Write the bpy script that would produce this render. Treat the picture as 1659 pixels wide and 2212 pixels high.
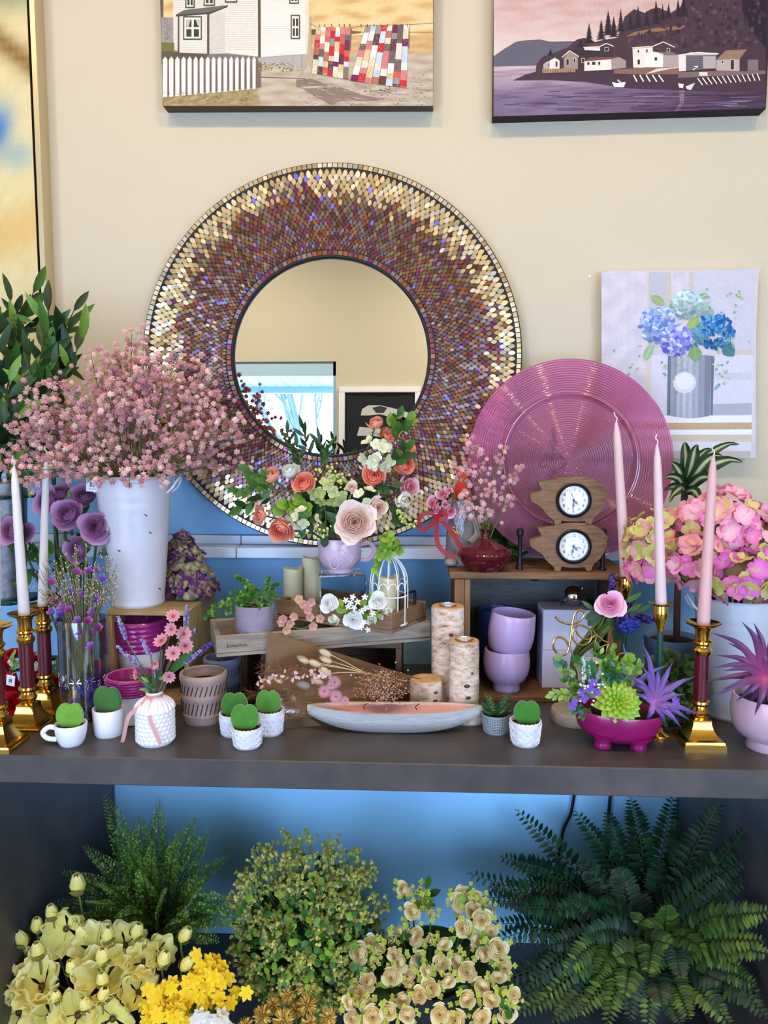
import bpy, math, random
import numpy as np
from mathutils import Vector, Matrix, Euler, Quaternion
for o in list(bpy.data.objects): bpy.data.objects.remove(o)
SC = bpy.context.scene; COL = SC.collection
PI = math.pi; RAD = math.radians
random.seed(11); RNG = np.random.default_rng(11)
# ------------------------------------------------------------------ camera
FPX = 1662.0; CAM = np.array([0.0, -2.06, 1.515]); PITCH, YAW = RAD(5.5), RAD(2.8)
cd = bpy.data.cameras.new('camera'); cam = bpy.data.objects.new('camera', cd); COL.objects.link(cam)
cam.location = CAM; cam.rotation_euler = (PI/2-PITCH, 0, YAW)
cd.sensor_fit = 'VERTICAL'; cd.sensor_height = 24; cd.lens = 24*FPX/2212; cd.clip_start = .05; cd.clip_end = 200
SC.camera = cam
# ------------------------------------------------------------------ view
vs = SC.view_settings; vs.view_transform = 'Standard'; vs.look = 'None'; vs.gamma = 1; vs.use_curve_mapping = False
vs.exposure = 0.22
cy = SC.cycles
cy.max_bounces = 8; cy.diffuse_bounces = 5; cy.glossy_bounces = 4; cy.transmission_bounces = 8; cy.transparent_max_bounces = 12
cy.sample_clamp_indirect = 6.0; cy.caustics_reflective = False; cy.caustics_refractive = False
# ------------------------------------------------------------------ sky and lamps
W = bpy.data.worlds.new('sky'); SC.world = W; W.use_nodes = True
bg = W.node_tree.nodes['Background']; bg.inputs[0].default_value = (.53, .69, 1.0, 1); bg.inputs[1].default_value = 9.6
ROOM = dict(x0=-3.6, x1=3.6, y0=-4.1, z1=3.55)
WINS = [(-3.1, -0.68, .12, 2.49), (.75, 3.1, .12, 2.49)]      # openings opposite: mirrored window and an added unseen one, sills lowered for daylight
for (a, b, c, d) in WINS:
    l = bpy.data.lights.new('sky_portal', 'AREA'); l.shape = 'RECTANGLE'; l.size = b-a; l.size_y = d-c; l.cycles.is_portal = True
    o = bpy.data.objects.new('sky_portal', l); COL.objects.link(o); o.location = ((a+b)/2, ROOM['y0']-.02, (c+d)/2); o.rotation_euler = (PI/2, 0, 0)
LAMPS = [(-1.55, -1.30, 6.5, .55), (-.62, -1.25, 7, .55), (.25, -1.30, 7, .55), (1.15, -1.25, 5.5, .55), (-1.4, -2.9, 16, -.6), (.4, -2.9, 18, -.6), (2.0, -2.9, 12, -.6)]  # last three are added to brighten the wall opposite
for (x, y, p, ty) in LAMPS:
    l = bpy.data.lights.new('ceiling_and_fill_lamp', 'AREA'); l.shape = 'DISK'; l.size = .14; l.energy = p; l.color = (1.0, .70, .34) if ty > 0 else (1.0, .87, .69); l.spread = RAD(150)
    o = bpy.data.objects.new('ceiling_and_fill_lamp', l); COL.objects.link(o); o.location = (x, y, 3.36)
    o.rotation_euler = Vector((0, ty, -1)).to_track_quat('-Z', 'Y').to_euler()
# ------------------------------------------------------------------ pixel helpers (only used to work out true positions)
_R = np.array(Euler((PI/2-PITCH, 0, YAW)).to_matrix())
T = 0.9                                            # height of the table top
def _ray(px, py): return _R @ np.array([(px-829.5)/FPX, -(py-1106)/FPX, -1.0])
def P(px, py, Y):
    d = _ray(px, py); return CAM+d*((Y-CAM[1])/d[1])
def G(px, py, z=T):
    d = _ray(px, py); return CAM+d*((z-CAM[2])/d[2])
def mpp(Y): return (Y-CAM[1])/FPX
# ------------------------------------------------------------------ mesh builder
class MB:
    def __init__(s): s.V = []; s.F = []; s.C = []; s.n = 0
    def add(s, g, col=(255, 255, 255), M=None):
        V, F = g[0], g[1]
        V = np.asarray(V, float).reshape(-1, 3)
        if len(g) > 2 and g[2] is not None and col is None: col = g[2]
        if M is not None:
            M = np.asarray(M, float); V = V @ M[:3, :3].T + M[:3, 3]
        c = np.asarray(col if col is not None else (255, 255, 255), float)
        if c.ndim == 1: c = np.tile(c, (len(V), 1))
        s.V.append(V); s.C.append(c)
        for fl in (F if isinstance(F, list) and len(F) and isinstance(F[0], np.ndarray) else [F]):
            if isinstance(fl, np.ndarray): s.F.append((fl.reshape(-1)+s.n, np.full(len(fl), fl.shape[1])))
            else:
                s.F.append((np.array([i for q in fl for i in q], int)+s.n, np.array([len(q) for q in fl], int)))
        s.n += len(V); return s
    def scat(s, g, Ms, cols=None):
        """many copies of one small shape joined; Ms (N,4,4); cols (N,3) multiplies or replaces"""
        V, F = np.asarray(g[0], float), g[1]
        base = g[2] if len(g) > 2 else None
        Ms = np.asarray(Ms, float)
        if len(Ms) == 0: return s
        N, nv = len(Ms), len(V)
        VV = np.einsum('nij,vj->nvi', Ms[:, :3, :3], V)+Ms[:, None, :3, 3]
        if cols is None: CC = np.tile(base if base is not None else np.full((nv, 3), 255.), (N, 1))
        else:
            CC = np.repeat(np.asarray(cols, float), nv, axis=0)
            if base is not None: CC = CC*np.tile(base, (N, 1))/255.
        off = s.n+np.arange(N)*nv
        lo = np.array([i for q in F for i in q], int); sz = np.array([len(q) for q in F], int)
        s.V.append(VV.reshape(-1, 3)); s.C.append(CC)
        s.F.append(((lo[None]+off[:, None]).reshape(-1), np.tile(sz, N))); s.n += N*nv; return s
    def mesh(s, name, mat, smooth=True, sharp=40):
        me = bpy.data.meshes.new(name)
        V = np.concatenate(s.V); C = np.concatenate(s.C)
        lo = np.concatenate([f[0] for f in s.F]).astype(np.int32); sz = np.concatenate([f[1] for f in s.F]).astype(np.int32)
        me.vertices.add(len(V)); me.vertices.foreach_set('co', V.astype(np.float32).ravel())
        me.loops.add(len(lo)); me.loops.foreach_set('vertex_index', lo)
        me.polygons.add(len(sz)); st = np.concatenate([[0], np.cumsum(sz)[:-1]]).astype(np.int32)
        me.polygons.foreach_set('loop_start', st); me.polygons.foreach_set('loop_total', sz)
        me.update(calc_edges=True)
        c = np.clip(C/255., 0, 1); c = np.where(c <= .04045, c/12.92, ((c+.055)/1.055)**2.4)
        at = me.color_attributes.new('Col', 'FLOAT_COLOR', 'POINT')
        at.data.foreach_set('color', np.concatenate([c, np.ones((len(c), 1))], 1).astype(np.float32).ravel())
        me.polygons.foreach_set('use_smooth', np.full(len(sz), bool(smooth)))
        if smooth and sharp: me.set_sharp_from_angle(angle=RAD(sharp))
        if mat is not None: me.materials.append(mat)
        me.validate(); return me
# ------------------------------------------------------------------ scene objects
def link(o, parent=None):
    COL.objects.link(o)
    if parent is not None: o.parent = parent
    return o
def tag(o, label=None, cat=None, group=None, kind=None):
    if label: o['label'] = label
    if cat: o['category'] = cat
    if group: o['group'] = group
    if kind: o['kind'] = kind
    return o
def thing(name, label, cat, loc=(0, 0, 0), group=None, rz=0.):
    o = bpy.data.objects.new(name, None); o.empty_display_size = .02; o.location = loc; o.rotation_euler = (0, 0, rz)
    return tag(link(o), label, cat, group)
def part(name, mb, mat, parent, M=None, label=None, kind=None, smooth=True, sharp=40):
    me = mb if isinstance(mb, bpy.types.Mesh) else mb.mesh(name, mat, smooth, sharp)
    o = link(bpy.data.objects.new(name, me), parent)
    if M is not None: o.matrix_basis = Matrix(np.asarray(M).tolist())
    return tag(o, label=label, kind=kind)
def solo(name, mb, mat, label, cat, loc=(0, 0, 0), group=None, rz=0., smooth=True, sharp=40, kind=None):
    o = link(bpy.data.objects.new(name, mb.mesh(name, mat, smooth, sharp))); o.location = loc; o.rotation_euler = (0, 0, rz)
    return tag(o, label, cat, group, kind)
def struct(name, mb, mat, parent=None, smooth=False):
    o = link(bpy.data.objects.new(name, mb.mesh(name, mat, smooth)), parent)
    if parent is None: o['kind'] = 'structure'
    return o
def spread(name, g, mat, parent, Ms, cols=None, limit=300, near=True):
    """copies of a piece: the `limit` nearest the viewer as parts of their own, the rest as one stuff part"""
    Ms = np.asarray(Ms, float)
    if cols is None: cols = np.full((len(Ms), 3), 255.)
    cols = np.asarray(cols, float)
    w = np.array(parent.matrix_basis); pos = Ms[:, :3, 3] @ w[:3, :3].T+w[:3, 3]
    d = np.linalg.norm(pos-CAM, axis=1) if near else RNG.random(len(Ms))
    order = np.argsort(d); keep = order[:limit]; rest = order[limit:]
    q = (np.round(cols/24)*24); cache = {}
    for i in keep:
        k = tuple(q[i])
        if k not in cache:
            m = MB(); m.scat(g, [np.eye(4)], [cols[i]]); cache[k] = m.mesh(name, mat)
        part(name, cache[k], None, parent, Ms[i])
    if len(rest):
        m = MB(); m.scat(g, Ms[rest], cols[rest]); part(name+'_mass', m, mat, parent, kind='stuff')
# ------------------------------------------------------------------ shapes (V, F)
def Tm(x=0, y=0, z=0): M = np.eye(4); M[:3, 3] = (x, y, z); return M
def Sm(x, y=None, z=None): return np.diag([x, x if y is None else y, x if z is None else z, 1.])
def Rm(ax, a):
    c, s = math.cos(a), math.sin(a); M = np.eye(4)
    i, j = {'x': (1, 2), 'y': (2, 0), 'z': (0, 1)}[ax]
    M[i, i] = c; M[i, j] = -s; M[j, i] = s; M[j, j] = c; return M
def aim(d, roll=0., loc=(0, 0, 0), s=1.):
    """local +Z along d; roll about it"""
    d = np.asarray(d, float); d = d/np.linalg.norm(d)
    up = np.array([0, 0, 1.]) if abs(d[2]) < .98 else np.array([0, 1., 0])
    x = np.cross(up, d); x /= np.linalg.norm(x); y = np.cross(d, x)
    M = np.eye(4); M[:3, 0] = x; M[:3, 1] = y; M[:3, 2] = d
    M = M @ Rm('z', roll) @ (Sm(s) if np.isscalar(s) else Sm(*s)); M[:3, 3] = loc; return M
def box(sx, sy, sz, c=(0, 0, 0), b=0.):
    hx, hy, hz = sx/2, sy/2, sz/2
    if b <= 0:
        V = [(i*hx, j*hy, k*hz) for k in (-1, 1) for j in (-1, 1) for i in (-1, 1)]
        F = [(0, 2, 3, 1), (4, 5, 7, 6), (0, 1, 5, 4), (2, 6, 7, 3), (0, 4, 6, 2), (1, 3, 7, 5)]
        return np.array(V)+np.array(c), F
    V = []; idx = {}
    for k in (-1, 1):
        for j in (-1, 1):
            for i in (-1, 1):
                for a in range(3):
                    p = [i*(hx-b), j*(hy-b), k*(hz-b)]; p[a] = (i, j, k)[a]*(hx, hy, hz)[a]
                    idx[i, j, k, a] = len(V); V.append(p)
    F = []
    def q(a, *cs): F.append(tuple(idx[c+(a,)] for c in cs))
    for s in (-1, 1):
        L = [(-1, -1), (1, -1), (1, 1), (-1, 1)]
        if s < 0: L = L[::-1]
        q(2, *[(i, j, s) for i, j in L]); q(0, *[(s, i, j) for i, j in L]); q(1, *[(j, s, i) for i, j in L])
    for a in (-1, 1):
        for e in (-1, 1):
            def ed(c0, c1, m, n):
                f = (idx[c0+(m,)], idx[c1+(m,)], idx[c1+(n,)], idx[c0+(n,)]); F.append(f if a*e > 0 else f[::-1])
            ed((a, e, 1), (a, e, -1), 0, 1); ed((1, a, e), (-1, a, e), 1, 2); ed((e, 1, a), (e, -1, a), 2, 0)
    for i in (-1, 1):
        for j in (-1, 1):
            for k in (-1, 1):
                t = tuple(idx[i, j, k, a] for a in range(3)); F.append(t if i*j*k > 0 else t[::-1])
    return np.array(V)+np.array(c), F
def grid(nu, nv, wrap=False, base=0):
    F = []
    for j in range(nv-1):
        for i in range(nu if wrap else nu-1):
            i2 = (i+1) % nu; F.append((base+j*nu+i, base+j*nu+i2, base+(j+1)*nu+i2, base+(j+1)*nu+i))
    return F
def lathe(prof, n=32, sx=1., sy=1.):
    th = np.linspace(0, 2*PI, n, endpoint=False); V = []
    for r, z in prof: V.append(np.stack([r*np.cos(th)*sx, r*np.sin(th)*sy, np.full(n, z)], 1))
    F = grid(n, len(prof), True); m = len(prof)
    if prof[0][0] > 1e-6: F.append(tuple(range(n-1, -1, -1)))
    if prof[-1][0] > 1e-6: F.append(tuple((m-1)*n+i for i in range(n)))
    return np.concatenate(V), F
def tube(pts, r, n=6, caps=True, closed=False):
    p = np.asarray(pts, float); m = len(p); r = np.full(m, r) if np.isscalar(r) else np.asarray(r, float)
    if closed: t = np.roll(p, -1, 0)-np.roll(p, 1, 0)
    else: t = np.gradient(p, axis=0)
    t /= np.linalg.norm(t, axis=1, keepdims=True)+1e-12
    u = np.cross(t[0], (0, 0, 1.) if abs(t[0][2]) < .9 else (1., 0, 0)); u /= np.linalg.norm(u)
    th = np.linspace(0, 2*PI, n, endpoint=False); V = []
    for i in range(m):
        u = u-t[i]*np.dot(u, t[i]); u /= np.linalg.norm(u)+1e-12; w = np.cross(t[i], u)
        V.append(p[i]+r[i]*(np.cos(th)[:, None]*u+np.sin(th)[:, None]*w))
    F = grid(n, m, True)
    if closed:
        F += [((m-1)*n+i, (m-1)*n+(i+1) % n, (i+1) % n, i) for i in range(n)]
    elif caps: F.append(tuple(range(n-1, -1, -1))); F.append(tuple((m-1)*n+i for i in range(n)))
    return np.concatenate(V), F
def spline(pts, n=24, closed=False):
    p = np.asarray(pts, float); k = len(p); out = []
    if not closed: p = np.vstack([2*p[0]-p[1], p, 2*p[-1]-p[-2]]); segs = k-1
    else: p = np.vstack([p[-1], p, p[0], p[1]]); segs = k
    for i in range(n if closed else n+1):
        s = i/n*segs; j = min(int(s), segs-1); t = s-j; a, b, c, d = p[j:j+4]
        out.append(.5*((2*b)+(c-a)*t+(2*a-5*b+4*c-d)*t*t+(3*b-a-3*c+d)*t**3))
    return np.array(out)
def prism(poly, depth, y0=0.):
    """outline in XZ extruded along +Y from y0"""
    n = len(poly); V = [(x, y0, z) for x, z in poly]+[(x, y0+depth, z) for x, z in poly]
    F = [tuple(range(n)), tuple(range(2*n-1, n-1, -1))]+[(i, i+n, (i+1) % n+n, (i+1) % n) for i in range(n)]
    return np.array(V), F
def ball(r=1., nu=10, nv=7):
    V = []; F = []
    for j in range(nv):
        a = -PI/2+PI*j/(nv-1)
        for i in range(nu): b = 2*PI*i/nu; V.append((r*math.cos(a)*math.cos(b), r*math.cos(a)*math.sin(b), r*math.sin(a)))
    return np.array(V), grid(nu, nv, True)
def ico(r=1.):
    t = (1+5**.5)/2; V = np.array([(-1, t, 0), (1, t, 0), (-1, -t, 0), (1, -t, 0), (0, -1, t), (0, 1, t), (0, -1, -t), (0, 1, -t), (t, 0, -1), (t, 0, 1), (-t, 0, -1), (-t, 0, 1)], float)
    V *= r/np.linalg.norm(V[0])
    F = [(0, 11, 5), (0, 5, 1), (0, 1, 7), (0, 7, 10), (0, 10, 11), (1, 5, 9), (5, 11, 4), (11, 10, 2), (10, 7, 6), (7, 1, 8), (3, 9, 4), (3, 4, 2), (3, 2, 6), (3, 6, 8), (3, 8, 9), (4, 9, 5), (2, 4, 11), (6, 2, 10), (8, 6, 7), (9, 8, 1)]
    return V, F
def leaf(L=1., Wd=.4, n=5, peak=.45, fold=.25, curl=.15, c0=(255, 255, 255), c1=(255, 255, 255), mid=None, point=1.):
    """blade along +Z, faces -Y (towards the viewer when not turned); curls to +Y... colours run c0 base -> c1 tip"""
    V = []; C = []; c0 = np.array(c0, float); c1 = np.array(c1, float); mid = c0 if mid is None else np.array(mid, float)
    for j in range(n+1):
        t = j/n; k = math.log(.5)/math.log(peak); w = Wd/2*math.sin(PI*min(1, max(0, t**k)))**(.8*point)+(.03*Wd if j == 0 else 0)
        y = curl*L*t*t; z = L*t*(1-.25*abs(curl)*t)
        for s in (-1, 0, 1):
            V.append((s*w, y-fold*abs(s)*w, z)); C.append((c0+(c1-c0)*t) if s else (mid+(c1-mid)*t*.6))
    return np.array(V), grid(3, n+1), np.array(C)
def blade(L, Wd, n=8, bend=.5, c0=(255,)*3, c1=(255,)*3, chan=.2, tip=.02, base=.6):
    """long strap leaf along +Z arching towards +Y"""
    V = []; C = []; c0 = np.array(c0, float); c1 = np.array(c1, float); y = z = 0.; a = 0.
    for j in range(n+1):
        t = j/n; w = Wd/2*(tip+(1-tip)*(base+(1-base)*math.sin(PI*min(1, t*1.4+.1)/1.4 if t < .6 else PI/2)))*(1 if t < .35 else max(tip, 1-((t-.35)/.65)**1.6))
        for s in (-1, 0, 1): V.append((s*w, y-chan*abs(s)*w, z)); C.append(c0+(c1-c0)*t)
        a = bend*(t+.5/n)*1.4; y += math.sin(a)*L/n; z += math.cos(a)*L/n
    return np.array(V), grid(3, n+1), np.array(C)
def petal(R, H, th, span, cl=0., fl=.2, nu=6, nv=6, ruf=.0, drop=.15, c0=(255,)*3, c1=(255,)*3, rnd=None, wav=1.):
    """slice of a cup round +Z: inner curl cl, outer flare fl"""
    rnd = rnd or random; V = []; C = []; c0 = np.array(c0, float); c1 = np.array(c1, float)
    ph = rnd.random()*6; kf = rnd.uniform(2, 4)*wav
    for j in range(nv):
        for i in range(nu):
            u = -1+2*i/(nu-1); v = j/(nv-1)*(1-drop*abs(u)**2.2)
            w = .35+.65*math.sin(PI/2*min(1, v*1.35+.05))
            a = th+u*span*w
            rr = R*((1-(1-v)**2)**.5*(1-cl*v**3)+fl*v**4)+ruf*R*v*math.sin(u*kf+ph)
            zz = H*(v-.35*fl*v**6)+ruf*H*.5*v*v*math.cos(u*kf*1.3+ph)
            V.append((rr*math.cos(a), rr*math.sin(a), zz)); C.append(c0+(c1-c0)*v**1.2)
    return np.array(V), grid(nu, nv), np.array(C)
def rose(R, H, n=16, opn=.6, cin=(200, 80, 90), cout=(240, 180, 180), tips=None, seed=0, ruf=.03, tight=.45):
    rnd = random.Random(seed); m = MB(); cin = np.array(cin, float); cout = np.array(cout, float)
    for k in range(n):
        t = k/(n-1); Rk = R*(.10+.90*t**.85); Hk = H*(1.0-.26*opn*t)*rnd.uniform(.95, 1.05)
        c = cin+(cout-cin)*t; tip = np.clip(c*1.06+6, 0, 255) if tips is None else np.array(tips, float)*(.4+.6*t)+c*(.6-.6*t)
        sp = (1.5-.75*t)*rnd.uniform(.9, 1.1)
        m.add(petal(Rk, Hk, k*2.399+rnd.uniform(-.2, .2), sp, cl=tight*(1-t)**1.1+.10*(1-opn), fl=.02+.30*opn*t**2.5, ruf=ruf*(.5+t), drop=.12+.12*t, c0=c*.98, c1=tip, rnd=rnd), None)
    return m
def cupV(prof_out, th, rim=None):
    """profile of an open vessel: outer wall up, inner wall down"""
    p = [(1e-5, prof_out[0][1])]+list(prof_out)
    r, z = prof_out[-1]; p += [(r-th*.15, z+th*.35), (r-th*.85, z+th*.35)]
    for (r, z) in reversed(prof_out): p.append((max(r-th, 1e-5), max(z, prof_out[0][1]+th)))
    p.append((1e-5, prof_out[0][1]+th)); return p
# ------------------------------------------------------------------ materials
MATS = {}
def mat(name, col=None, rough=.5, metal=0., spec=.5, bump=0., bs=60., var=.0, vs_=8., stretch=None, trans=0., transl=0., coat=0., ior=1.45, col2=None, sheen=0., emit=None, alpha=1., detail=4, film=0.):
    m = bpy.data.materials.new(name); m.use_nodes = True; nt = m.node_tree; N = nt.nodes; Lk = nt.links
    b = N['Principled BSDF']; out = N['Material Output']
    b.inputs['Roughness'].default_value = rough; b.inputs['Metallic'].default_value = metal; b.inputs['Specular IOR Level'].default_value = spec
    b.inputs['Transmission Weight'].default_value = trans; b.inputs['Coat Weight'].default_value = coat; b.inputs['IOR'].default_value = ior
    b.inputs['Sheen Weight'].default_value = sheen; b.inputs['Alpha'].default_value = alpha
    if film: b.inputs['Thin Film Thickness'].default_value = film; b.inputs['Thin Film IOR'].default_value = 1.6
    def lin3(c): return tuple((x/255/12.92 if x/255 <= .04045 else ((x/255+.055)/1.055)**2.4) for x in c)+(1,)
    if col is None:
        a = N.new('ShaderNodeAttribute'); a.attribute_name = 'Col'; src = a.outputs['Color']
    else:
        r = N.new('ShaderNodeRGB'); r.outputs[0].default_value = lin3(col); src = r.outputs[0]
    tc = N.new('ShaderNodeTexCoord'); mp = N.new('ShaderNodeMapping'); Lk.new(tc.outputs['Object'], mp.inputs[0])
    if stretch: mp.inputs['Scale'].default_value = stretch
    if var or col2:
        nz = N.new('ShaderNodeTexNoise'); nz.inputs['Scale'].default_value = vs_; nz.inputs['Detail'].default_value = detail; nz.inputs['Roughness'].default_value = .65; Lk.new(mp.outputs[0], nz.inputs['Vector'])
        mx = N.new('ShaderNodeMix'); mx.data_type = 'RGBA'
        cr = N.new('ShaderNodeValToRGB'); cr.color_ramp.elements[0].position = .32; cr.color_ramp.elements[1].position = .68; Lk.new(nz.outputs['Fac'], cr.inputs[0])
        if col2:
            Lk.new(src, mx.inputs['A']); mx.inputs['B'].default_value = lin3(col2); Lk.new(cr.outputs[0], mx.inputs['Factor'])
        else:
            mx.blend_type = 'MULTIPLY'; mx.inputs['Factor'].default_value = 1; Lk.new(src, mx.inputs['A'])
            cr.color_ramp.elements[0].color = (1-var, 1-var, 1-var, 1); cr.color_ramp.elements[1].color = (1, 1, 1, 1); Lk.new(cr.outputs[0], mx.inputs['B'])
        src = mx.outputs['Result']
    Lk.new(src, b.inputs['Base Color'])
    if bump:
        n2 = N.new('ShaderNodeTexNoise'); n2.inputs['Scale'].default_value = bs; n2.inputs['Detail'].default_value = 5; Lk.new(mp.outputs[0], n2.inputs['Vector'])
        bp = N.new('ShaderNodeBump'); bp.inputs['Strength'].default_value = bump; bp.inputs['Distance'].default_value = .004
        Lk.new(n2.outputs['Fac'], bp.inputs['Height']); Lk.new(bp.outputs[0], b.inputs['Normal'])
    if emit: b.inputs['Emission Color'].default_value = lin3(emit[0]); b.inputs['Emission Strength'].default_value = emit[1]
    if transl:
        tr = N.new('ShaderNodeBsdfTranslucent'); Lk.new(src, tr.inputs['Color']); mxs = N.new('ShaderNodeMixShader'); mxs.inputs[0].default_value = transl
        Lk.new(b.outputs[0], mxs.inputs[1]); Lk.new(tr.outputs[0], mxs.inputs[2]); Lk.new(mxs.outputs[0], out.inputs[0])
    MATS[name] = m; return m
def clear(name, col, gloss=.12, rough=.05, tint=(1, 1, 1)):
    """thin clear film: lets light straight through, with a sheen"""
    m = bpy.data.materials.new(name); m.use_nodes = True; nt = m.node_tree; N = nt.nodes; N.remove(N['Principled BSDF'])
    a = N.new('ShaderNodeBsdfTransparent'); a.inputs[0].default_value = col+(1,)
    g = N.new('ShaderNodeBsdfGlossy'); g.inputs['Roughness'].default_value = rough; g.inputs['Color'].default_value = tint+(1,)
    f = N.new('ShaderNodeLayerWeight'); f.inputs[0].default_value = gloss
    mp = N.new('ShaderNodeMath'); mp.operation = 'MULTIPLY_ADD'; mp.inputs[1].default_value = .8; mp.inputs[2].default_value = gloss*.3; nt.links.new(f.outputs['Fresnel'], mp.inputs[0])
    x = N.new('ShaderNodeMixShader'); nt.links.new(mp.outputs[0], x.inputs[0]); nt.links.new(a.outputs[0], x.inputs[1]); nt.links.new(g.outputs[0], x.inputs[2])
    nt.links.new(x.outputs[0], N['Material Output'].inputs[0]); MATS[name] = m; return m
mLeaf = mat('leaf', rough=.45, transl=.12, var=.22, vs_=40)
mPetal = mat('petal', rough=.6, transl=.22, spec=.2)
mMatte = mat('matte', rough=.75, spec=.3)
mCeram = mat('glazed_ceramic', rough=.22, coat=.3)
mSatin = mat('satin_ceramic', rough=.42, var=.06, vs_=12)
mStone = mat('rough_stoneware', rough=.85, bump=.35, bs=120, var=.22, vs_=30)
mPlast = mat('coloured_plastic', rough=.4)
mBrass = mat('polished_brass', (222, 172, 74), rough=.13, metal=1., bump=.04, bs=30)
mGoldW = mat('gold_wire', (205, 168, 100), rough=.25, metal=1.)
mSteel = mat('bright_steel', (225, 225, 230), rough=.08, metal=1.)
mAlu = mat('aluminium', (205, 205, 205), rough=.3, metal=1.)
mGalv = mat('galvanized_steel', (150, 155, 160), rough=.45, metal=.75, col2=(105, 110, 116), vs_=45, bump=.1, bs=80)
mWax = mat('candle_wax', rough=.5, var=.04, vs_=30, transl=.12)
mWood = mat('weathered_wood', rough=.75, var=.45, vs_=14, stretch=(1, 9, 9), bump=.35, bs=30)
mWoodV = mat('wood_upright_grain', rough=.75, var=.4, vs_=14, stretch=(9, 9, 1), bump=.35, bs=30)
mBlackM = mat('black_metal', (22, 23, 26), rough=.4, metal=.3)
mFuzz = mat('fuzzy_leaf', rough=.9, sheen=.6, bump=.3, bs=400, var=.2, vs_=60)
mSoil = mat('soil', (38, 28, 20), rough=1., bump=.8, bs=200)
mGlass = mat('clear_glass', (240, 248, 246), rough=.02, trans=1., ior=1.3)
mPrint = mat('canvas_print', rough=.7, spec=.3, var=.10, vs_=160, bump=.06, bs=900)
# ================================================================== the room
mWall = mat('cream_wall_paint', (200, 189, 162), rough=.8, bump=.05, bs=300, var=.02, vs_=4)
mBlue = mat('cool_daylight_wall', (132, 190, 234), rough=.55, bump=.04, bs=300, var=.03, vs_=5)  # cool daylight tint put into the wall colour below the rail
mFloor = mat('grey_floor', (120, 112, 104), rough=.5, var=.2, vs_=6)
mCeil = mat('white_ceiling', (235, 233, 228), rough=.9)
mTrim = mat('pale_trim', (196, 208, 222), rough=.28, var=.08, vs_=9)
mWinF = mat('pale_blue_window_frame', (170, 200, 220), rough=.5)
mLam = mat('charcoal_laminate', (84, 77, 72), rough=.42, col2=(60, 57, 57), vs_=9, detail=8, bump=.05, bs=200)
RX0, RX1, RY0, RZ1 = ROOM['x0'], ROOM['x1'], ROOM['y0'], ROOM['z1']
def slab(name, x0, x1, y0, y1, z0, z1, m, parent=None):
    return struct(name, MB().add(box(x1-x0, y1-y0, z1-z0, ((x0+x1)/2, (y0+y1)/2, (z0+z1)/2))), m, parent)
RAILZ = P(700, 1155, 0)[2]
slab('floor', RX0, RX1, RY0, .1, -.08, 0, mFloor)
slab('ceiling', RX0, RX1, RY0, .1, RZ1, RZ1+.1, mCeil)
slab('wall_back', RX0, RX1, 0, .1, RAILZ, RZ1, mWall)
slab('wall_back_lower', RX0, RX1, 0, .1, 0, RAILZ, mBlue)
slab('wall_left', RX0-.1, RX0, RY0, .1, 0, RZ1, mWall)
slab('wall_right', RX1, RX1+.1, RY0, .1, 0, RZ1, mWall)
wf = MB(); xs = [RX0]+[v for w in WINS for v in w[:2]]+[RX1]
for i in range(0, len(xs), 2): wf.add(box(xs[i+1]-xs[i], .16, RZ1, ((xs[i]+xs[i+1])/2, RY0-.08, RZ1/2)))
for (a, b, c, d) in WINS:
    wf.add(box(b-a, .16, c, ((a+b)/2, RY0-.08, c/2))); wf.add(box(b-a, .16, RZ1-d, ((a+b)/2, RY0-.08, (d+RZ1)/2)))
struct('wall_front', wf, mWall)
mPane = clear('window_pane', (1, 1, 1), .05)
for i, (a, b, c, d) in enumerate(WINS):
    m = MB(); cx = (a+b)/2
    for z in (c+.03, d-.055): m.add(box(b-a, .08, .06 if z < 1 else .11, (cx, RY0-.06, z)))
    for x in (a+.012, b-.012): m.add(box(.024, .08, d-c, (x, RY0-.06, (c+d)/2)))
    w = struct('window_%d' % (i+1), m, mWinF)  # the second is the added, unseen daylight opening
    struct('pane', MB().add(box(b-a-.05, .006, d-c-.1, (cx, RY0-.05, (c+d)/2-.02))), mPane, w)
# outside: eaves and a bare tree
mSof = mat('soffit_metal', (150, 190, 215), rough=.5)
ev = thing('porch_eaves', 'ribbed pale blue soffit of the porch outside the window', 'soffit', (-1.9, RY0-.75, 2.48))
for k in range(26): part('soffit_panel', MB().add(box(.105, 1.1, .02, (0, 0, 0), .006)), mSof, ev, Tm(-1.45+k*.112, 0, .025))
part('fascia', MB().add(box(3.0, .04, .09, (0, -.56, .0))), mSof, ev)
part('inner_fascia', MB().add(box(3.0, .04, .12, (0, .58, .0))), mSof, ev)
mBark0 = mat('bare_bark', (96, 120, 150), rough=.9)
def bare_tree(x, y, seed):
    rnd = random.Random(seed); m = MB()
    def grow(p, d, L, r, lv):
        pts = [p]; q = np.array(p, float); dd = np.array(d, float)
        for i in range(4):
            dd = dd+np.array([rnd.uniform(-.25, .25), rnd.uniform(-.15, .15), rnd.uniform(-.12, .16)]); dd /= np.linalg.norm(dd); q = q+dd*L/4; pts.append(q.copy())
        m.add(tube(pts, np.linspace(r, r*.6, 5), 5))
        if lv > 0:
            for k in range(3 if lv > 1 else 4):
                j = rnd.randint(1, 4); nd = dd+np.array([rnd.uniform(-1, 1), rnd.uniform(-.5, .5), rnd.uniform(-.3, .7)]); grow(pts[j], nd/np.linalg.norm(nd), L*rnd.uniform(.55, .8), r*.55, lv-1)
    grow(np.array([0, 0, 0.]), (0.1, 0, 1), 2.2, .11, 0); 
    for k in range(7): a = rnd.uniform(0, 6.28); grow(np.array([.1, 0, 1.5+.12*k]), (1.1*math.cos(a), .5*math.sin(a), .75), 1.9, .038, 4)
    return m
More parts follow.
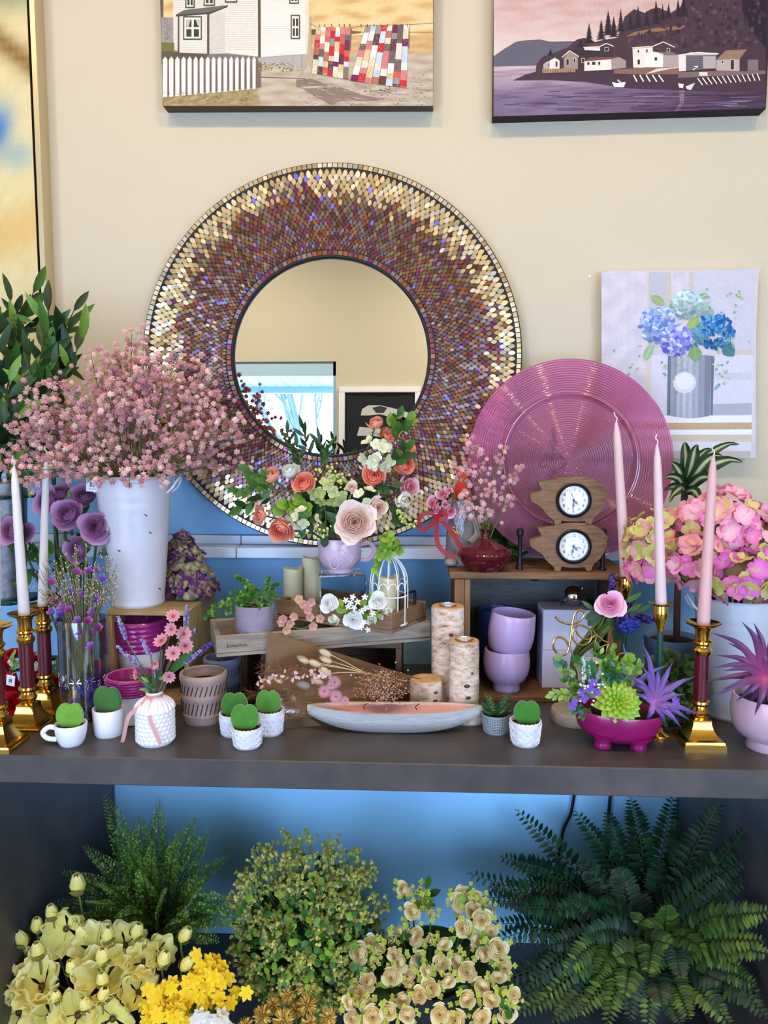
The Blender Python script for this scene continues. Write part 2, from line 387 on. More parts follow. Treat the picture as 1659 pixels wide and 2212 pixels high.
solo('bare_tree', bare_tree(0, 0, 5), mBark0, 'bare leafless tree seen outside through the window in the mirror', 'tree', (-1.75, RY0-4.6, -.05))
solo('bare_tree', bare_tree(0, 0, 9), mBark0, 'second bare tree farther off outside the window', 'tree', (-6.4, RY0-11.5, 0.6))
slab('ground_outside', -14, 10, -22, RY0-.17, -.2, -.05, mat('bounce_ground', (225, 230, 240), rough=.9))  # unseen ground, made pale to bounce sky light into the room
# picture on the opposite wall (seen in the mirror)
fr = thing('white_framed_photo', 'white framed black photograph of a reaching figure, mirrored in the round mirror', 'picture', (-.33, RY0, 1.87))
mWhiteP = mat('white_paint', (235, 232, 226), rough=.5); mDark = mat('dark_print', (16, 20, 28), rough=.4)
for (sx, sz, x, z) in ((.64, .045, 0, .39), (.64, .045, 0, -.39), (.045, .734, -.2975, 0), (.045, .734, .2975, 0)):
    part('frame_bar', MB().add(box(sx, .05, sz, (x, .025, z), .004)), mWhiteP, fr)
part('backing', MB().add(box(.57, .012, .75, (0, .012, 0))), mDark, fr)
m = MB(); sk = (205, 200, 196)
def flat(pts, col, y): m.add(([(x, y, z) for x, z in pts], [tuple(range(len(pts)))[::-1]]), col)
flat([(.23, .21), (.17, .23), (.09, .25), (0, .27), (-.09, .27), (-.14, .24), (-.15, .19), (-.08, .19), (0, .2), (.07, .18), (.14, .19), (.2, .17), (.16, .2), (.21, .14), (.23, .16)], sk, .0195)
flat([(.06, .25), (.03, .21), (-.03, .21), (-.06, .25), (0, .265)], (60, 60, 64), .0199)
flat([(.25, .05), (.18, .06), (.08, .08), (-.04, .09), (-.16, .1), (-.18, .03), (-.05, .03), (.1, -.0), (.22, -.02), (.27, .02)], sk, .0195)
flat([(.25, .03), (.1, .035), (-.1, .06), (.12, .02)], (40, 40, 44), .0199)
part('print', m, mPrint, fr, smooth=False)
# rail of slats across the wall under the mirror
tr = MB(); z0, z1, z2 = P(700, 1207, -.085)[2], P(700, 1184, -.085)[2], RAILZ
MIR_Y = -.085
rail = struct('trim_1', MB().add(box(2.2, .012, z2-z0-.002, (-.05, -.006, (z0+z2)/2))), mTrim)
xa = P(521, 1170, -.02)[0]; xb = P(510, 1195, MIR_Y)[0]
for (a, b) in ((-1.15, xa-.001), (xa+.001, .35), (.352, 1.05)):
    part('upper_slat', MB().add(box(b-a, .012, z2-z1-.001, ((a+b)/2, -.018, (z1+z2)/2), .0012)), mTrim, rail)
for (a, b) in ((-1.15, xb-.001), (xb+.001, .33), (.332, 1.05)):
    part('ledge_slat', MB().add(box(b-a, -MIR_Y-.013, z1-z0, ((a+b)/2, (MIR_Y-.013)/2, (z0+z1)/2), .0015)), mTrim, rail)
slab('cool_shade_board', -1.25, .13, -.006, -.0005, RAILZ+.0005, P(300, 1012, 0)[2], mBlue)  # added board, its blue stands in for the shade behind the mirror
# ================================================================== the display table
SF = -.652
tbl = thing('display_table', 'charcoal laminate display table with thick top and open lower bay', 'table', (-.1, -.33, 0))
def tb(name, x0, x1, y0, y1, z0, z1):
    part(name, MB().add(box(x1-x0, y1-y0, z1-z0, ((x0+x1)/2+.1, (y0+y1)/2+.33, (z0+z1)/2), .002)), mLam, tbl, smooth=False)
LX, RX = -.865, .70
tb('table_top', LX-.14, RX+.14, SF, -.004, T-.056, T)
tb('side_panel', LX-.052, LX, SF+.004, -.006, 0, T-.057)
tb('side_panel', RX, RX+.052, SF+.004, -.006, 0, T-.057)
tb('bottom_board', LX+.001, RX-.001, SF+.03, -.006, .06, .10)
part('daylight_tint_panel', MB().add(box(RX-LX-.002, .003, T-.16, ((LX+RX)/2+.1, -.0035+.33, (T-.16)/2+.101))), mat('bright_daylight_blue', (152, 216, 253), rough=.6), tbl, smooth=False)  # added sheet, its brighter blue stands in for daylight in the bay
tb('toe_board', LX+.001, RX-.001, SF+.06, SF+.08, 0, .059)
# ================================================================== round mosaic mirror
mc = (P(320, 780, 0)+P(1125, 780, 0))/2
MR = .494; MI = .251
mTile = mat('iridescent_glass_tile', rough=.24, metal=.55, coat=.4, bump=.25, bs=90)
mGrout = mat('black_grout', (14, 11, 10), rough=.6)
mMirror = mat('mirror_glass', (238, 240, 238), rough=.003, metal=1.)
tilt = math.asin((-MIR_Y-.04)/(2*MR)) 
zb = z1+.001
mir = thing('round_mosaic_mirror', 'large round wall mirror with wide copper and gold mosaic frame, standing on the pale rail', 'mirror', (mc[0], MIR_Y+.02, zb))
mir.rotation_euler = (-tilt, 0, 0)
def ring(prof):  # lathe with axis along -Y centred at mirror centre
    V, F = lathe(prof, 128); return np.stack([V[:, 0], -V[:, 2], V[:, 1]+MR], 1), [f for f in F]
V, F = lathe([(MI+.001, -.012), (MI+.001, .002), (MI+.004, .006), (MI+.008, .006), (MI+.009, .004), (MR-.003, .004), (MR, .001), (MR, -.012), (MI+.001, -.012)], 128)
F = F[:-2]
part('frame_ring', MB().add((np.stack([V[:, 0], -V[:, 2], V[:, 1]+MR], 1), F)), mGrout, mir)
V, F = lathe([(1e-5, -.004), (MI+.002, -.004)], 96); F = [f for f in F if len(f) < 5]
part('mirror_glass', MB().add((np.stack([V[:, 0], -V[:, 2], V[:, 1]+MR], 1), F)), mMirror, mir, smooth=False)
def plate(out, h, ins=.88):
    n = len(out); V = [(x, 0, z) for x, z in out]+[(x*ins, -h, z*ins) for x, z in out]
    return np.array(V), [tuple(range(n, 2*n))]+[(i, (i+1) % n, (i+1) % n+n, i+n) for i in range(n)]
lens = plate([(0, -.0092), (.0042, -.0050), (.0056, 0), (.0042, .0050), (0, .0092), (-.0042, .0050), (-.0056, 0), (-.0042, -.0050)], .0016)
sq = plate([(-.0058, -.0056), (.0058, -.0056), (.0058, .0056), (-.0058, .0056)], .0016, .94)
rnd = random.Random(3)
pal = [(168, 100, 58), (146, 88, 62), (128, 74, 92), (120, 82, 72), (150, 128, 84), (150, 124, 128), (176, 112, 70), (138, 62, 104), (110, 74, 60), (164, 140, 96), (140, 132, 150)]
gold = [(226, 206, 158), (214, 188, 132), (232, 216, 178), (206, 180, 128), (218, 210, 190)]
Ms = []; Cs = []
r = MI+.027; k = 0
while r < MR-.018:
    n = 184; sz_ = r/.392
    for i in range(n):
        a = 2*PI*(i+.5*(k % 2)+rnd.uniform(-.06, .06))/n
        q = (r-MI)/(MR-MI)+rnd.uniform(-.07, .07)+.05*math.sin(3*a)
        c = rnd.choice(gold if q > .76 else pal)
        if .62 < q <= .76 and rnd.random() < .45: c = rnd.choice(gold[1:4])
        c = np.array(c)*rnd.uniform(.8, 1.1)*(1 if c in gold else .84)
        if rnd.random() < .014: c = np.array((130, 120, 220))
        M = Tm(math.sin(a)*r, -.0042, MR+math.cos(a)*r) @ Rm('y', a) @ Rm('x', rnd.uniform(-.09, .09)) @ Rm('z', rnd.uniform(-.09, .09)) @ Sm(sz_*rnd.uniform(.94, 1.06), 1, sz_*rnd.uniform(.92, 1.06))
        Ms.append(M); Cs.append(np.clip(c, 0, 255))
    r += .0098*sz_; k += 1
spread('leaf_tile', lens, mTile, mir, Ms, Cs, 300)
for rr, n, cc, nm in ((MR-.0085, 232, gold[2:], 'rim_tile'), (MI+.0145, 124, pal, 'inner_tile')):
    Ms = []; Cs = []
    for i in range(n):
        a = 2*PI*i/n; Ms.append(Tm(math.sin(a)*rr, -.0044, MR+math.cos(a)*rr) @ Rm('y', a) @ Rm('x', rnd.uniform(-.05, .05))); Cs.append(np.array(rnd.choice(cc))*rnd.uniform(.85, 1.05))
    spread(nm, sq, mTile, mir, Ms, Cs, 300)
# ================================================================== pictures on the wall
MATS_print_dim = mat('muted_canvas_print', rough=.7, spec=.3, var=.13, vs_=220, bump=.06, bs=900)
class Paint:
    def __init__(s, Y, o, ox=0, oy=0, sc=1.): s.Y = Y; s.o = o; s.ox, s.oy, s.sc = ox, oy, sc; s.m = MB(); s.rnd = random.Random(4)
    def w(s, x, y, k=0): return P(s.ox+x/s.sc, s.oy+y/s.sc, s.Y-.0002*k)-s.o
    def poly(s, pts, col, k=1): k = k+s.rnd.random()*.8; s.m.add(([s.w(x, y, k) for x, y in pts], [tuple(range(len(pts)))[::-1]]), col); return s
    def rect(s, x0, y0, x1, y1, col, k=1): return s.poly([(x0, y0), (x1, y0), (x1, y1), (x0, y1)], col, k)
    def line(s, x0, y0, x1, y1, wd, col, k=2):
        L = math.hypot(x1-x0, y1-y0) or 1; nx, ny = -(y1-y0)/L*wd/2, (x1-x0)/L*wd/2
        return s.poly([(x0+nx, y0+ny), (x1+nx, y1+ny), (x1-nx, y1-ny), (x0-nx, y0-ny)], col, k)
    def dot(s, x, y, rx, ry, col, k=2, n=7, rot=0.):
        c, q = math.cos(rot), math.sin(rot)
        return s.poly([(x+rx*math.cos(a)*c-ry*math.sin(a)*q, y+rx*math.cos(a)*q+ry*math.sin(a)*c) for a in [2*PI*i/n for i in range(n)]], col, k)
    def field(s, x0, y0, x1, y1, nx, ny, fn, k=0):
        V = []; C = []
        for j in range(ny+1):
            for i in range(nx+1): x = x0+(x1-x0)*i/nx; y = y0+(y1-y0)*j/ny; V.append(s.w(x, y, k)); C.append(fn(x, y))
        s.m.add((np.array(V), [f[::-1] for f in grid(nx+1, ny+1)]), np.array(C)); return s
def lerp(a, b, t): t = max(0, min(1, t)); return tuple(a[i]+(b[i]-a[i])*t for i in range(3))
def wob(x, y, s=1.): return .5+.25*math.sin(x*s*.031+1.7*math.sin(y*s*.023))+.25*math.sin(y*s*.045+x*s*.012+1.3*math.sin(x*s*.017))
def canvas(name, label, corners, Y, ztop, edge, cat='picture'):
    """corners: pixel lower-left and lower-right of the front face; stretches up to ztop"""
    a = P(*corners[0], Y); b = P(*corners[1], Y)
    o = thing(name, label, cat, ((a[0]+b[0])/2, 0, min(a[2], b[2])))
    org = np.array(o.location); V = [(a[0], 0, a[2]), (b[0], 0, b[2]), (b[0], 0, ztop), (a[0], 0, ztop)]
    V = [np.array(v)-org for v in V]; f = [v+np.array((0, Y, 0)) for v in V]; bb = [v+np.array((0, -.001, 0)) for v in V]
    part('canvas', MB().add((f+bb, [(0, 1, 2, 3), (7, 6, 5, 4), (0, 4, 5, 1), (1, 5, 6, 2), (2, 6, 7, 3), (3, 7, 4, 0)]), edge), mPrint, o, smooth=False)
    return o, org
# --- house, picket fence and quilts on the line
Y = -.042
o, org = canvas('house_and_quilts_canvas', 'canvas print of white clapboard house, picket fence and patchwork quilts on a clothesline', ((352, 229), (936, 226)), Y, 2.82, (92, 80, 66))
p = Paint(Y-.0006, org, 0, 0, 1.)
def sky1(x, y): return lerp(lerp((214, 182, 116), (222, 200, 150), (y+120)/200), (190, 146, 84), .7*max(0, wob(x*2.2, y*4.6)-.45)*2)
p.field(353, -190, 935.5, 76, 60, 40, sky1)
p.field(353, 76, 935.5, 128, 40, 12, lambda x, y: lerp((186, 148, 96), (206, 176, 124), wob(x*3, y*9)))
def gnd(x, y):
    c = lerp((196, 184, 164), (168, 152, 130), wob(x*2.7, y*7)); 
    if x < 560 and y > 190: c = lerp((150, 128, 84), (176, 158, 112), wob(x*6, y*9))
    return c
p.field(353, 116, 935.5, 228.6, 70, 40, gnd, 1)
q = Paint(Y-.0006, org, 340, 0, 5.184); q.m = p.m
q.poly([(45, 190), (180, 195), (180, 480), (45, 480)], (150, 146, 140), 2)
for i in range(26): q.line(50+q.rnd.uniform(0, 110), 200+i*10, 50+q.rnd.uniform(40, 120), 214+i*10, 4, (96, 92, 90), 3)
q.poly([(45, 470), (190, 480), (190, 570), (45, 580)], (112, 108, 62), 3)
q.poly([(45, 570), (560, 590), (760, 600), (760, 700), (45, 720)], (92, 78, 66), 3)
# house: front and side
sid, sid2, dk = (224, 218, 204), (232, 228, 214), (84, 80, 62)
q.poly([(176, -500), (1130, -500), (1130, 632), (756, 590), (756, 600), (585, 603), (585, 560), (180, 555)], sid, 3)
q.poly([(1130, -500), (1648, -500), (1655, 605), (1150, 640)], sid2, 3)
q.poly([(1648, -500), (1690, -500), (1700, 605), (1655, 607)], (214, 208, 190), 3)
for i in range(46):
    y = -300+i*20; 
    if y < 560: q.line(182, y+4, 1122, y+(y-100)*.03, 2.6, (168, 158, 146), 4)
    q.line(1160, y+20, 1652, y+20-(y-250)*.03, 2.6, (176, 168, 152), 4)
q.poly([(1122, -500), (1156, -500), (1158, 640), (1128, 640)], dk, 5)
q.poly([(1150, 645), (1659, 608), (1659, 770), (1560, 790), (1150, 690)], (170, 164, 160), 4)
q.poly([(760, 600), (1130, 638), (1130, 690), (560, 690), (560, 606)], (120, 112, 108), 4)
q.line(1518, 630, 1518, 760, 4, (120, 116, 112), 5); q.line(1615, 620, 1615, 770, 4, (120, 116, 112), 5)
# porch
q.poly([(232, 170), (585, 150), (585, 603), (235, 590)], (222, 216, 204), 5)
for i in range(21): q.line(246, 190+i*20, 556, 186+i*20.5, 2.4, (170, 162, 150), 6)
q.poly([(585, 160), (760, 90), (760, 598), (585, 603)], (214, 208, 196), 5)
for i in range(25): q.line(585, 176+i*18, 758, 130+i*19.5, 2.4, (160, 152, 142), 6)
q.poly([(205, 165), (300, 112), (790, 56), (782, 74), (590, 148), (210, 182)], (98, 98, 88), 7)
q.poly([(205, 165), (590, 138), (788, 64), (790, 74), (590, 156), (212, 184)], (66, 64, 54), 8)
q.rect(228, 175, 246, 590, dk, 7); q.rect(556, 150, 582, 604, dk, 7)
def win(x0, y0, x1, y1, four=True):
    q.rect(x0-14, y0-16, x1+14, y1+16, dk, 8); q.rect(x0, y0, x1, y1, (226, 222, 210), 9)
    w, h = x1-x0, y1-y0
    for i in (0, 1):
        for j in (0, 1): q.rect(x0+w*(.12+.46*i), y0+h*(.10+.46*j), x0+w*(.44+.46*i), y0+h*(.46+.46*j), (52, 62, 52) if j else (64, 56, 48), 10)
win(302, 196, 484, 430)
q.poly([(325, 222), (370, 222), (350, 300), (330, 310)], (200, 190, 160), 11); q.poly([(430, 222), (478, 222), (474, 305), (450, 280)], (200, 190, 160), 11)
win(326, -120, 404, 74); win(530, -130, 630, 50); win(770, -140, 880, 12); win(1490, -140, 1572, 26); win(1506, 182, 1584, 422)
# bushes
for i in range(150): x = q.rnd.uniform(1140, 1540); y = q.rnd.uniform(700, 800); q.dot(x, y, q.rnd.uniform(5, 12), q.rnd.uniform(3, 7), q.rnd.choice([(120, 116, 60), (148, 142, 84), (100, 98, 52), (226, 218, 190)]), 5, 5)
q.line(1130, 862, 1659, 880, 7, (90, 76, 64), 4)
# pickets
for i in range(16):
    x = 62+i*71.5*(1-.004*i); w = 52-i*.9; t = 640-i*1.0; bt = 1085-i*6.0
    q.poly([(x-6, 690), (x+90, 690), (x+90, bt-20), (x-6, bt-10)], (112, 98, 86), 5)
for i in range(16):
    x = 60+i*70*(1-.003*i); w = 54-i*.9; t = 632; bt = 1090-i*6.2
    q.poly([(x, t+36), (x+w/2, t), (x+w, t+36), (x+w-2, bt), (x+2, bt)], (236, 228, 216), 7)
    q.poly([(x+w-7, t+40), (x+w, t+36), (x+w-2, bt), (x+w-8, bt)], (190, 180, 170), 8)
for i in range(240): x = q.rnd.uniform(70, 1150); y = q.rnd.uniform(1040, 1180); q.line(x, y, x+q.rnd.uniform(-30, 40), y-q.rnd.uniform(0, 22), 4, q.rnd.choice([(134, 112, 70), (178, 160, 108), (112, 92, 56), (196, 178, 128)]), 9)
# beach, right half
q = Paint(Y-.0006, org, 640, 0, 5.184); q.m = p.m
q.poly([(100, 320), (220, 330), (220, 385), (100, 395)], (92, 82, 56), 3); q.poly([(600, 345), (745, 355), (700, 372), (600, 380)], (92, 82, 56), 3)
q.line(620, 366, 1535, 358, 4, (150, 116, 74), 3)
q.poly([(0, 890), (170, 880), (370, 955), (0, 975)], (132, 116, 104), 3)
q.poly([(70, 992), (490, 972), (720, 1060), (985, 1110), (860, 1130), (500, 1130), (390, 1180)], (136, 118, 104), 3)
for i in range(170): x = q.rnd.uniform(0, 1530); y = q.rnd.uniform(880, 1180); L = q.rnd.uniform(30, 130); q.line(x, y, min(1530, x+L), y+L*.16, 2.6, q.rnd.choice([(150, 136, 118), (128, 114, 100), (220, 210, 190)]), 4)
for i in range(60): x = q.rnd.uniform(100, 1520); y = q.rnd.uniform(760, 1180); q.dot(x, y, q.rnd.uniform(3, 10), q.rnd.uniform(3, 6), (58, 46, 42), 5, 5)
q.poly([(148, 185), (170, 182), (166, 630), (210, 858), (188, 858), (132, 660), (55, 858), (20, 855), (120, 620)], (178, 162, 138), 6)
q.line(150, 262, 225, 300, 4, (60, 52, 46), 6); q.line(225, 300, 610, 312, 4, (60, 52, 46), 6); q.line(610, 312, 730, 288, 4, (60, 52, 46), 6); q.line(730, 288, 1250, 275, 4, (60, 52, 46), 6); q.line(1250, 275, 1535, 256, 4, (60, 52, 46), 6)
cl = [(226, 218, 200), (214, 190, 140), (112, 96, 88), (206, 96, 66), (180, 106, 86), (112, 40, 82), (128, 122, 96), (196, 40, 56), (206, 126, 124), (190, 208, 220), (96, 60, 56), (222, 210, 176), (150, 140, 132), (236, 230, 218)]
def quilt(tl, tr, br, bl, nx, ny, seed):
    rr = random.Random(seed)
    q.poly([tl, tr, br, bl], (90, 76, 70), 6)
    def B(u, v): return tuple((tl[i]*(1-u)+tr[i]*u)*(1-v)+(bl[i]*(1-u)+br[i]*u)*v for i in (0, 1))
    for i in range(nx):
        v = 0; off = rr.uniform(.06, .16)
        while v < .995:
            v2 = min(1, v+off); off = rr.choice([.12, .16, .2, .1]); u0, u1 = i/nx+.004, (i+1)/nx-.004
            c = rr.choice(cl); q.poly([B(u0, v), B(u1, v), B(u1, v2), B(u0, v2)], c, 7)
            if rr.random() < .3:
                for _ in range(10): d = B(rr.uniform(u0+.02, u1-.02), rr.uniform(v+.01, v2-.01)); q.dot(d[0], d[1], 3, 3, (130, 60, 70) if sum(c) > 450 else (220, 200, 190), 8, 4)
            if rr.random() < .5: a, b = B(u0+(u1-u0)*.7, v), B(u0+(u1-u0)*.2, v2); q.line(*a, *b, 5, tuple(x*.82 for x in c), 8)
            v = v2
quilt((222, 300), (606, 308), (580, 890), (175, 820), 7, 6, 2); quilt((775, 290), (1262, 278), (1235, 985), (603, 905), 8, 6, 5)
q.poly([(606, 308), (622, 330), (610, 560), (592, 580)], (120, 104, 90), 6); q.poly([(1250, 285), (1268, 300), (1268, 520), (1252, 550)], (120, 104, 90), 6)
for x in (255, 318, 396, 480, 536, 600, 725, 795, 870, 948, 1024, 1106, 1178, 1243): q.line(x, 268, x+3, 304, 8, (70, 58, 48), 9)
for (a, b, c, d) in ((840, 1030, 815, 1018), (815, 1018, 838, 1006), (838, 1006, 850, 1024), (850, 1024, 830, 1032), (860, 1028, 960, 995), (960, 995, 930, 1012), (930, 1012, 1000, 1016), (985, 1030, 998, 985), (998, 985, 1020, 1000), (1015, 1010, 1050, 1000), (1010, 1040, 1018, 1022), (1032, 1040, 1036, 1020), (1046, 1040, 1048, 1020), (1020, 1000, 1062, 992)): q.line(a, b, c, d, 4, (70, 60, 56), 6)
part('print', p.m, MATS_print_dim, o, smooth=False)
# --- fishing cove photograph
o, org = canvas('fishing_cove_canvas', 'canvas photograph of fishing sheds on a wooded cove at dusk', ((1065.5, 252), (1654.5, 235)), Y, 2.83, (44, 30, 40))
q = Paint(Y-.0006, org, 1000, 0, 2.517)
def bot(x): return 634-(x-165)*.0290
q.field(167, -420, 1647, 360, 40, 30, lambda x, y: lerp(lerp((200, 178, 172), (190, 150, 138), wob(x*.8, y*2.4)), (214, 198, 186), (y-60)/260))
V = []; C = []
for j in range(25):
    for i in range(41): x = 167+(1647-167)*i/40; y = 358+(bot(x)-1-358)*j/24; V.append(q.w(x, y, 1)); t = j/24; C.append(lerp(lerp((198, 184, 186), (120, 104, 128), t*1.6), (62, 36, 58), max(0, (x-500)/1500)+.55*max(0, wob(x*.6, y*11)-.4)))
q.m.add((np.array(V), [f[::-1] for f in grid(41, 25)]), np.array(C))
q.poly([(167, 305), (230, 262), (290, 226), (350, 218), (420, 214), (470, 226), (620, 224), (620, 330), (400, 356), (167, 362)], (92, 92, 104), 2)
q.poly([(395, 390), (400, 350), (430, 310), (490, 290), (570, 256), (620, 214), (660, 206), (720, 228), (760, 218), (840, 205), (880, 90), (930, 50), (990, 70), (1020, 50), (1060, 40), (1130, 70), (1180, 40), (1210, -10), (1300, -420), (1647, -420), (1647, 500), (1290, 495), (900, 480), (660, 445), (480, 436), (270, 438), (340, 405)], (66, 48, 58), 3)
q.poly([(1480, -420), (1647, -420), (1647, 260), (1560, 160), (1520, 60)], (34, 22, 36), 4)
q.poly([(880, 200), (930, 175), (1050, 152), (1220, 138), (1180, 160), (1060, 172), (940, 192)], (138, 100, 70), 4)
for i in range(420):
    x = q.rnd.uniform(900, 1640); y = q.rnd.uniform(-200, 260)
    if x > 1240 or y > 90+(1240-x)*.35: q.dot(x, y, q.rnd.uniform(6, 16), q.rnd.uniform(8, 18), q.rnd.choice([(58, 42, 54), (76, 56, 62), (48, 34, 46), (84, 66, 68)]), 4, 6)
for (x, y0, y1, w) in ((686, 130, 232, 34), (752, 112, 214, 32), (790, 62, 190, 38), (820, 92, 200, 34), (858, 52, 170, 28), (952, 36, 150, 34), (1050, 8, 130, 34), (1086, 22, 110, 22), (1118, 18, 100, 24), (1170, -4, 90, 26), (1200, -40, 90, 34), (640, 212, 256, 30), (476, 264, 300, 20), (910, 70, 160, 30), (1000, 55, 140, 26)):
    n = 9
    for k in range(n):
        t = k/n; yy = y0+(y1-y0)*t; ww = w*(.12+.88*t)*q.rnd.uniform(.8, 1.15); h = (y1-y0)/n*1.8
        q.poly([(x, yy-h*.3), (x+ww, yy+h*.7), (x, yy+h*.5), (x-ww, yy+h*.75)], (40, 30, 40), 5)
def hut(b, col, roof, rc, k=6):
    q.poly(b, col, k); q.poly(roof, rc, k+1)
wht, gry, drk, rf = (226, 214, 200), (160, 142, 130), (64, 50, 56), (72, 58, 62)
hut([(437, 376), (437, 350), (460, 336), (470, 376)], (170, 160, 160), [(440, 348), (458, 334), (474, 336), (474, 344)], (190, 178, 170))
hut([(470, 376), (470, 330), (500, 312), (525, 330), (525, 374)], wht, [(462, 335), (496, 309), (530, 322), (545, 312), (530, 332), (500, 314)], rf)
q.poly([(548, 316), (580, 276), (625, 312), (625, 376), (548, 376)], (152, 132, 122), 7); q.poly([(578, 274), (650, 268), (760, 270), (790, 306), (626, 312)], (54, 42, 50), 7); q.poly([(625, 310), (780, 306), (780, 330), (660, 332), (640, 372), (625, 374)], (60, 48, 54), 7)
q.poly([(660, 256), (745, 256), (745, 276), (660, 272)], wht, 7); q.poly([(745, 252), (780, 236), (816, 252), (812, 306), (745, 300)], (60, 46, 54), 8); q.poly([(660, 256), (700, 236), (780, 232), (745, 254)], (84, 64, 66), 9)
for a in ((538, 312, 580, 276), (580, 276, 630, 308), (655, 258, 742, 254), (742, 254, 780, 236), (780, 236, 820, 252), (918, 260, 1032, 252), (1032, 252, 1090, 228), (1090, 228, 1150, 256), (985, 304, 1034, 282), (1034, 282, 1090, 296), (1170, 300, 1280, 285), (1280, 285, 1390, 293)): q.line(*a, 4.5, (236, 226, 214), 12)
q.poly([(660, 334), (806, 318), (808, 378), (660, 386)], (230, 220, 204), 9); q.poly([(660, 334), (690, 312), (850, 308), (806, 322)], (120, 70, 66), 10); q.poly([(806, 320), (850, 310), (886, 330), (886, 368), (808, 378)], (156, 140, 134), 9)
q.poly([(922, 264), (1032, 256), (1032, 330), (985, 368), (926, 368)], wht, 7); q.poly([(920, 262), (970, 236), (1090, 230), (1032, 256)], (76, 58, 62), 8); q.poly([(1032, 256), (1090, 230), (1146, 256), (1146, 300), (1032, 300)], (70, 52, 58), 8)
q.poly([(988, 304), (1034, 284), (1088, 300), (1088, 366), (990, 366)], (236, 226, 212), 9); q.poly([(1088, 300), (1176, 298), (1176, 362), (1088, 366)], (166, 152, 146), 9); q.poly([(1034, 282), (1140, 284), (1176, 300), (1090, 300)], (120, 100, 96), 9)
q.poly([(1172, 302), (1212, 298), (1212, 386), (1174, 388)], (226, 216, 206), 9); q.poly([(1212, 298), (1378, 292), (1378, 372), (1212, 384)], (112, 102, 110), 9); q.rect(1306, 306, 1374, 372, (170, 160, 158), 10); q.poly([(1172, 302), (1240, 284), (1390, 288), (1380, 298), (1212, 300)], (206, 194, 186), 10)
for i in range(7): q.line(1214, 312+i*10, 1304, 308+i*10, 2, (70, 62, 72), 11)
q.poly([(1378, 326), (1504, 320), (1504, 386), (1378, 384)], (176, 162, 152), 9); q.poly([(1378, 324), (1430, 274), (1544, 268), (1504, 322)], (140, 112, 92), 10); q.poly([(1504, 322), (1544, 268), (1606, 322), (1606, 386), (1504, 388)], (66, 46, 54), 9); q.rect(1548, 324, 1606, 386, (120, 104, 108), 10)
for (x0, y0, x1, y1) in ((562, 322, 576, 354), (602, 318, 612, 340), (646, 318, 660, 338), (676, 338, 688, 352), (702, 336, 720, 352), (736, 336, 746, 352), (772, 258, 790, 276), (950, 272, 958, 286), (996, 268, 1004, 284), (950, 324, 962, 350), (1042, 312, 1056, 328), (1110, 264, 1124, 282), (504, 334, 514, 362), (1456, 326, 1474, 378), (1406, 330, 1416, 344)): q.rect(x0-2, y0-2, x1+2, y1+2, (228, 220, 208), 12); q.rect(x0, y0, x1, y1, (48, 38, 46), 13)
q.poly([(430, 376), (610, 370), (612, 392), (434, 398)], (168, 140, 104), 8); q.poly([(820, 378), (1010, 366), (1170, 362), (1170, 404), (960, 406), (820, 400)], (126, 96, 84), 8); q.poly([(1170, 392), (1390, 386), (1646, 384), (1646, 402), (1380, 414), (1170, 424)], (120, 98, 92), 8)
for i in range(20): q.line(440+i*9, 372, 440+i*9, 396, 3, (96, 70, 58), 9)
for i in range(11): q.line(1000+i*15, 402-i*3.6, 1060+i*13, 372-i*.6, 4, (214, 200, 180), 9)
for i in range(5): q.line(928+i*34, 408, 946+i*36, 444, 7, (236, 228, 214), 9)
for i in range(13): q.line(1275+i*27, 424-i*2, 1303+i*26, 462-i*2, 6, (226, 218, 206), 10)
q.poly([(810, 446), (836, 452), (886, 446), (874, 474), (822, 472)], (238, 232, 226), 10); q.line(840, 434, 862, 452, 8, (200, 196, 196), 11); q.poly([(1170, 452), (1200, 458), (1196, 480), (1176, 476)], (238, 232, 226), 10); q.poly([(1210, 470), (1262, 450), (1240, 490), (1220, 486)], (214, 208, 206), 10)
q.rect(1284, 392, 1330, 412, (216, 206, 196), 10); q.line(1250, 380, 1278, 362, 5, (230, 226, 220), 11); q.line(1256, 362, 1278, 360, 4, (230, 226, 220), 11)
q.poly([(1176, 490), (1206, 490), (1200, 560), (1170, bot(1170)-2), (1150, bot(1150)-2), (1180, 560)], (128, 104, 118), 3)
for i in range(60): x = q.rnd.uniform(170, 1500); y = q.rnd.uniform(500, 600); L = q.rnd.uniform(60, 260); q.line(x, y, min(1644, x+L), y-3, 2.5, q.rnd.choice([(72, 48, 70), (146, 128, 150), (54, 34, 54)]), 4)
part('print', q.m, mPrint, o, smooth=False)
# --- hydrangea still life
Y = -.034
o, org = canvas('hydrangea_painting', 'unframed painting of blue hydrangeas in a ribbed zinc vase', ((1299, 992), (1621, 990)), Y, P(1465, 583, Y)[2], (206, 200, 190))
q = Paint(Y-.0006, org, 1240, 560, 3.96)
q.field(234, 106, 1556, 1700, 40, 44, lambda x, y: lerp((212, 206, 212), (196, 190, 200), wob(x*.9, y*.7)+.15*math.sin(x*.3)), 0)
for (x0, x1, c) in ((640, 790, (186, 186, 192)), (790, 830, (196, 188, 172)), (986, 1024, (198, 190, 176)), (625, 655, (206, 198, 180))): q.poly([(x0, 108), (x1, 106), (x1-4, 1240 if x1 < 700 else 760), (x0-4, 1240 if x1 < 700 else 760)], c, 1)
q.poly([(1020, 104), (1555, 78), (1540, 780), (1020, 780)], (198, 196, 206), 1); q.rect(1380, 775, 1535, 812, (198, 188, 168), 2); q.poly([(660, 820), (1530, 815), (1525, 1340), (660, 1330)], (206, 206, 218), 1)
q.rect(1180, 970, 1525, 1030, (196, 196, 204), 2)
q.poly([(1160, 1240), (1520, 1230), (1520, 1330), (1150, 1350)], (168, 172, 180), 2)
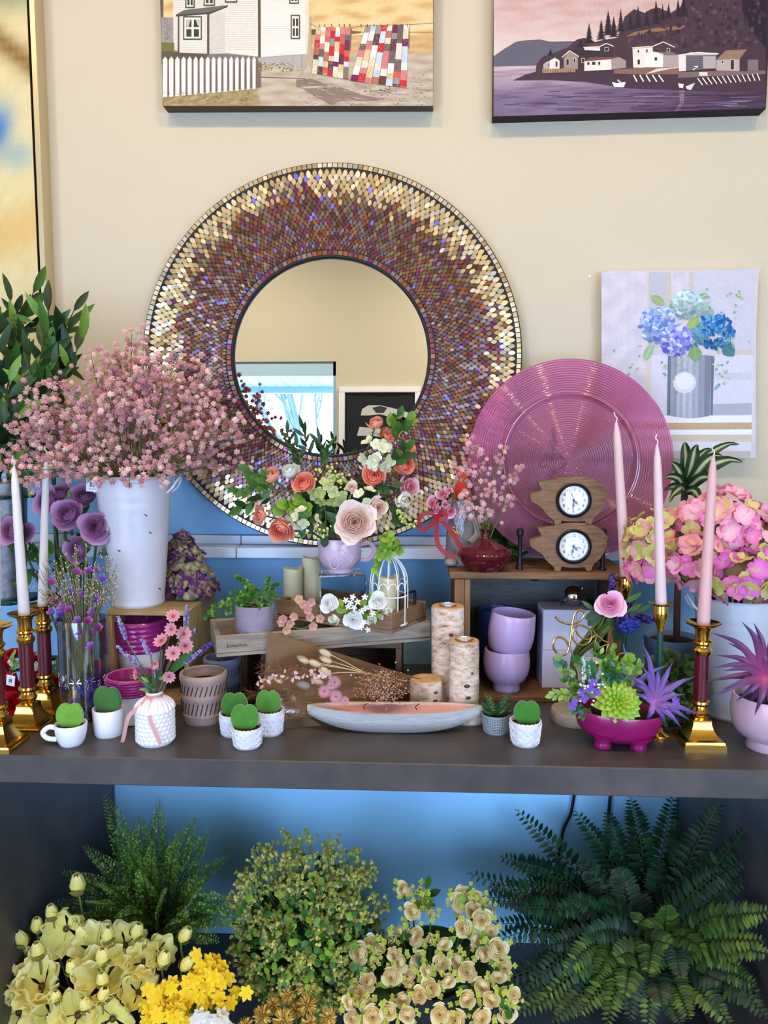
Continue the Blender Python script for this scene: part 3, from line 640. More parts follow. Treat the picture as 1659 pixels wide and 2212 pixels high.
q.poly([(240, 1340), (1520, 1335), (1520, 1400), (240, 1405)], (232, 230, 236), 3); q.poly([(240, 1405), (1520, 1395), (1520, 1455), (240, 1460)], (190, 164, 128), 3); q.poly([(240, 1460), (1520, 1452), (1520, 1500), (240, 1505)], (236, 234, 240), 3); q.rect(240, 1505, 1520, 1560, (206, 194, 172), 3); q.rect(240, 1560, 1516, 1640, (216, 214, 226), 3); q.rect(240, 1640, 1512, 1698, (190, 182, 178), 3)
for i in range(15):
    t = i/14; x = 795+t*370; sh = math.sin(t*PI); c = lerp((104, 114, 130), (200, 204, 212), (sh*.8+.25*(i % 2))*(1.1-t*.75))
    x2 = 795+(i+1)/14*370; q.poly([(x+8, 826-12*sh), (x2+8, 826-12*sh), (x2-6 if t > .9 else x2, 1335+26*sh), (x, 1335+26*sh)], c, 4)
q.dot(945, 1055, 100, 92, (206, 208, 216), 5, 18); q.dot(945, 1045, 78, 70, (222, 222, 228), 6, 16)
def heads(cx, cy, rx, ry, cols, n, k):
    for i in range(n):
        a = q.rnd.uniform(0, 2*PI); d = q.rnd.random()**.5; x = cx+rx*d*math.cos(a); y = cy+ry*d*math.sin(a)
        c = q.rnd.choice(cols); f = 1.12-.34*(y-cy+ry)/(2*ry); q.dot(x, y, q.rnd.uniform(16, 28), q.rnd.uniform(10, 20), tuple(min(255, v*f) for v in c), k, 7, q.rnd.uniform(0, 3))
def lf(x, y, L, w, rot, c, k=6):
    q.poly([(x+L*t*math.cos(rot)-s*w*math.sin(PI*t)*math.sin(rot), y+L*t*math.sin(rot)+s*w*math.sin(PI*t)*math.cos(rot)) for t, s in ((0, 1), (.25, 1), (.5, 1), (.75, 1), (1, 1), (.75, -1), (.5, -1), (.25, -1))], c, k)
    q.line(x, y, x+L*.95*math.cos(rot), y+L*.95*math.sin(rot), 3, tuple(min(255, v*1.3) for v in c), k+1)
lf(780, 390, 150, 40, 3.7, (150, 170, 112)); lf(960, 600, 160, 40, -.75, (148, 172, 96), 9); lf(1050, 880, 150, 60, -1.75, (120, 158, 104), 9); lf(1370, 830, 150, 60, -2.3, (70, 122, 118), 7); lf(600, 870, 170, 40, -1.1, (150, 182, 140), 7); lf(1080, 330, 70, 30, -.5, (150, 184, 130), 6)
for i in range(70):
    x, y, s = q.rnd.choice([(1390, 300, 30), (1330, 400, 60), (1250, 870, 50), (1265, 960, 40), (1250, 1080, 20), (520, 850, 60), (510, 940, 30), (840, 1010, 60), (910, 900, 50), (780, 920, 30), (1340, 700, 60), (1150, 350, 60)])
    lf(x+q.rnd.gauss(0, s), y+q.rnd.gauss(0, s*.8), q.rnd.uniform(20, 44), q.rnd.uniform(7, 13), q.rnd.uniform(0, 6.28), q.rnd.choice([(140, 168, 138), (112, 150, 132), (160, 180, 120), (126, 156, 150)]), 8)
heads(960, 390, 130, 120, [(150, 182, 180), (176, 204, 200), (124, 164, 162), (200, 220, 216)], 130, 6)
heads(1110, 440, 80, 70, [(160, 186, 180), (140, 170, 160)], 50, 6)
heads(1200, 620, 165, 150, [(36, 108, 168), (58, 130, 184), (22, 84, 148), (90, 160, 190)], 180, 8)
heads(1060, 640, 80, 100, [(110, 160, 176), (86, 144, 164)], 60, 8)
heads(715, 560, 150, 155, [(120, 150, 220), (146, 172, 232), (96, 128, 208), (176, 196, 240)], 170, 9)
heads(875, 690, 130, 130, [(120, 124, 226), (146, 150, 238), (96, 98, 214), (190, 196, 246)], 140, 11)
for (x, y) in ((728, 440), (690, 590), (600, 660), (830, 480), (930, 345), (870, 380), (1000, 310), (895, 460), (840, 690), (825, 765), (905, 740), (620, 520), (770, 690)): q.dot(x, y, 24, 15, (226, 232, 248), 13, 9, .5); q.dot(x, y+5, 17, 9, (170, 186, 232), 14, 8, .5)
part('print', q.m, MATS_print_dim, o, smooth=False)
# --- tall framed abstract at the left edge
x0 = P(0, 400, -.04)[0]-.42; x1 = P(110, 400, 0)[0]; zb_, zt_ = 1.50, 2.95
o = thing('tall_framed_abstract', 'tall abstract painting in ochre and blue inside a champagne floater frame', 'picture', ((x0+x1)/2, 0, zb_)); org = np.array(o.location)
mCham = mat('champagne_frame', (206, 192, 150), rough=.35, metal=.5, var=.08, vs_=60, stretch=(20, 20, 1)); w = x1-x0
part('frame_side', MB().add(box(.014, .05, zt_-zb_, (w/2-.007, -.025, (zt_-zb_)/2), .001)), mCham, o)
part('frame_side', MB().add(box(.014, .05, zt_-zb_, (-w/2+.007, -.025, (zt_-zb_)/2), .001)), mCham, o)
for z in (.007, zt_-zb_-.007): part('frame_rail', MB().add(box(w-.03, .05, .014, (0, -.025, z), .001)), mCham, o)
part('canvas', MB().add(box(w-.05, .03, zt_-zb_-.05, (0, -.022, (zt_-zb_)/2)), (60, 46, 30)), mPrint, o, smooth=False)
part('frame_back', MB().add(box(w-.03, .004, zt_-zb_-.03, (0, -.004, (zt_-zb_)/2)), (34, 26, 18)), mMatte, o, smooth=False)
def abst(x, y):
    bl = math.exp(-(((x-0)/110)**2+((y-900+x*.5)/150)**2)); bl2 = math.exp(-(((x-150)/130)**2+((y-1080)/90)**2)); br = math.exp(-((y-250-x*.75)/95)**2); gr = math.exp(-((y-30+x*.1)/90)**2); oc = math.exp(-((y-1640+x*.3)/180)**2)
    c = lerp((214, 198, 142), (222, 208, 160), wob(x*3, y*1.5)); c = lerp(c, (120, 84, 36), br*.85); c = lerp(c, (136, 146, 110), gr*.7); c = lerp(c, (214, 166, 84), oc*.6); c = lerp(c, (150, 176, 170), bl2*.9); return lerp(c, (62, 124, 186), bl)
q = Paint(-.0376, org, 0, 0, 3.457)
V = []; C = []
for j in range(61):
    for i in range(31):
        X = -w/2+.026+(w-.052)*i/30; Z = .026+(zt_-zb_-.052)*j/60; V.append((X, -.0376, Z)); C.append(abst(270-(w/2-.026-X)*2900, (2.63-(Z+zb_))*2780))
part('print', MB().add((np.array(V), grid(31, 61)), np.array(C)), mPrint, o, smooth=False)
# nail hole in the wall
solo('wall_plug', MB().add(lathe([(1e-5, 0), (.003, 0), (.003, .004), (1e-5, .004)], 10), M=Rm('x', PI/2)), mStone, 'small grey wall plug left of the hydrangea painting', 'plug', tuple(P(1273, 598, 0)))
# ================================================================== wares on the table
def hz(p): d = np.array([p[0]-CAM[0], p[1]-CAM[1], 0]); return d/np.linalg.norm(d)
def stand(px, py, r=0., z=T): g = G(px, py, z); return g+hz(g)*r
def zat(px, py, Y): return P(px, py, Y)[2]
def text_geo(body, size, th=0.):
    cu = bpy.data.curves.new('t', 'FONT'); cu.body = body; cu.size = size; cu.align_x = 'CENTER'; cu.align_y = 'CENTER'; cu.extrude = th; cu.resolution_u = 3
    o = bpy.data.objects.new('t', cu); COL.objects.link(o); bpy.context.view_layer.update()
    me = bpy.data.meshes.new_from_object(o.evaluated_get(bpy.context.evaluated_depsgraph_get()))
    V = np.array([v.co[:] for v in me.vertices]); F = [tuple(f.vertices) for f in me.polygons]
    bpy.data.objects.remove(o); bpy.data.curves.remove(cu); bpy.data.meshes.remove(me); return V, F
STANDUP = Rm('x', PI/2)       # text lying in XY -> standing, facing -Y
def crate(name, label, x0, x1, yf, yb, z0, z1, th, col, m=None, back=True, cat='crate'):
    o = thing(name, label, cat, ((x0+x1)/2, (yf+yb)/2, z0)); w, d, h = x1-x0, yb-yf, z1-z0; m = m or mWood; rr = random.Random(len(name))
    def c(): return tuple(v*rr.uniform(.88, 1.08) for v in col)
    part('top_board', MB().add(box(w, d, th, (0, 0, h-th/2), .0015), c()), m, o); part('bottom_board', MB().add(box(w, d, th, (0, 0, th/2), .0015), c()), m, o)
    for s in (-1, 1): part('side_board', MB().add(box(th, d-.002, h-2*th-.001, (s*(w/2-th/2-.001), 0, h/2), .0012), c()), mWoodV, o)
    if back:
        n = 3; hh = (h-2*th-.004)/n
        for i in range(n): part('back_board', MB().add(box(w-2*th-.004, th*.6, hh-.002, (0, d/2-th*.4, th+.002+hh*(i+.5)), .001), c()), m, o)
    return o
# ---- left crate with the white florist bucket
CF = -.356; cx0 = P(231, 1420, CF)[0]; cx1 = P(409, 1420, CF)[0]; CT = zat(320, 1319, CF)
crate('small_wooden_crate', 'small open pine crate holding the purple pots under the white bucket', cx0, cx1, CF, CF+.235, T, CT, .012, (196, 156, 108))
def bucket(name, label, c, rb, rt, H, col, m, rings=(.86, .78), group=None, handle=True):
    o = thing(name, label, 'bucket', tuple(c), group)
    pr = [(rb*.96, 0), (rb, .004), (rb*1.015, .008), (rb, .012)]
    for i in range(1, 40):
        t = i/39; r = rb+(rt-rb)*t
        for q in rings: r += .0035*math.exp(-((t-q)/.010)**2)
        pr.append((r, .012+(H-.018)*t))
    pr += [(rt+.004, H-.005), (rt+.005, H-.002), (rt+.003, H), (rt, H-.002)]
    pr2 = [(rt-.001, H-.006), (rb-.002, .012), (1e-5, .010)]
    part('body', MB().add(lathe([(1e-5, 0)]+pr+pr2, 48), col), m, o)
    if handle:
        for s in (-1, 1):
            rh = rt*.99; z = H*.87
            pts = [(s*(rh-.002), -.02, z), (s*(rh+.012), -.022, z+.012), (s*(rh+.022), -.012, z+.03), (s*(rh+.024), 0, z+.036), (s*(rh+.022), .012, z+.03), (s*(rh+.012), .022, z+.012), (s*(rh-.002), .02, z)]
            part('handle', MB().add(tube(spline(pts, 16), .0028, 6), col), m, o)
    return o
mBuck = mat('white_enamel', rough=.3, var=.12, vs_=7, bump=.05, bs=12)
bl = stand(298, 1316, .062, CT); BH = zat(292, 1027, bl[1])-CT
bkt = bucket('white_florist_bucket', 'tall white enamel florist bucket with two rings on the pine crate', bl, .0625, .0865, BH, (214, 214, 220), mBuck)
Bmouth = bl+np.array((0, 0, BH))
m = MB()
for (px, py) in ((325, 1151), (345, 1272), (257, 1190), (315, 1113), (272, 1082)):
    pt = P(px, py, bl[1]-.075)-bl; m.add(ball(1, 6, 5), (50, 48, 52), Tm(*pt) @ Rm('y', .5) @ Sm(.004, .002, .0014))
part('chip', m, mMatte, bkt)
def price_tag(name, label, p, w, h, tilt, c=(236, 236, 240), yaw=0.):
    o = thing(name, label, 'price tag', tuple(p)); o.rotation_euler = (0, tilt, yaw)
    part('card', MB().add(box(w, .0008, h, (0, 0, 0), .0002), c), mMatte, o)
    m = MB(); rr = random.Random(1)
    for i in range(9): m.add(box(rr.choice([.4, .7, 1.])*w/30, .0003, h*.34, (-w*.2+i*w*.045, -.0006, -.02*h)), (40, 40, 44))
    m.add(box(w*.6, .0003, h*.03, (0, -.0006, -h*.32)), (120, 120, 124)); m.add(box(w*.4, .0003, h*.03, (.05*w, -.0006, h*.28)), (120, 120, 124))
    part('barcode', m, mMatte, o); part('string', MB().add(tube([(0, 0, h*.42), (w*.1, .004, h*.7), (w*.35, .012, h*.8)], .0006, 4), (210, 205, 190)), mMatte, o)
    return o
price_tag('price_tag', 'white barcode price tag hanging at the rim of the white bucket', P(200, 1046, bl[1]-.05), .030, .034, .05)
# ---- ceramic pots with magenta rope bands
def rope_pot(name, label, c, R, H, bandz, group=None, tilt=None):
    o = thing(name, label, 'plant pot', tuple(c), group)
    if tilt: o.rotation_euler = tilt
    r0 = R*.80
    part('body', MB().add(lathe(cupV([(r0*.9, 0), (r0, .003)]+[(r0+(R*.97-r0)*i/8, .003+(H-.003)*i/8) for i in range(1, 9)], .004), 40), (226, 222, 224)), mSatin, o)
    n = 6; band = o_b = MB(); hb = H-bandz; pr = []
    for i in range(n*6+1):
        t = i/(n*6); z = bandz+hb*t; r = (r0+(R*.97-r0)*(z/H))+.0022+.0016*abs(math.sin(t*n*PI)); pr.append((r, z))
    pr = [(pr[0][0]-.002, bandz)]+pr+[(R*.97, H+.002), (R*.97-.004, H+.001)]+[(R*.87-(R*.87-r0*.84)*t, H-.001-(H-.012)*t) for t in (0, .5, 1)]+[(1e-5, .011)]
    V, F = lathe(pr, 64); th = np.arctan2(V[:, 1], V[:, 0]); k = 1+.012*np.sin(th*46+V[:, 2]*900)*(V[:, 2] > bandz)*(np.hypot(V[:, 0], V[:, 1]) > R*.9); V[:, 0] *= k; V[:, 1] *= k
    part('rope_band', MB().add((V, [f for f in F if len(f) < 5]), (150, 34, 112)), mCeram, o)
    return o
pa = stand(288, 1572, .05); Rp = 58*mpp(pa[1])
rope_pot('rope_band_pot', 'white pot with magenta rope band standing on the table before the crate', pa, Rp, zat(288, 1458, pa[1])-T, (zat(288, 1510, pa[1]-.05)-T), 'magenta banded pots')
Hc = zat(318, 1452, CF+.055)-T-.0125
pc = np.array((P(318, 1480, CF+.055)[0], CF+.058, T+.0125)); rope_pot('rope_band_pot', 'white pot with magenta rope band inside the crate under another pot', pc, .052, Hc, Hc*.6, 'magenta banded pots')
pb = pc+np.array((-.014, 0, Hc+.004)); Rb = 56*mpp(pb[1]); hb_ = min(zat(300, 1338, pb[1])-pb[2], CT-.02-pb[2])
rope_pot('rope_band_pot', 'topmost magenta rope band pot of the stack inside the crate', pb, Rb, hb_, hb_*.42, 'magenta banded pots')
# ---- brass and burgundy candlesticks, taper candles
mBurg = mat('burgundy_lacquer', (88, 10, 26), rough=.3, coat=.4)
mGreenL = mat('dark_green_lacquer', (14, 62, 54), rough=.35)
def taper(name, label, base, tipw, r0, r1, lean, col, bud=0.):
    o = thing(name, label, 'candle', tuple(base), 'taper candles'); L = tipw; n = 14
    pts = [np.array((lean[0]*t, lean[1]*t, L*t)) for t in np.linspace(0, 1, n)]; rr = [r0+(r1-r0)*t for t in np.linspace(0, 1, n)]
    rr[-1] = r1*.35; rr[-2] = r1*.9
    part('wax', MB().add(tube(pts, rr, 14), col), mWax, o)
    e = pts[-1]; part('wick', MB().add(tube(spline([e, e+(.002, 0, .008), e+(-.003, 0, .014), e+(-.001+bud, 0, .022)], 8), .0014, 5), (226, 216, 206)), mMatte, o)
    return o
def stick(name, label, c, H, rz=0., s=1.):
    o = thing(name, label, 'candlestick', tuple(c), 'brass and burgundy candlesticks', rz); w = .041*s
    pr = [(w, 0), (w, .006), (w*.95, .008), (w*.93, .012), (w*.74, .014), (w*.66, .020), (w*.52, .031), (w*.44, .042), (w*.44, .050), (w*.30, .053)]
    V = []; F = []
    for a, z in pr: V += [(-a, -a, z), (a, -a, z), (a, a, z), (-a, a, z)]
    F = grid(4, len(pr), True)+[(3, 2, 1, 0), tuple((len(pr)-1)*4+i for i in range(4))]
    part('foot', MB().add((np.array(V), F)), mBrass, o, sharp=20)
    k = s*.0143; zc = H*.735
    part('lower_collar', MB().add(lathe([(1e-5, .052), (k*.9, .053), (k*1.25, .060), (k*1.32, .064), (k*.95, .072), (k*.92, .076), (k*1.3, .082), (k*1.25, .087), (k*.9, .089), (1e-5, .089)], 28)), mBrass, o)
    part('column', MB().add(lathe([(1e-5, .088), (k, .088), (k*1.02, zc), (1e-5, zc)], 32)), mBurg, o)
    part('socket', MB().add(lathe([(1e-5, zc-.001), (k*1.1, zc), (k*1.3, zc+.006), (k*1.35, zc+.010), (k*1.0, zc+.016), (k*.98, zc+.019), (k*1.3, zc+.024), (k*1.28, zc+.028), (k*1.0, zc+.031), (k*1.02, H-.018), (k*1.25, H-.010), (k*2.3, H-.003), (k*2.42, H), (k*2.3, H+.0006), (k*1.2, H-.006), (1e-5, H-.007)], 36)), mBrass, o)
    return o
HS = .247
def pair(colpx, basey, frontpx, candle_base, candle_tip, clab, slab_, col, r0=.0118, tipz=None):
    g = G(frontpx, basey); Yc = g[1]+.041; X = P(colpx[0], colpx[1], Yc)[0]; c = np.array((X, Yc, T))
    stick('brass_candlestick', slab_, c, HS)
    b = np.array((X, Yc, T+HS-.005)); tip = P(candle_tip[0], candle_tip[1], Yc); L = tip[2]-b[2]
    taper('taper_candle', clab, b, L, r0, r0*.62, (tip[0]-b[0], 0), col)
    return c
pair((60, 1490), 1583, 38, None, (30, 1008), 'ivory taper candle second from the left edge', 'burgundy column brass candlestick second from the left edge', (238, 232, 226))
pair((99, 1480), 1551, 82, None, (100, 985), 'ivory taper candle in the rear of the three left candlesticks', 'burgundy column brass candlestick rearmost of the left three', (232, 228, 224), .0105)
pair((-4, 1520), 1629, -30, None, (-8, 1050), 'ivory taper candle cut by the left edge of the photo', 'burgundy column brass candlestick at the extreme left', (240, 226, 206))
pair((1514, 1480), 1619, 1529, None, (1541, 985), 'pink taper candle nearest the right edge', 'burgundy column brass candlestick near the right edge beside the magenta bowl', (232, 184, 180), .0128)
def slim(name, label, c, H, stem_m, dish=.0235):
    o = thing(name, label, 'candlestick', tuple(c), 'slim green candlesticks')
    part('foot', MB().add(lathe([(1e-5, 0), (.029, 0), (.029, .003), (.026, .006), (.014, .010), (.010, .016), (.007, .024), (1e-5, .024)], 32)), mBrass, o)
    part('stem', MB().add(lathe([(1e-5, .022), (.0062, .022), (.0062, H-.056), (1e-5, H-.056)], 20)), stem_m, o)
    part('cup', MB().add(lathe([(1e-5, H-.058), (.0075, H-.058), (.0085, H-.050), (.012, H-.036), (.0155, H-.026), (.0145, H-.016), (.0135, H-.006), (dish, H-.001), (dish+.001, H), (.012, H-.003), (1e-5, H-.004)], 30)), mBrass, o)
    return o
ce = stand(1430, 1598, .029); ce[0] = P(1423, 1450, ce[1])[0]; He = zat(1419, 1302, ce[1])-T
slim('green_stem_candlestick', 'slim brass candlestick with dark green stem behind the magenta bowl', ce, He, mGreenL)
t_ = P(1419, 962, ce[1]); b_ = np.array((ce[0], ce[1], T+He-.003)); taper('taper_candle', 'pale pink taper candle in the middle of the right three', b_, t_[2]-b_[2], .0112, .0075, (t_[0]-b_[0], 0), (236, 208, 206))
cdd = np.array(P(1347, 1400, -.335)); cdd[2] = T; Hd = zat(1345, 1243, -.335)-T
slim('green_stem_candlestick', 'slim brass candlestick with dark stem beside the wooden riser', cdd, Hd, mGreenL)
t_ = P(1331, 912, -.335); b_ = np.array((cdd[0], -.335, T+Hd-.003)); taper('taper_candle', 'pale pink taper candle before the pink glass disc', b_, t_[2]-b_[2], .0122, .0085, (t_[0]-b_[0], 0), (236, 202, 200), -.004)
# ---- glass cylinder vase
cg = stand(186, 1562, .054); Rg = 53*mpp(cg[1]); Hg = zat(183, 1347, cg[1]-Rg)-T
mFilm = clear('clear_cellophane', (.93, .95, .97), .35, .12)
vz = thing('glass_cylinder_vase', 'clear cut glass cylinder vase behind the white mug', 'vase', tuple(cg))
mVase = clear('thin_vase_glass', (.90, .94, .94), .3, .03)
V, F = lathe([(Rg, .002), (Rg*1.0, Hg*.5), (Rg*1.0, Hg), (Rg-.002, Hg+.001), (Rg-.0035, Hg), (Rg-.0035, .012)], 48); F = F[:-2]
part('wall', MB().add((V, F)), mVase, vz); part('glass_foot', MB().add(lathe([(1e-5, 0), (Rg, 0), (Rg, .011), (1e-5, .011)], 48), (225, 238, 236)), mGlass, vz)
m = MB()
for k in range(5):
    a = -2.6+k*.55; z = Hg*.40; ctr = np.array((Rg*1.003*math.cos(a), Rg*1.003*math.sin(a), z))
    for j in range(10):
        b = j/10*2*PI; L = .026; t = np.array((-math.sin(a), math.cos(a), 0)); m.add(tube([ctr+.004*(t*math.cos(b)+np.array((0, 0, math.sin(b)))), ctr+L*.6*(t*math.cos(b)*.8+np.array((0, 0, math.sin(b))))], .0008, 4), (240, 245, 250))
part('cut_star', m, mSteel, vz)
m = MB(); rr = random.Random(8)
for i in range(55):
    a = rr.uniform(0, 6.28); d = Rg*.78*rr.random()**.5; p = (d*math.cos(a), d*math.sin(a), .016+rr.random()*.05+abs(d*math.cos(a))*.5)
    m.add(leaf(.035, .02, 3, .5, .3, .4, (70, 56, 190), (110, 92, 225)), None, aim((rr.uniform(-1, 1), rr.uniform(-1, 1), rr.uniform(-.2, .8)), rr.uniform(0, 6), p))
part('purple_shred', m, mat('purple_cellophane', rough=.2, transl=.2, coat=.4), vz, kind='stuff')
# ---- small white wares at the front left
def heart(R, th, col=(74, 140, 40)):
    o = []; n = 32
    for i in range(n):
        t = 2*PI*i/n-PI/2; dd = math.atan2(math.sin(t-PI/2), math.cos(t-PI/2)); r = R*(1.0+.06*math.exp(-((abs(dd)-.62)/.4)**2)-.20*math.exp(-(dd/.20)**2)-.02*math.exp(-((abs(dd)-PI)/.5)**2)); o.append((r*math.cos(t), r*math.sin(t)*1.0+R*.80))
    V = []; V += [(x, -th*.2, z) for x, z in o]; V += [(x*.97, -th*.5, (z-R)*.97+R) for x, z in o]; V += [(x*.55, -th*.62, (z-R)*.55+R) for x, z in o]; V += [(0, -th*.64, R)]
    V += [(x, th*.2, z) for x, z in o]; V += [(x*.97, th*.5, (z-R)*.97+R) for x, z in o]; V += [(x*.55, th*.62, (z-R)*.55+R) for x, z in o]; V += [(0, th*.64, R)]
    F = grid(n, 3, True)+[(2*n+i, 2*n+(i+1) % n, 3*n) for i in range(n)]; b = 3*n+1
    F += [f[::-1] for f in grid(n, 3, True, b)]+[(b+2*n+(i+1) % n, b+2*n+i, b+3*n) for i in range(n)]+[(i, b+i, b+(i+1) % n, (i+1) % n) for i in range(n)]
    return np.array(V), [f[::-1] for f in F]
def hoya(label, top, R, px, py, rot=0., col=(84, 150, 40), tilt=0., fuzzy=True):
    """heart leaf standing in a pot; px,py the leaf centre"""
    o = thing('heart_leaf_plant', label, 'plant', tuple(top), 'heart leaf plants', rot); o.rotation_euler = (tilt, 0, rot)
    Rw = R
    lf = part('heart_leaf', MB().add(heart(Rw, .009), col), mFuzz if fuzzy else mLeaf, o, Tm(0, 0, .001))
    part('leaf_stalk', MB().add(tube([(0, 0, -.012), (0, 0, .004)], .002, 5), (150, 130, 80)), mMatte, o)
    return o
def soil_disc(o, r, z): part('soil', MB().add(lathe([(1e-5, z-.002), (r, z-.002), (r*.9, z+.001), (1e-5, z+.002)], 20)), mSoil, o)
cm = stand(155, 1617, .026); Rm_ = 36*mpp(cm[1]); Hm = zat(155, 1563, cm[1])-T
mug = thing('white_mug', 'small white mug with a looped handle at the left', 'mug', tuple(cm), None, .15)
part('body', MB().add(lathe(cupV([(Rm_*.66, 0), (Rm_*.74, .003), (Rm_*.86, Hm*.3), (Rm_*.95, Hm*.6), (Rm_, Hm)], .0035), 40), (238, 238, 242)), mCeram, mug)
part('handle', MB().add(tube(spline([(-Rm_*.93, 0, Hm*.82), (-Rm_*1.35, 0, Hm*.86), (-Rm_*1.72, 0, Hm*.6), (-Rm_*1.45, 0, Hm*.32), (-Rm_*.88, 0, Hm*.25)], 20), .0052, 10), (238, 238, 242)), mCeram, mug)
soil_disc(mug, Rm_*.88, Hm*.86)
hoya('bright green heart shaped leaf growing in the small white mug', cm+np.array((0, -.002, Hm*.86)), 31*mpp(cm[1]), 0, 0, .1, (112, 170, 46))
c2 = stand(236, 1596, .028); R2 = 35*mpp(c2[1]); H2 = zat(233, 1530, c2[1])-T
pw = thing('plain_white_pot', 'plain white ceramic pot between the mug and the honeycomb vase', 'plant pot', tuple(c2)); part('body', MB().add(lathe(cupV([(R2*.84, 0), (R2*.9, .003), (R2*.95, H2*.4), (R2, H2)], .0035), 40), (236, 236, 242)), mCeram, pw); soil_disc(pw, R2*.88, H2*.86)
hoya('dark green heart shaped leaf leaning in the plain white pot', c2+np.array((0, -.002, H2*.84)), 34*mpp(c2[1]), 0, 0, -.15, (52, 112, 34))
# ---- honeycomb vase with ribbon
ch = stand(337, 1617, .036); Rh = 42*mpp(ch[1]); Hn = zat(336, 1493, ch[1])-T
hv = thing('honeycomb_bottle_vase', 'white bottle vase with raised honeycomb bumps', 'vase', tuple(ch))
zs = Hn*.66
part('body', MB().add(lathe([(1e-5, 0), (Rh*.88, 0), (Rh*.97, .004), (Rh*.98, .3*Hn), (Rh*.98, zs), (Rh*.90, zs+.1*Hn), (Rh*.62, zs+.19*Hn), (Rh*.43, zs+.225*Hn), (Rh*.38, zs+.24*Hn), (Rh*.38, Hn-.006), (Rh*.46, Hn-.003), (Rh*.46, Hn), (Rh*.36, Hn), (Rh*.32, Hn-.02), (1e-5, Hn-.03)], 56), (240, 238, 240)), mCeram, hv)
Ms = []; nb = 22
for r_ in range(8):
    for i in range(nb): a = 2*PI*(i+.5*(r_ % 2))/nb; Ms.append(Tm(Rh*.955*math.cos(a), Rh*.955*math.sin(a), .008+r_*zs/8.0+.002) @ Rm('z', a) @ Sm(.0042, .0062, .0058))
spread('honeycomb_bump', ball(1, 10, 6)[:2], mCeram, hv, Ms, np.tile((240, 238, 240), (len(Ms), 1)))
for i in range(nb):
    a = 2*PI*i/nb; pts = [(Rh*k*math.cos(a), Rh*k*math.sin(a), z) for k, z in ((.97, zs), (.90, zs+.1*Hn), (.63, zs+.19*Hn), (.44, zs+.226*Hn))]
    part('shoulder_rib', MB().add(tube(spline(pts, 8), [.0045, .005, .0045, .004, .0035, .003, .0025, .002, .0015], 6), (240, 238, 240)), mCeram, hv)
mRib = mat('sheer_ribbon', rough=.4, transl=.4, alpha=.85)
def strip(pts, w, col, side=(0, 0, 1), n=24):
    p = spline(pts, n); V = []; t = np.gradient(p, axis=0)
    for i in range(len(p)):
        s = np.cross(t[i], side); s /= np.linalg.norm(s)+1e-9; V += [p[i]-s*w/2, p[i]+s*w/2]
    return np.array(V), [(2*i, 2*i+1, 2*i+3, 2*i+2) for i in range(len(p)-1)]
rb = thing('pink_ribbon', 'pink sheer ribbon tied round the neck of the honeycomb vase', 'ribbon', tuple(ch+np.array((0, 0, zs+.24*Hn))))
a_ = np.linspace(0, 2*PI, 13)[:-1]; part('neck_loop', MB().add(tube([(Rh*.42*math.cos(a), Rh*.42*math.sin(a), .004) for a in a_], .0028, 6, closed=True), (240, 176, 170)), mRib, rb)
zz = -(zs+.24*Hn)
part('ribbon_tail', MB().add(strip([(-.01, -Rh*.42, .003), (-.02, -Rh*.72, -.012), (-.040, -Rh*.98, -.03), (-.052, -Rh*1.0, zz+.02), (-.056, -Rh*.98, zz+.018)], .008, None, (0, 1, 0)), (242, 180, 172)), mRib, rb)
part('ribbon_tail', MB().add(strip([(-.002, -Rh*.44, .002), (.002, -Rh*.80, -.010), (.004, -Rh*1.10, -.032), (.012, -Rh*1.15, zz+.045), (.024, -Rh*1.08, zz+.012)], .0085, None, (0, 1, 0)), (242, 180, 172)), mRib, rb)
# ---- etched stoneware pots
def etched(label, c, R, H, col, cat='plant pot', dark=(62, 54, 56)):
    o = thing('etched_stoneware_pot', label, cat, tuple(c), 'etched stoneware pots')
    part('body', MB().add(lathe(cupV([(R*.80, 0), (R*.84, .004), (R*.86, H*.14), (R*.90, H*.18), (R*.885, H*.2), (R*.92, H*.5), (R*.94, H*.52), (R*.95, H*.58), (R*.93, H*.6), (R*.955, H*.86), (R*1.0, H*.9), (R*1.0, H*.97), (R*.98, H)], .006), 48), col), mStone, o)
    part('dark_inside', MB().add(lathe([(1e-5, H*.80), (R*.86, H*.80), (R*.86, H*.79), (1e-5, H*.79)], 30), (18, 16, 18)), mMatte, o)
    for (za, zb2) in ((.23, .47), (.63, .83)):
        for i in range(30):
            a = 2*PI*i/30; p = [(R*k*math.cos(a+b), R*k*math.sin(a+b), H*z) for k, b, z in ((.912 if za < .5 else .952, 0, za), (.925 if za < .5 else .957, .07, (za+zb2)/2), (.935 if za < .5 else .962, .14, zb2))]
            part('etched_groove', MB().add(tube(p, .0011, 4), dark), mMatte, o)
    return o
cp = stand(442, 1571, .047); Rq = 53*mpp(cp[1]); etched('beige stoneware pot etched with slanted strokes, left of the three heart plants', cp, Rq, zat(440, 1452, cp[1])-T, (176, 152, 140))
cq = np.array(P(480, 1480, -.345)); cq[2] = T; etched('blue grey etched pot standing behind the beige one', cq, 41*mpp(-.345), zat(480, 1420, -.345)-T, (112, 116, 138))
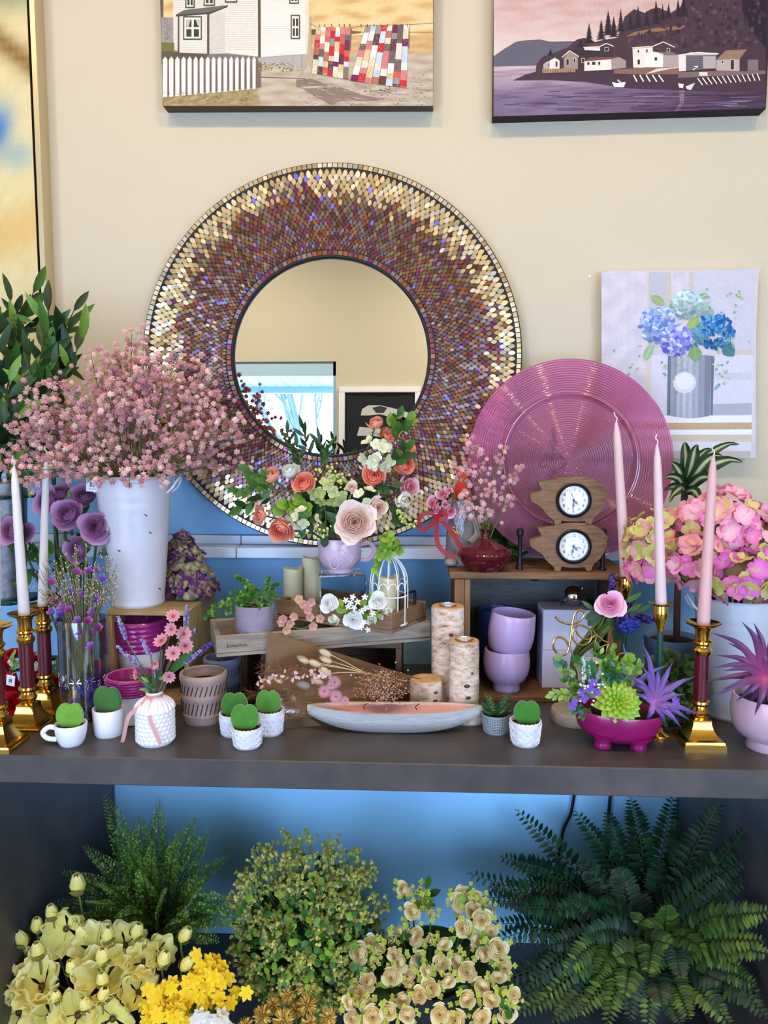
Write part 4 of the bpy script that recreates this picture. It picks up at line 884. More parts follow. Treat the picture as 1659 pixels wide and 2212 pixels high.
# ---- little textured pots with heart plants
def cutpot(label, c, R, H, style, col=(226, 226, 230)):
    o = thing('textured_white_pot', label, 'plant pot', tuple(c), 'textured white pots')
    n = 44; pr = cupV([(R*.80, 0), (R*.84, .003)]+[(R*(.84+.16*t), H*t) for t in (.2, .4, .6, .8, 1.)], .004)
    V, F = lathe(pr, n*2); th = np.arctan2(V[:, 1], V[:, 0]); V[:, 2] += np.where(V[:, 2] > H*.97, .0016*np.abs(np.sin(th*11)), 0)
    part('body', MB().add((V, F), col), mSatin, o); soil_disc(o, R*.88, H*.9)
    for i in range(14):
        a0 = 2*PI*i/14
        for j in range(5 if style == 'weave' else 4):
            m = MB(); z0_ = H*(.10+j*(.165 if style == 'weave' else .2)); hh = H*.16; r = R*(.84+.16*(z0_/H))+.0006
            if style == 'weave':
                for k in range(3):
                    b = a0+(k-1)*.11+(.22 if j % 2 else 0); s = 1 if (i+j) % 2 else -1
                    m.add(tube([(r*math.cos(b-s*.1), r*math.sin(b-s*.1), z0_), (r*1.02*math.cos(b+s*.1), r*1.02*math.sin(b+s*.1), z0_+hh*.9)], .0011, 5), (240, 240, 246))
            else:
                for k in range(3):
                    rr_ = .2*(1-k*.3); pts = [(r*1.01*math.cos(a0+(.22 if j % 2 else 0)+rr_*math.cos(q)), r*1.01*math.sin(a0+(.22 if j % 2 else 0)+rr_*math.cos(q)), z0_+hh*1.1*(1-k*.3)*math.sin(q)) for q in np.linspace(0, PI, 7)]
                    m.add(tube(pts, .0009, 4), (240, 240, 248))
            part('relief', m, mSatin, o)
    return o
def tpot(px, py, wpx, topy, style, plab, hlab, hpx, hR, hrot, col=(70, 138, 34), c0=(222, 222, 226)):
    R = wpx/2*mpp(-.55); c = stand(px, py, R*.85); R = wpx/2*mpp(c[1]); H = zat(px, topy, c[1])-T; cutpot(plab, c, R, H, style, c0)
    hoya(hlab, c+np.array(((hpx-px)*mpp(c[1]), 0, H*.88)), hR*mpp(c[1]), 0, 0, hrot, col); return c
tpot(535, 1622, 71, 1570, 'weave', 'white pot with basket weave relief, foremost of the heart plant trio', 'green fuzzy heart leaf, foremost of the trio', 530, 32, .05)
tpot(506, 1595, 66, 1541, 'scale', 'white fan relief pot at the left rear of the heart plant trio', 'green fuzzy heart leaf at the left rear of the trio', 508, 30, .1, (62, 128, 34))
tpot(583, 1593, 66, 1534, 'scale', 'white fan relief pot at the right rear of the heart plant trio', 'green fuzzy heart leaf at the right rear of the trio', 581, 29, -.1, (78, 146, 40))
tpot(1134, 1617, 71, 1557, 'weave', 'white basket weave relief pot right of the spiky aloe', 'green fuzzy heart leaf right of the spiky aloe', 1137, 29, 0, (50, 128, 24))
# aloe in a grey woven pot
ca = stand(1071, 1591, .027); Ra = 33*mpp(ca[1]); Ha = zat(1071, 1541, ca[1])-T
o = thing('grey_linen_pot', 'small grey pot with a linen weave pattern', 'plant pot', tuple(ca)); part('body', MB().add(lathe(cupV([(Ra*.78, 0), (Ra*.82, .003), (Ra*.9, Ha*.5), (Ra, Ha)], .004), 40), (128, 140, 146)), mSatin, o); soil_disc(o, Ra*.9, Ha*.9)
for i in range(36):
    a = 2*PI*i/36; part('weave_thread', MB().add(tube([(Ra*.815*math.cos(a), Ra*.815*math.sin(a), .004), (Ra*.985*math.cos(a), Ra*.985*math.sin(a), Ha*.93)], .0007, 4), (86, 96, 104)), mMatte, o)
for j in range(9): z = Ha*(.1+.09*j); r = Ra*(.80+.19*z/Ha)+.0004; part('weave_band', MB().add(tube([(r*math.cos(a), r*math.sin(a), z) for a in np.linspace(0, 2*PI, 24, endpoint=False)], .0006, 4, closed=True), (176, 186, 190)), mMatte, o)
al = thing('zebra_aloe', 'small spiky aloe with pale bands in the grey linen pot', 'plant', tuple(ca+np.array((0, 0, Ha*.9)))); rr = random.Random(2)
for i in range(15):
    a = i*2.4; e = 1.25-.85*(i/15); L = .050-.012*(i/15)+rr.uniform(-.004, .004); L *= 1.25 if i in (0, 3, 5) else 1
    g = blade(L, .012, 6, .25, (46, 96, 44), (30, 76, 36), -.5, .03, .8); M = aim((math.cos(a)*math.cos(e), math.sin(a)*math.cos(e)*.8, math.sin(e)), PI, (.006*math.cos(a), .006*math.sin(a), 0))
    lf_ = part('aloe_leaf', MB().add(g, None), mPlast, al, M)
    mm = MB()
    for k in range(5): t = .18+.14*k; mm.add(box(.008*(1-t), .0006, .0008, (0, -.0008+L*.12*t*t, L*t)), (176, 200, 170))
    part('pale_band', mm, mMatte, lf_)
# ---- boat shaped dough-bowl candle
b0, b1 = P(662, 1530, -.50), P(1040, 1545, -.47); cb = stand(850, 1591, .035); Lb = (b1[0]-b0[0])/2
bo = thing('dough_bowl_candle', 'long whitewashed wooden dough bowl candle with pink wax', 'candle', (float((b0[0]+b1[0])/2), float(cb[1]), T), None, .03)
hB = zat(850, 1540, cb[1]-.03)-T; n = 40; V = []; C = []; wash = np.array((206, 202, 196))
def sec(t): return max(0.0, (1-abs(t)**2.6))**.8
levels = [(.0, .0), (.42, .0), (.62, .12), (.86, .62), (.97, .95), (1.0, 1.0), (.86, 1.0), (.80, .86), (0., .86)]
for i in range(n+1):
    t = -1+2*i/n; s = sec(t); keel = hB*.75*abs(t)**3.0
    for side in (-1, 1):
        for k, (wf_, hf) in enumerate(levels):
            inn = k > 5; end = min(1, (1-abs(t))*9) if inn else 1
            V.append((Lb*t*(1 if not inn else .96), side*.039*s*wf_, keel+(hB-keel)*hf+.006*t*t*(hf >= .9)*1.0)); C.append(wash*(.80 if hf < .2 else 1) if not inn else np.array((226, 196, 176)))
m_ = len(levels); F = []
for i in range(n):
    for side in (0, 1):
        for k in range(m_-1):
            a = i*2*m_+side*m_+k; b = a+2*m_; F.append((a, b, b+1, a+1) if side else (a, a+1, b+1, b))
part('hull', MB().add((np.array(V), F), np.array(C)), mat('whitewashed_wood', rough=.7, var=.22, vs_=20, stretch=(1, 6, 6), bump=.5, bs=60), bo)
V = []; 
for i in range(21):
    t = -.86+1.72*i/20; w_ = .039*sec(t)*.80
    for j in range(5): V.append((Lb*t, -w_+2*w_*j/4, hB*.93+.0015*math.sin(i*1.9+j*2.2)))
part('wax', MB().add((np.array(V), grid(5, 21)), (240, 178, 172)), mWax, bo)
for px in (788, 900): x = P(px, 1535, cb[1])[0]-bo.location[0]; part('wick', MB().add(tube(spline([(x, 0, hB*.92), (x-.002, -.002, hB*.92+.008), (x+.006, -.002, hB*.92+.014)], 8), .0009, 5), (28, 22, 22)), mMatte, bo)
# ---- birch log tea light holders
mBirch = bpy.data.materials.new('birch_bark'); mBirch.use_nodes = True
def _birch():
    nt = mBirch.node_tree; N = nt.nodes; L = nt.links; b = N['Principled BSDF']; b.inputs['Roughness'].default_value = .8
    tc = N.new('ShaderNodeTexCoord'); mp = N.new('ShaderNodeMapping'); mp.inputs['Scale'].default_value = (1, 1, 2.2); L.new(tc.outputs['Object'], mp.inputs[0])
    n1 = N.new('ShaderNodeTexNoise'); n1.inputs['Scale'].default_value = 34; n1.inputs['Detail'].default_value = 8; n1.inputs['Roughness'].default_value = .75; L.new(mp.outputs[0], n1.inputs['Vector'])
    cr = N.new('ShaderNodeValToRGB'); e = cr.color_ramp.elements; e[0].position = .30; e[0].color = (.05, .03, .025, 1); e[1].position = .42; e[1].color = (.50, .33, .20, 1)
    x = e.new(.54); x.color = (.75, .60, .46, 1); x = e.new(.66); x.color = (.82, .74, .64, 1); L.new(n1.outputs['Fac'], cr.inputs[0]); L.new(cr.outputs[0], b.inputs['Base Color'])
    bp = N.new('ShaderNodeBump'); bp.inputs['Strength'].default_value = .6; bp.inputs['Distance'].default_value = .003; L.new(n1.outputs['Fac'], bp.inputs['Height']); L.new(bp.outputs[0], b.inputs['Normal'])
_birch()
mEnd = mat('cut_birch_end', (214, 170, 122), rough=.7, var=.2, vs_=40)
def birch(label, c, R, H, light=True, ft=True):
    o = thing('birch_log_holder', label, 'candle holder', tuple(c), 'birch log candle holders'); rr = random.Random(int(H*1e4)); n = 36; rows = 14; V = []
    bumps = [(rr.uniform(-3, 3), rr.uniform(.2, .8), rr.uniform(.3, .6)) for _ in range(3)]
    for j in range(rows):
        t = j/(rows-1)
        for i in range(n):
            a = 2*PI*i/n; r = R*(1+.03*math.sin(2*a+1)+.018*math.sin(5*a+t*4)+rr.uniform(-.008, .008)+(.05 if j == 0 else .02 if j == 1 else 0))
            V.append((r*math.cos(a), r*math.sin(a), H*t))
    part('bark', MB().add((np.array(V), grid(n, rows, True)), (255,)*3), mBirch, o)
    rin = .018
    part('cut_end', MB().add(lathe([(R*1.0, H-.001), (R*.96, H+.0012), (rin+.003, H+.0012), (rin+.002, H-.012), (1e-5, H-.012)], 36)[:2], (255,)*3), mEnd, o)
    for (a, t, s) in bumps:
        if not ft: break
        part('knot', MB().add(ball(1, 10, 6), (84, 64, 52), Tm(R*.975*math.cos(-1.2+a*.25), R*.985*math.sin(-1.2+a*.25), H*t) @ Rm('z', -1.2+a*.25) @ Sm(.003, .006*s*2, .0035*s*2)), mStone, o)
    if light:
        q = thing('tea_light', 'white tea light set in the top of the '+light, 'tea light', tuple(np.array(c)+np.array((0, 0, H-.011))), 'tea lights')
        part('tin_cup', MB().add(lathe([(1e-5, 0), (.0172, 0), (.0176, .016), (.0166, .016), (.0162, .013), (1e-5, .013)], 28), (225,)*3), mAlu, q)
        part('wax', MB().add(lathe([(1e-5, .0131), (.0163, .0131), (.0160, .0142), (1e-5, .0146)], 24), (240, 236, 230)), mWax, q); part('wick', MB().add(tube([(0, 0, .0135), (.001, 0, .021)], .0007, 4), (230, 226, 220)), mMatte, q)
    return o
cb1 = np.array(P(966, 1500, -.343)); cb1[2] = T; R1 = 35*mpp(-.343); birch('tallest birch log tea light holder', cb1, R1, zat(963, 1309, -.343)-T, 'tallest birch log')
cb2 = np.array(P(1002, 1480, -.413)); cb2[2] = T+.0215; R2_ = 32*mpp(cb2[1]); birch('middle height birch log tea light holder with dark knots', cb2, R2_, zat(1001, 1383, cb2[1])-cb2[2], 'middle birch log')
cb3 = np.array(P(920, 1500, -.397)); cb3[2] = T; R3 = 35*mpp(cb3[1]); birch('shortest birch log holder with an empty hollow', cb3, R3, zat(920, 1466, cb3[1])-T, False)
o = thing('wood_slice', 'flat round wood slice lying behind the dough bowl under the birch log', 'wood slice', (cb2[0]+.009, cb2[1]-.001, T)); part('bark_ring', MB().add(lathe([(1e-5, 0), (.039, 0), (.0405, .010), (.039, .020), (1e-5, .020)], 30), (255,)*3), mBirch, o); part('cut_face', MB().add(lathe([(1e-5, .0201), (.038, .0201), (.0375, .0212), (1e-5, .0212)], 30)), mEnd, o)
# ---- wooden riser at the right with what stands on it
RF = -.30; rx0 = P(980, 1400, RF)[0]; rx1 = P(1350, 1400, RF)[0]; RT = zat(1150, 1237, RF); th = RT-zat(1150, 1252, RF); RBk = -.05
o = thing('wooden_riser', 'rustic brown wooden riser box with open front below the pig clocks', 'riser', ((rx0+rx1)/2, (RF+RBk)/2, T)); wR = rx1-rx0; dR = RBk-RF; hR = RT-T; wc = (136, 98, 62)
for k in range(3): part('top_plank', MB().add(box(wR+.022, dR/3-.0015, th, (0, -dR/2+dR/3*(k+.5), hR-th/2), .002), tuple(v*(1-.06*k) for v in wc)), mWood, o)
part('bottom_plank', MB().add(box(wR, dR-.002, .014, (0, 0, .007), .002), (126, 88, 58)), mWood, o)
for s in (-1, 1):
    part('corner_post', MB().add(box(.022, .022, hR-th-.016, (s*(wR/2-.012), -dR/2+.012, .0145+(hR-th-.016)/2), .0015), wc), mWoodV, o)
    part('side_board', MB().add(box(.010, dR-.026, hR-th-.016, (s*(wR/2-.007), .012, .0145+(hR-th-.016)/2), .001), (104, 76, 52)), mWoodV, o)
    part('front_strip', MB().add(box(.013, .01, hR-th-.016, (s*(wR/2-.031), -dR/2+.008, .0145+(hR-th-.016)/2), .001), (150, 110, 70)), mWoodV, o)
for k in range(2): bh = (hR-th-.018)/2; part('back_board', MB().add(box(wR-.03, .012, bh-.002, (0, dR/2-.008, .016+bh*(k+.5)), .001), (112, 116, 116)), mWood, o)
part('knot', MB().add(lathe([(1e-5, 0), (.006, 0), (.010, -.001), (.012, .001), (1e-5, .001)], 18, 1.2), (46, 36, 30), Tm(P(1155, 1285, RBk-.02)[0]-o.location[0], dR/2-.0145, hR*.83) @ Rm('x', PI/2)), mWood, o)
# wine coloured glass vase
mWine = mat('wine_glass', (150, 34, 52), rough=.03, trans=.75, ior=1.4, coat=.3)
cv = stand(1047, 1238, .033, RT); Rv = 58*mpp(cv[1]); Hv = zat(1045, 1143, cv[1])-RT
vw = thing('wine_glass_vase', 'squat wine red ribbed glass vase on the wooden riser', 'vase', tuple(cv))
pr = [(1e-5, 0), (Rv*.50, 0), (Rv*.62, .004), (Rv*.86, Hv*.20), (Rv*.98, Hv*.34), (Rv*1.0, Hv*.42), (Rv*.92, Hv*.50), (Rv*.62, Hv*.62), (Rv*.32, Hv*.72), (Rv*.16, Hv*.80), (Rv*.13, Hv*.86), (Rv*.14, Hv*.93), (Rv*.24, Hv), (Rv*.20, Hv), (Rv*.11, Hv*.9), (Rv*.12, Hv*.82), (Rv*.28, Hv*.72), (Rv*.88, Hv*.48), (Rv*.94, Hv*.40), (Rv*.6, .008), (1e-5, .006)]
V, F = lathe(pr, 72); a = np.arctan2(V[:, 1], V[:, 0]); k = 1+.018*np.cos(a*16)*(V[:, 2] < Hv*.7); V[:, 0] *= k; V[:, 1] *= k
part('glass', MB().add((V, F)), mWine, vw)
# pink glass disc on a black easel
mPinkG = mat('pink_pressed_glass', (226, 128, 178), rough=.10, trans=.82, ior=1.25, coat=.5, spec=.6)
DY = -.16; dc = P(1229, 994, DY); DR = 214*mpp(DY)
dsk = thing('pink_glass_charger', 'large pink ridged glass platter standing upright on a black easel', 'platter', tuple(dc)); dsk.rotation_euler = (-.13, 0, 0)
pr = []; nr = 44
for i in range(nr*3+1):
    t = i/(nr*3); r = max(1e-5, DR*t); dish = .018*max(0, (t-.52)/.48)**1.3*(1 if t > .52 else 0)+(.006*math.exp(-((t-.66)/.02)**2)); pr.append((r, dish+.0013*(1 if i % 3 == 0 else 0)+.0012))
pr += [(DR+.001, pr[-1][1]-.002)]+[(DR*t, .018*max(0, (t-.52)/.48)**1.3-.0035) for t in (1., .85, .7, .52, .3)]+[(1e-5, -.0035)]
V, F = lathe(pr, 128); part('glass_dish', MB().add((np.stack([V[:, 0], -V[:, 2], V[:, 1]], 1), F)), mPinkG, dsk)
es = thing('black_easel', 'black metal plate easel with fleur de lis top behind the pink platter', 'easel', (float(dc[0]), DY, RT))
zc_ = float(dc[2]-RT)
fx = lambda px: P(px, 1180, DY-.10)[0]-dc[0]
for px in (1123, 1303):
    x = fx(px); part('front_post', MB().add(lathe([(1e-5, 0), (.0085, 0), (.009, .006), (.006, .011), (.0052, .02), (.0048, .075), (.006, .078), (.0085, .084), (.0085, .092), (.005, .098), (1e-5, .099)], 18), None or (255,)*3, Tm(x, -.10, 0)), mBlackM, es)
    part('arm', MB().add(tube(spline([(x, -.10, .022), (x*.98, -.04, .020), (x*.6, .035, .03), (0, .055, .05)], 12), .0042, 7)), mBlackM, es)
ey = .045
part('back_post', MB().add(tube([(-.03, ey+.012, .0), (-.031, ey+.008, .05), (-.032, ey-.004, zc_+.08)], .0055, 8)), mBlackM, es)
part('rear_leg', MB().add(tube([(-.032, ey-.004, zc_+.02), (-.03, .098, .003)], .004, 6)), mBlackM, es)
fl = MB(); fo = np.array((-.032, ey-.006, zc_-.01))
fl.add(lathe([(1e-5, .09), (.005, .07), (.011, .048), (.007, .03), (.004, .01), (.004, -.01), (1e-5, -.012)], 12), (255,)*3, Tm(*fo))
for s in (-1, 1): fl.add(tube(spline([fo+(0, 0, .0), fo+(s*.012, 0, .02), fo+(s*.026, 0, .012), fo+(s*.026, 0, -.006), fo+(s*.016, 0, -.008)], 14), np.linspace(.0065, .003, 15), 8))
part('fleur_de_lis', fl, mBlackM, es)
# pig clocks
pig = [(975, 770), (1030, 764), (1080, 757), (1140, 740), (1190, 733), (1250, 730), (1340, 736), (1390, 748), (1430, 768), (1466, 798), (1486, 826), (1503, 836), (1502, 850), (1492, 856), (1487, 900), (1470, 950), (1436, 1002), (1392, 1040), (1382, 1060), (1371, 1091), (1340, 1090), (1325, 1062), (1260, 1068), (1190, 1064), (1152, 1057), (1143, 1092), (1101, 1092), (1095, 1060), (1060, 1034), (1030, 1004), (1012, 972), (960, 934), (926, 914), (914, 886), (918, 862), (940, 852), (985, 842), (1004, 825), (990, 806)]
def pixpig(off): return [(880+(x+off[0])/3.456, 920+(y+off[1])/3.456) for x, y in pig]
mPig = mat('sawn_brown_wood', (142, 108, 76), rough=.75, col2=(104, 76, 52), vs_=24, stretch=(1, 6, 6), bump=.6, bs=40)
PY = G(1205, 1236, RT)[1]+.012
mFace = mat('clock_face_paper', (228, 222, 212), rough=.6, var=.08, vs_=30); mNum = mat('black_ink', (26, 24, 28), rough=.7)
mCGlass = clear('clock_glass', (1, 1, 1), .12, .02)
NUM = {n: text_geo(str(n), .0088) for n in range(1, 13)}
def pig_clock(label, off, hm, sec_a, below):
    pts = [P(x, y, PY) for x, y in pixpig(off)]; xs_ = [q[0] for q in pts]; z0_ = min(q[2] for q in pts) if below is None else below
    zmin = min(q[2] for q in pts); ox = sum(xs_)/len(xs_)
    o = thing('pig_clock', label, 'clock', (ox, PY, z0_+.0005), 'pig shaped clocks')
    part('pig_body', MB().add(prism([(q[0]-ox, q[2]-zmin) for q in pts], .026)), mPig, o, smooth=False)
    cpx = (880+(1240+off[0])/3.456, 920+(908+off[1])/3.456); cc = P(*cpx, PY); c = np.array((cc[0]-ox, 0, cc[2]-zmin)); R = 38*mpp(PY)
    def face(prof, n=48): V, F = lathe(prof, n); return np.stack([V[:, 0], -V[:, 2], V[:, 1]], 1)+c, [f for f in F]
    V, F = face([(R*.80, .0), (R*.98, .0), (R, .003), (R*.985, .006), (R*.93, .0075), (R*.91, .006), (R*.88, .0075), (R*.84, .007), (R*.80, .002)]); F = F[:-2]; part('bezel', MB().add((V, F)), mBlackM, o)
    V, F = face([(1e-5, .0015), (R*.83, .0015)]); fc = part('clock_face', MB().add((V, [f for f in F if len(f) < 5])), mFace, o, smooth=False)
    for n in range(1, 13): a = n*PI/6; part('numeral', MB().add(NUM[n], (255,)*3, Tm(*(c+np.array((.62*R*math.sin(a), -.0021, .62*R*math.cos(a))))) @ STANDUP @ Sm(R/.036)), mNum, fc, smooth=False)
    m = MB()
    for n in range(60): a = n*PI/30; m.add(box(.0005, .0003, .0016, (0, 0, 0)), (255,)*3, Tm(*(c+np.array((.775*R*math.sin(a), -.0019, .775*R*math.cos(a))))) @ Rm('y', a))
    part('minute_track', m, mNum, fc)
    for (L, a, w, nm) in ((.40*R, hm[0], .0022, 'hour_hand'), (.60*R, hm[1], .0018, 'minute_hand'), (.68*R, sec_a, .0006, 'second_hand')):
        part(nm, MB().add(prism([(-w*.5, -L*.22), (w*.5, -L*.22), (w*.6, L*.3), (w*1.5, L*.5), (w*.6, L*.62), (0, L), (-w*.6, L*.62), (-w*1.5, L*.5), (-w*.6, L*.3)], .0005), (255,)*3, Tm(*(c+np.array((0, -.0032 if nm[0] == 'h' else -.0038, 0)))) @ Rm('y', a)), mNum, o, smooth=False)
    part('hub', MB().add(ball(.0028, 10, 7), (255,)*3, Tm(*(c+np.array((0, -.0035, 0))))), mNum, o)
    V, F = face([(1e-5, .0058), (R*.5, .0056), (R*.82, .0048)]); part('lens', MB().add((V, [f for f in F if len(f) < 5])), mCGlass, o)
    return max(q[2] for q in pts)
zt = pig_clock('lower brown wooden pig shaped clock standing on the riser', (0, 0), (RAD(135), RAD(192)), RAD(105), RT)
zl = P(880+1240/3.456, 920+735/3.456, PY)[2]
pig_clock('upper wooden pig shaped clock standing on the back of the other pig', (0, -357), (RAD(132), RAD(182)), RAD(-18), zl-.002)
# stacked lilac pots and blue pot in the riser
mLil = mat('lilac_glaze', rough=.32, coat=.2, var=.05, vs_=8)
def footpot(label, c, R, H, col, foot=True, rot=None, name='lilac_pot'):
    o = thing(name, label, 'plant pot', tuple(c), 'footed glazed pots' if foot else None)
    if rot: o.rotation_euler = rot
    fz = H*.17 if foot else 0; rf = R*.58
    pr = ([(rf, 0), (rf*1.02, .003), (rf*.96, fz*.6), (rf*.98, fz)] if foot else [(R*.5, 0)])+[(R*.80, fz+H*.10), (R*.93, fz+H*.24), (R*.99, fz+H*.42), (R*1.0, fz+H*.58), (R*.97, H*.88), (R*.95, H)]
    part('body', MB().add(lathe(cupV(pr, .005), 48), col), mLil, o); return o
cl_ = stand(1093, 1509, .03); cl_[1] = max(cl_[1], RF+.055); Rl = 51*mpp(cl_[1]); Hl = zat(1093, 1402, cl_[1])-T-.0145
cl_[2] = T+.0145; footpot('lower lilac footed pot of the stack in the riser', cl_, Rl, Hl, (196, 168, 214))
cu_ = cl_+np.array((.004, 0, Hl*.985-.012)); footpot('upper lilac pot tilted on top of the other lilac pot', cu_, Rl*.99, zat(1097, 1330, cl_[1])-cu_[2]+.008, (200, 172, 218), False, (.04, .10, 0))
cbp = np.array((P(1076, 1400, -.12)[0], -.118, T+.0145)); footpot('deep blue pot behind the lilac stack', cbp, 46*mpp(-.12), zat(1076, 1316, -.12)-cbp[2], (62, 92, 176), True, None, 'blue_pot')
# white gift boxes and chrome bauble
mBox = mat('white_card', rough=.6)
def carton(label, x0, x1, yf, d, z0_, h, rz=0):
    o = thing('white_carton', label, 'box', ((x0+x1)/2, yf+d/2, z0_), 'white cartons', rz); w = x1-x0
    part('body', MB().add(box(w, d, h-.002, (0, 0, (h-.002)/2), .0008), (206, 204, 220)), mBox, o)
    part('lid_flap', MB().add(box(w-.002, d-.002, .0018, (0, 0, h-.001), .0004), (214, 212, 226)), mBox, o)
    part('seam', MB().add(box(.0008, .0006, h*.98, (w*.16, -d/2-.0002, h/2)), (120, 112, 140)), mMatte, o); return o
BY = -.235; bx0, bx1 = P(1172, 1400, BY)[0], P(1283, 1400, BY)[0]; bz1 = zat(1210, 1405, BY); bz2 = zat(1210, 1318, BY)
carton('lower white carton in the riser left of the wire sign', bx0, bx1, BY, .09, T+.0145, bz1-T-.0145)
carton('upper white carton stacked in the riser below the chrome bauble', bx0, bx1-.002, BY, .09, bz1+.0005, bz2-bz1)
carton('white carton standing behind the wire sign', bx1-.05, rx1-.042, BY+.095, .07, T+.0145, bz2-T-.02)
cbb = np.array((P(1239, 1290, BY+.04)[0], BY+.045, bz2+.0006)); o = thing('chrome_bauble', 'shiny chrome ball ornament on the white carton', 'ornament', tuple(cbb)); rB = 23*mpp(BY)
part('ball', MB().add(ball(rB, 32, 20), (255,)*3, Tm(0, 0, rB)), mSteel, o); part('cap', MB().add(lathe([(1e-5, 0), (.005, 0), (.005, .006), (.003, .008), (1e-5, .008)], 14), (255,)*3, Tm(rB*.72, 0, rB*1.68) @ Rm('y', .8)), mSteel, o)
part('clasp', MB().add(box(.006, .006, .022, (0, 0, 0), .001), (255,)*3, Tm(-rB*1.25, -.006, .010) @ Rm('y', 1.0)), mSteel, o)
# ---- love wire sign
LY = -.44
lv = thing('love_wire_sign', 'gold wire sign spelling love on a round concrete base', 'sign', (float(P(1225, 1540, -.415)[0]), -.41, T))
lo = np.array(lv.location)
def LP(x, y): return P(1180+x/6.9125, 1260+y/6.9125, LY)-lo
Lp = [(135, 500), (200, 560), (290, 600), (380, 610), (470, 580), (540, 520), (570, 450), (540, 405), (480, 405), (425, 460), (395, 570), (375, 720), (350, 900), (320, 1020), (250, 1075), (170, 1050), (110, 970), (105, 880), (150, 815), (220, 805), (290, 850), (335, 930), (355, 960)]
part('wire_letter', MB().add(tube(spline([LP(x, y) for x, y in Lp], 110), .0024, 8)), mGoldW, lv)
oo = [(385, 760), (400, 680), (470, 630), (570, 640), (650, 700), (680, 790), (640, 880), (550, 925), (460, 900), (400, 830), (395, 740), (440, 680), (450, 720), (500, 790), (580, 835), (660, 830), (740, 770)]
part('wire_letter', MB().add(tube(spline([LP(x, y) for x, y in oo], 90), .0021, 8)), mGoldW, lv)
vv = [(740, 770), (690, 700), (750, 765), (725, 900), (712, 990), (800, 950), (935, 905), (850, 860), (760, 790)]
part('wire_letter', MB().add(tube([LP(x, y) for x, y in [(690, 690), (720, 745), (752, 766), (735, 850), (714, 985), (726, 1000), (820, 950), (935, 905)]], .0021, 8)), mGoldW, lv)
part('wire_letter', MB().add(tube([LP(x, y) for x, y in [(755, 775), (840, 850), (930, 890)]], .002, 8)), mGoldW, lv)
ee = [(935, 905), (900, 1000), (900, 1090), (950, 1170), (1020, 1200), (1050, 1190), (1045, 1140), (1080, 1070), (1150, 1040), (1220, 1045), (1250, 1080)]
part('wire_letter', MB().add(tube(spline([LP(x, y) for x, y in ee], 60), .0021, 8)), mGoldW, lv)
part('support_rod', MB().add(tube([LP(355, 955), LP(445, 1240), (.03, .01, .02)], .0022, 8)), mSteel, lv)
part('concrete_base', MB().add(lathe([(1e-5, 0), (.05, 0), (.052, .003), (.052, .024), (.050, .027), (1e-5, .027)], 40), (168, 160, 146), Tm(.018, 0, 0)), mStone, lv)
# ================================================================== flowers and greenery on the table
def faim(d, loc=(0, 0, 0), s=1., tw=0., world=(0, 0, 0)):
    """local +Z along d, local -Y turned towards the viewer"""
    d = np.asarray(d, float); d = d/np.linalg.norm(d); loc = np.asarray(loc, float)
    tc = CAM-(loc+np.asarray(world)); tc /= np.linalg.norm(tc); n = tc-d*np.dot(tc, d)
    if np.linalg.norm(n) < .05: n = np.array((0, 0, 1.))-d*d[2]
    n /= np.linalg.norm(n)+1e-9; y = -n; x = np.cross(y, d)
    M = np.eye(4); M[:3, 0] = x; M[:3, 1] = y; M[:3, 2] = d; M = M @ Rm('z', tw) @ (Sm(s) if np.isscalar(s) else Sm(*s)); M[:3, 3] = loc; return M
def unit(rr):
    v = np.array([rr.gauss(0, 1) for _ in range(3)]); return v/np.linalg.norm(v)
def meshes(gs, name, m): return [MB().add(g, None).mesh(name, m) for g in gs]
def spikeball():
    V, F = ico(.72); V = list(V); F2 = []
    for f in F:
        c = (V[f[0]]+V[f[1]]+V[f[2]])/3; V.append(c/np.linalg.norm(c)*1.24); k = len(V)-1; F2 += [(f[0], f[1], k), (f[1], f[2], k), (f[2], f[0], k)]
    return np.array(V), F2
SPK = spikeball()
LEAFV = {}
def leafmesh(kind):
    if kind not in LEAFV:
        c = {'dark': ((36, 62, 26), (56, 92, 38)), 'mid': ((48, 92, 30), (84, 134, 46)), 'lit': ((92, 136, 40), (134, 168, 62)), 'olive': ((78, 92, 40), (120, 128, 60)), 'teal': ((44, 96, 78), (104, 152, 120)), 'sage': ((120, 150, 80), (170, 186, 104)), 'lime': ((120, 160, 40), (158, 190, 64)), 'deep': ((20, 44, 24), (34, 68, 34))}
        k, sh = kind.split('_'); a, b = c[k]
        g = {'lance': leaf(1, .26, 5, .45, .25, .15, a, b, tuple(v*1.1 for v in a)), 'oval': leaf(1, .52, 5, .5, .2, .12, a, b, tuple(v*1.15 for v in a)), 'round': leaf(1, .95, 5, .52, .12, .1, a, b, tuple(v*1.1 for v in a), .6), 'ob': leaf(1, .5, 5, .64, .15, .1, a, b, tuple(v*1.15 for v in a), .8)}[sh]
        LEAFV[kind] = MB().add(g, None).mesh('leaf', mLeaf)
    return LEAFV[kind]
def put_leaf(o, kind, d, loc, s, tw=0., name='leaf'):
    return part(name, leafmesh(kind), None, o, faim(d, loc, s, tw, np.array(o.location)))
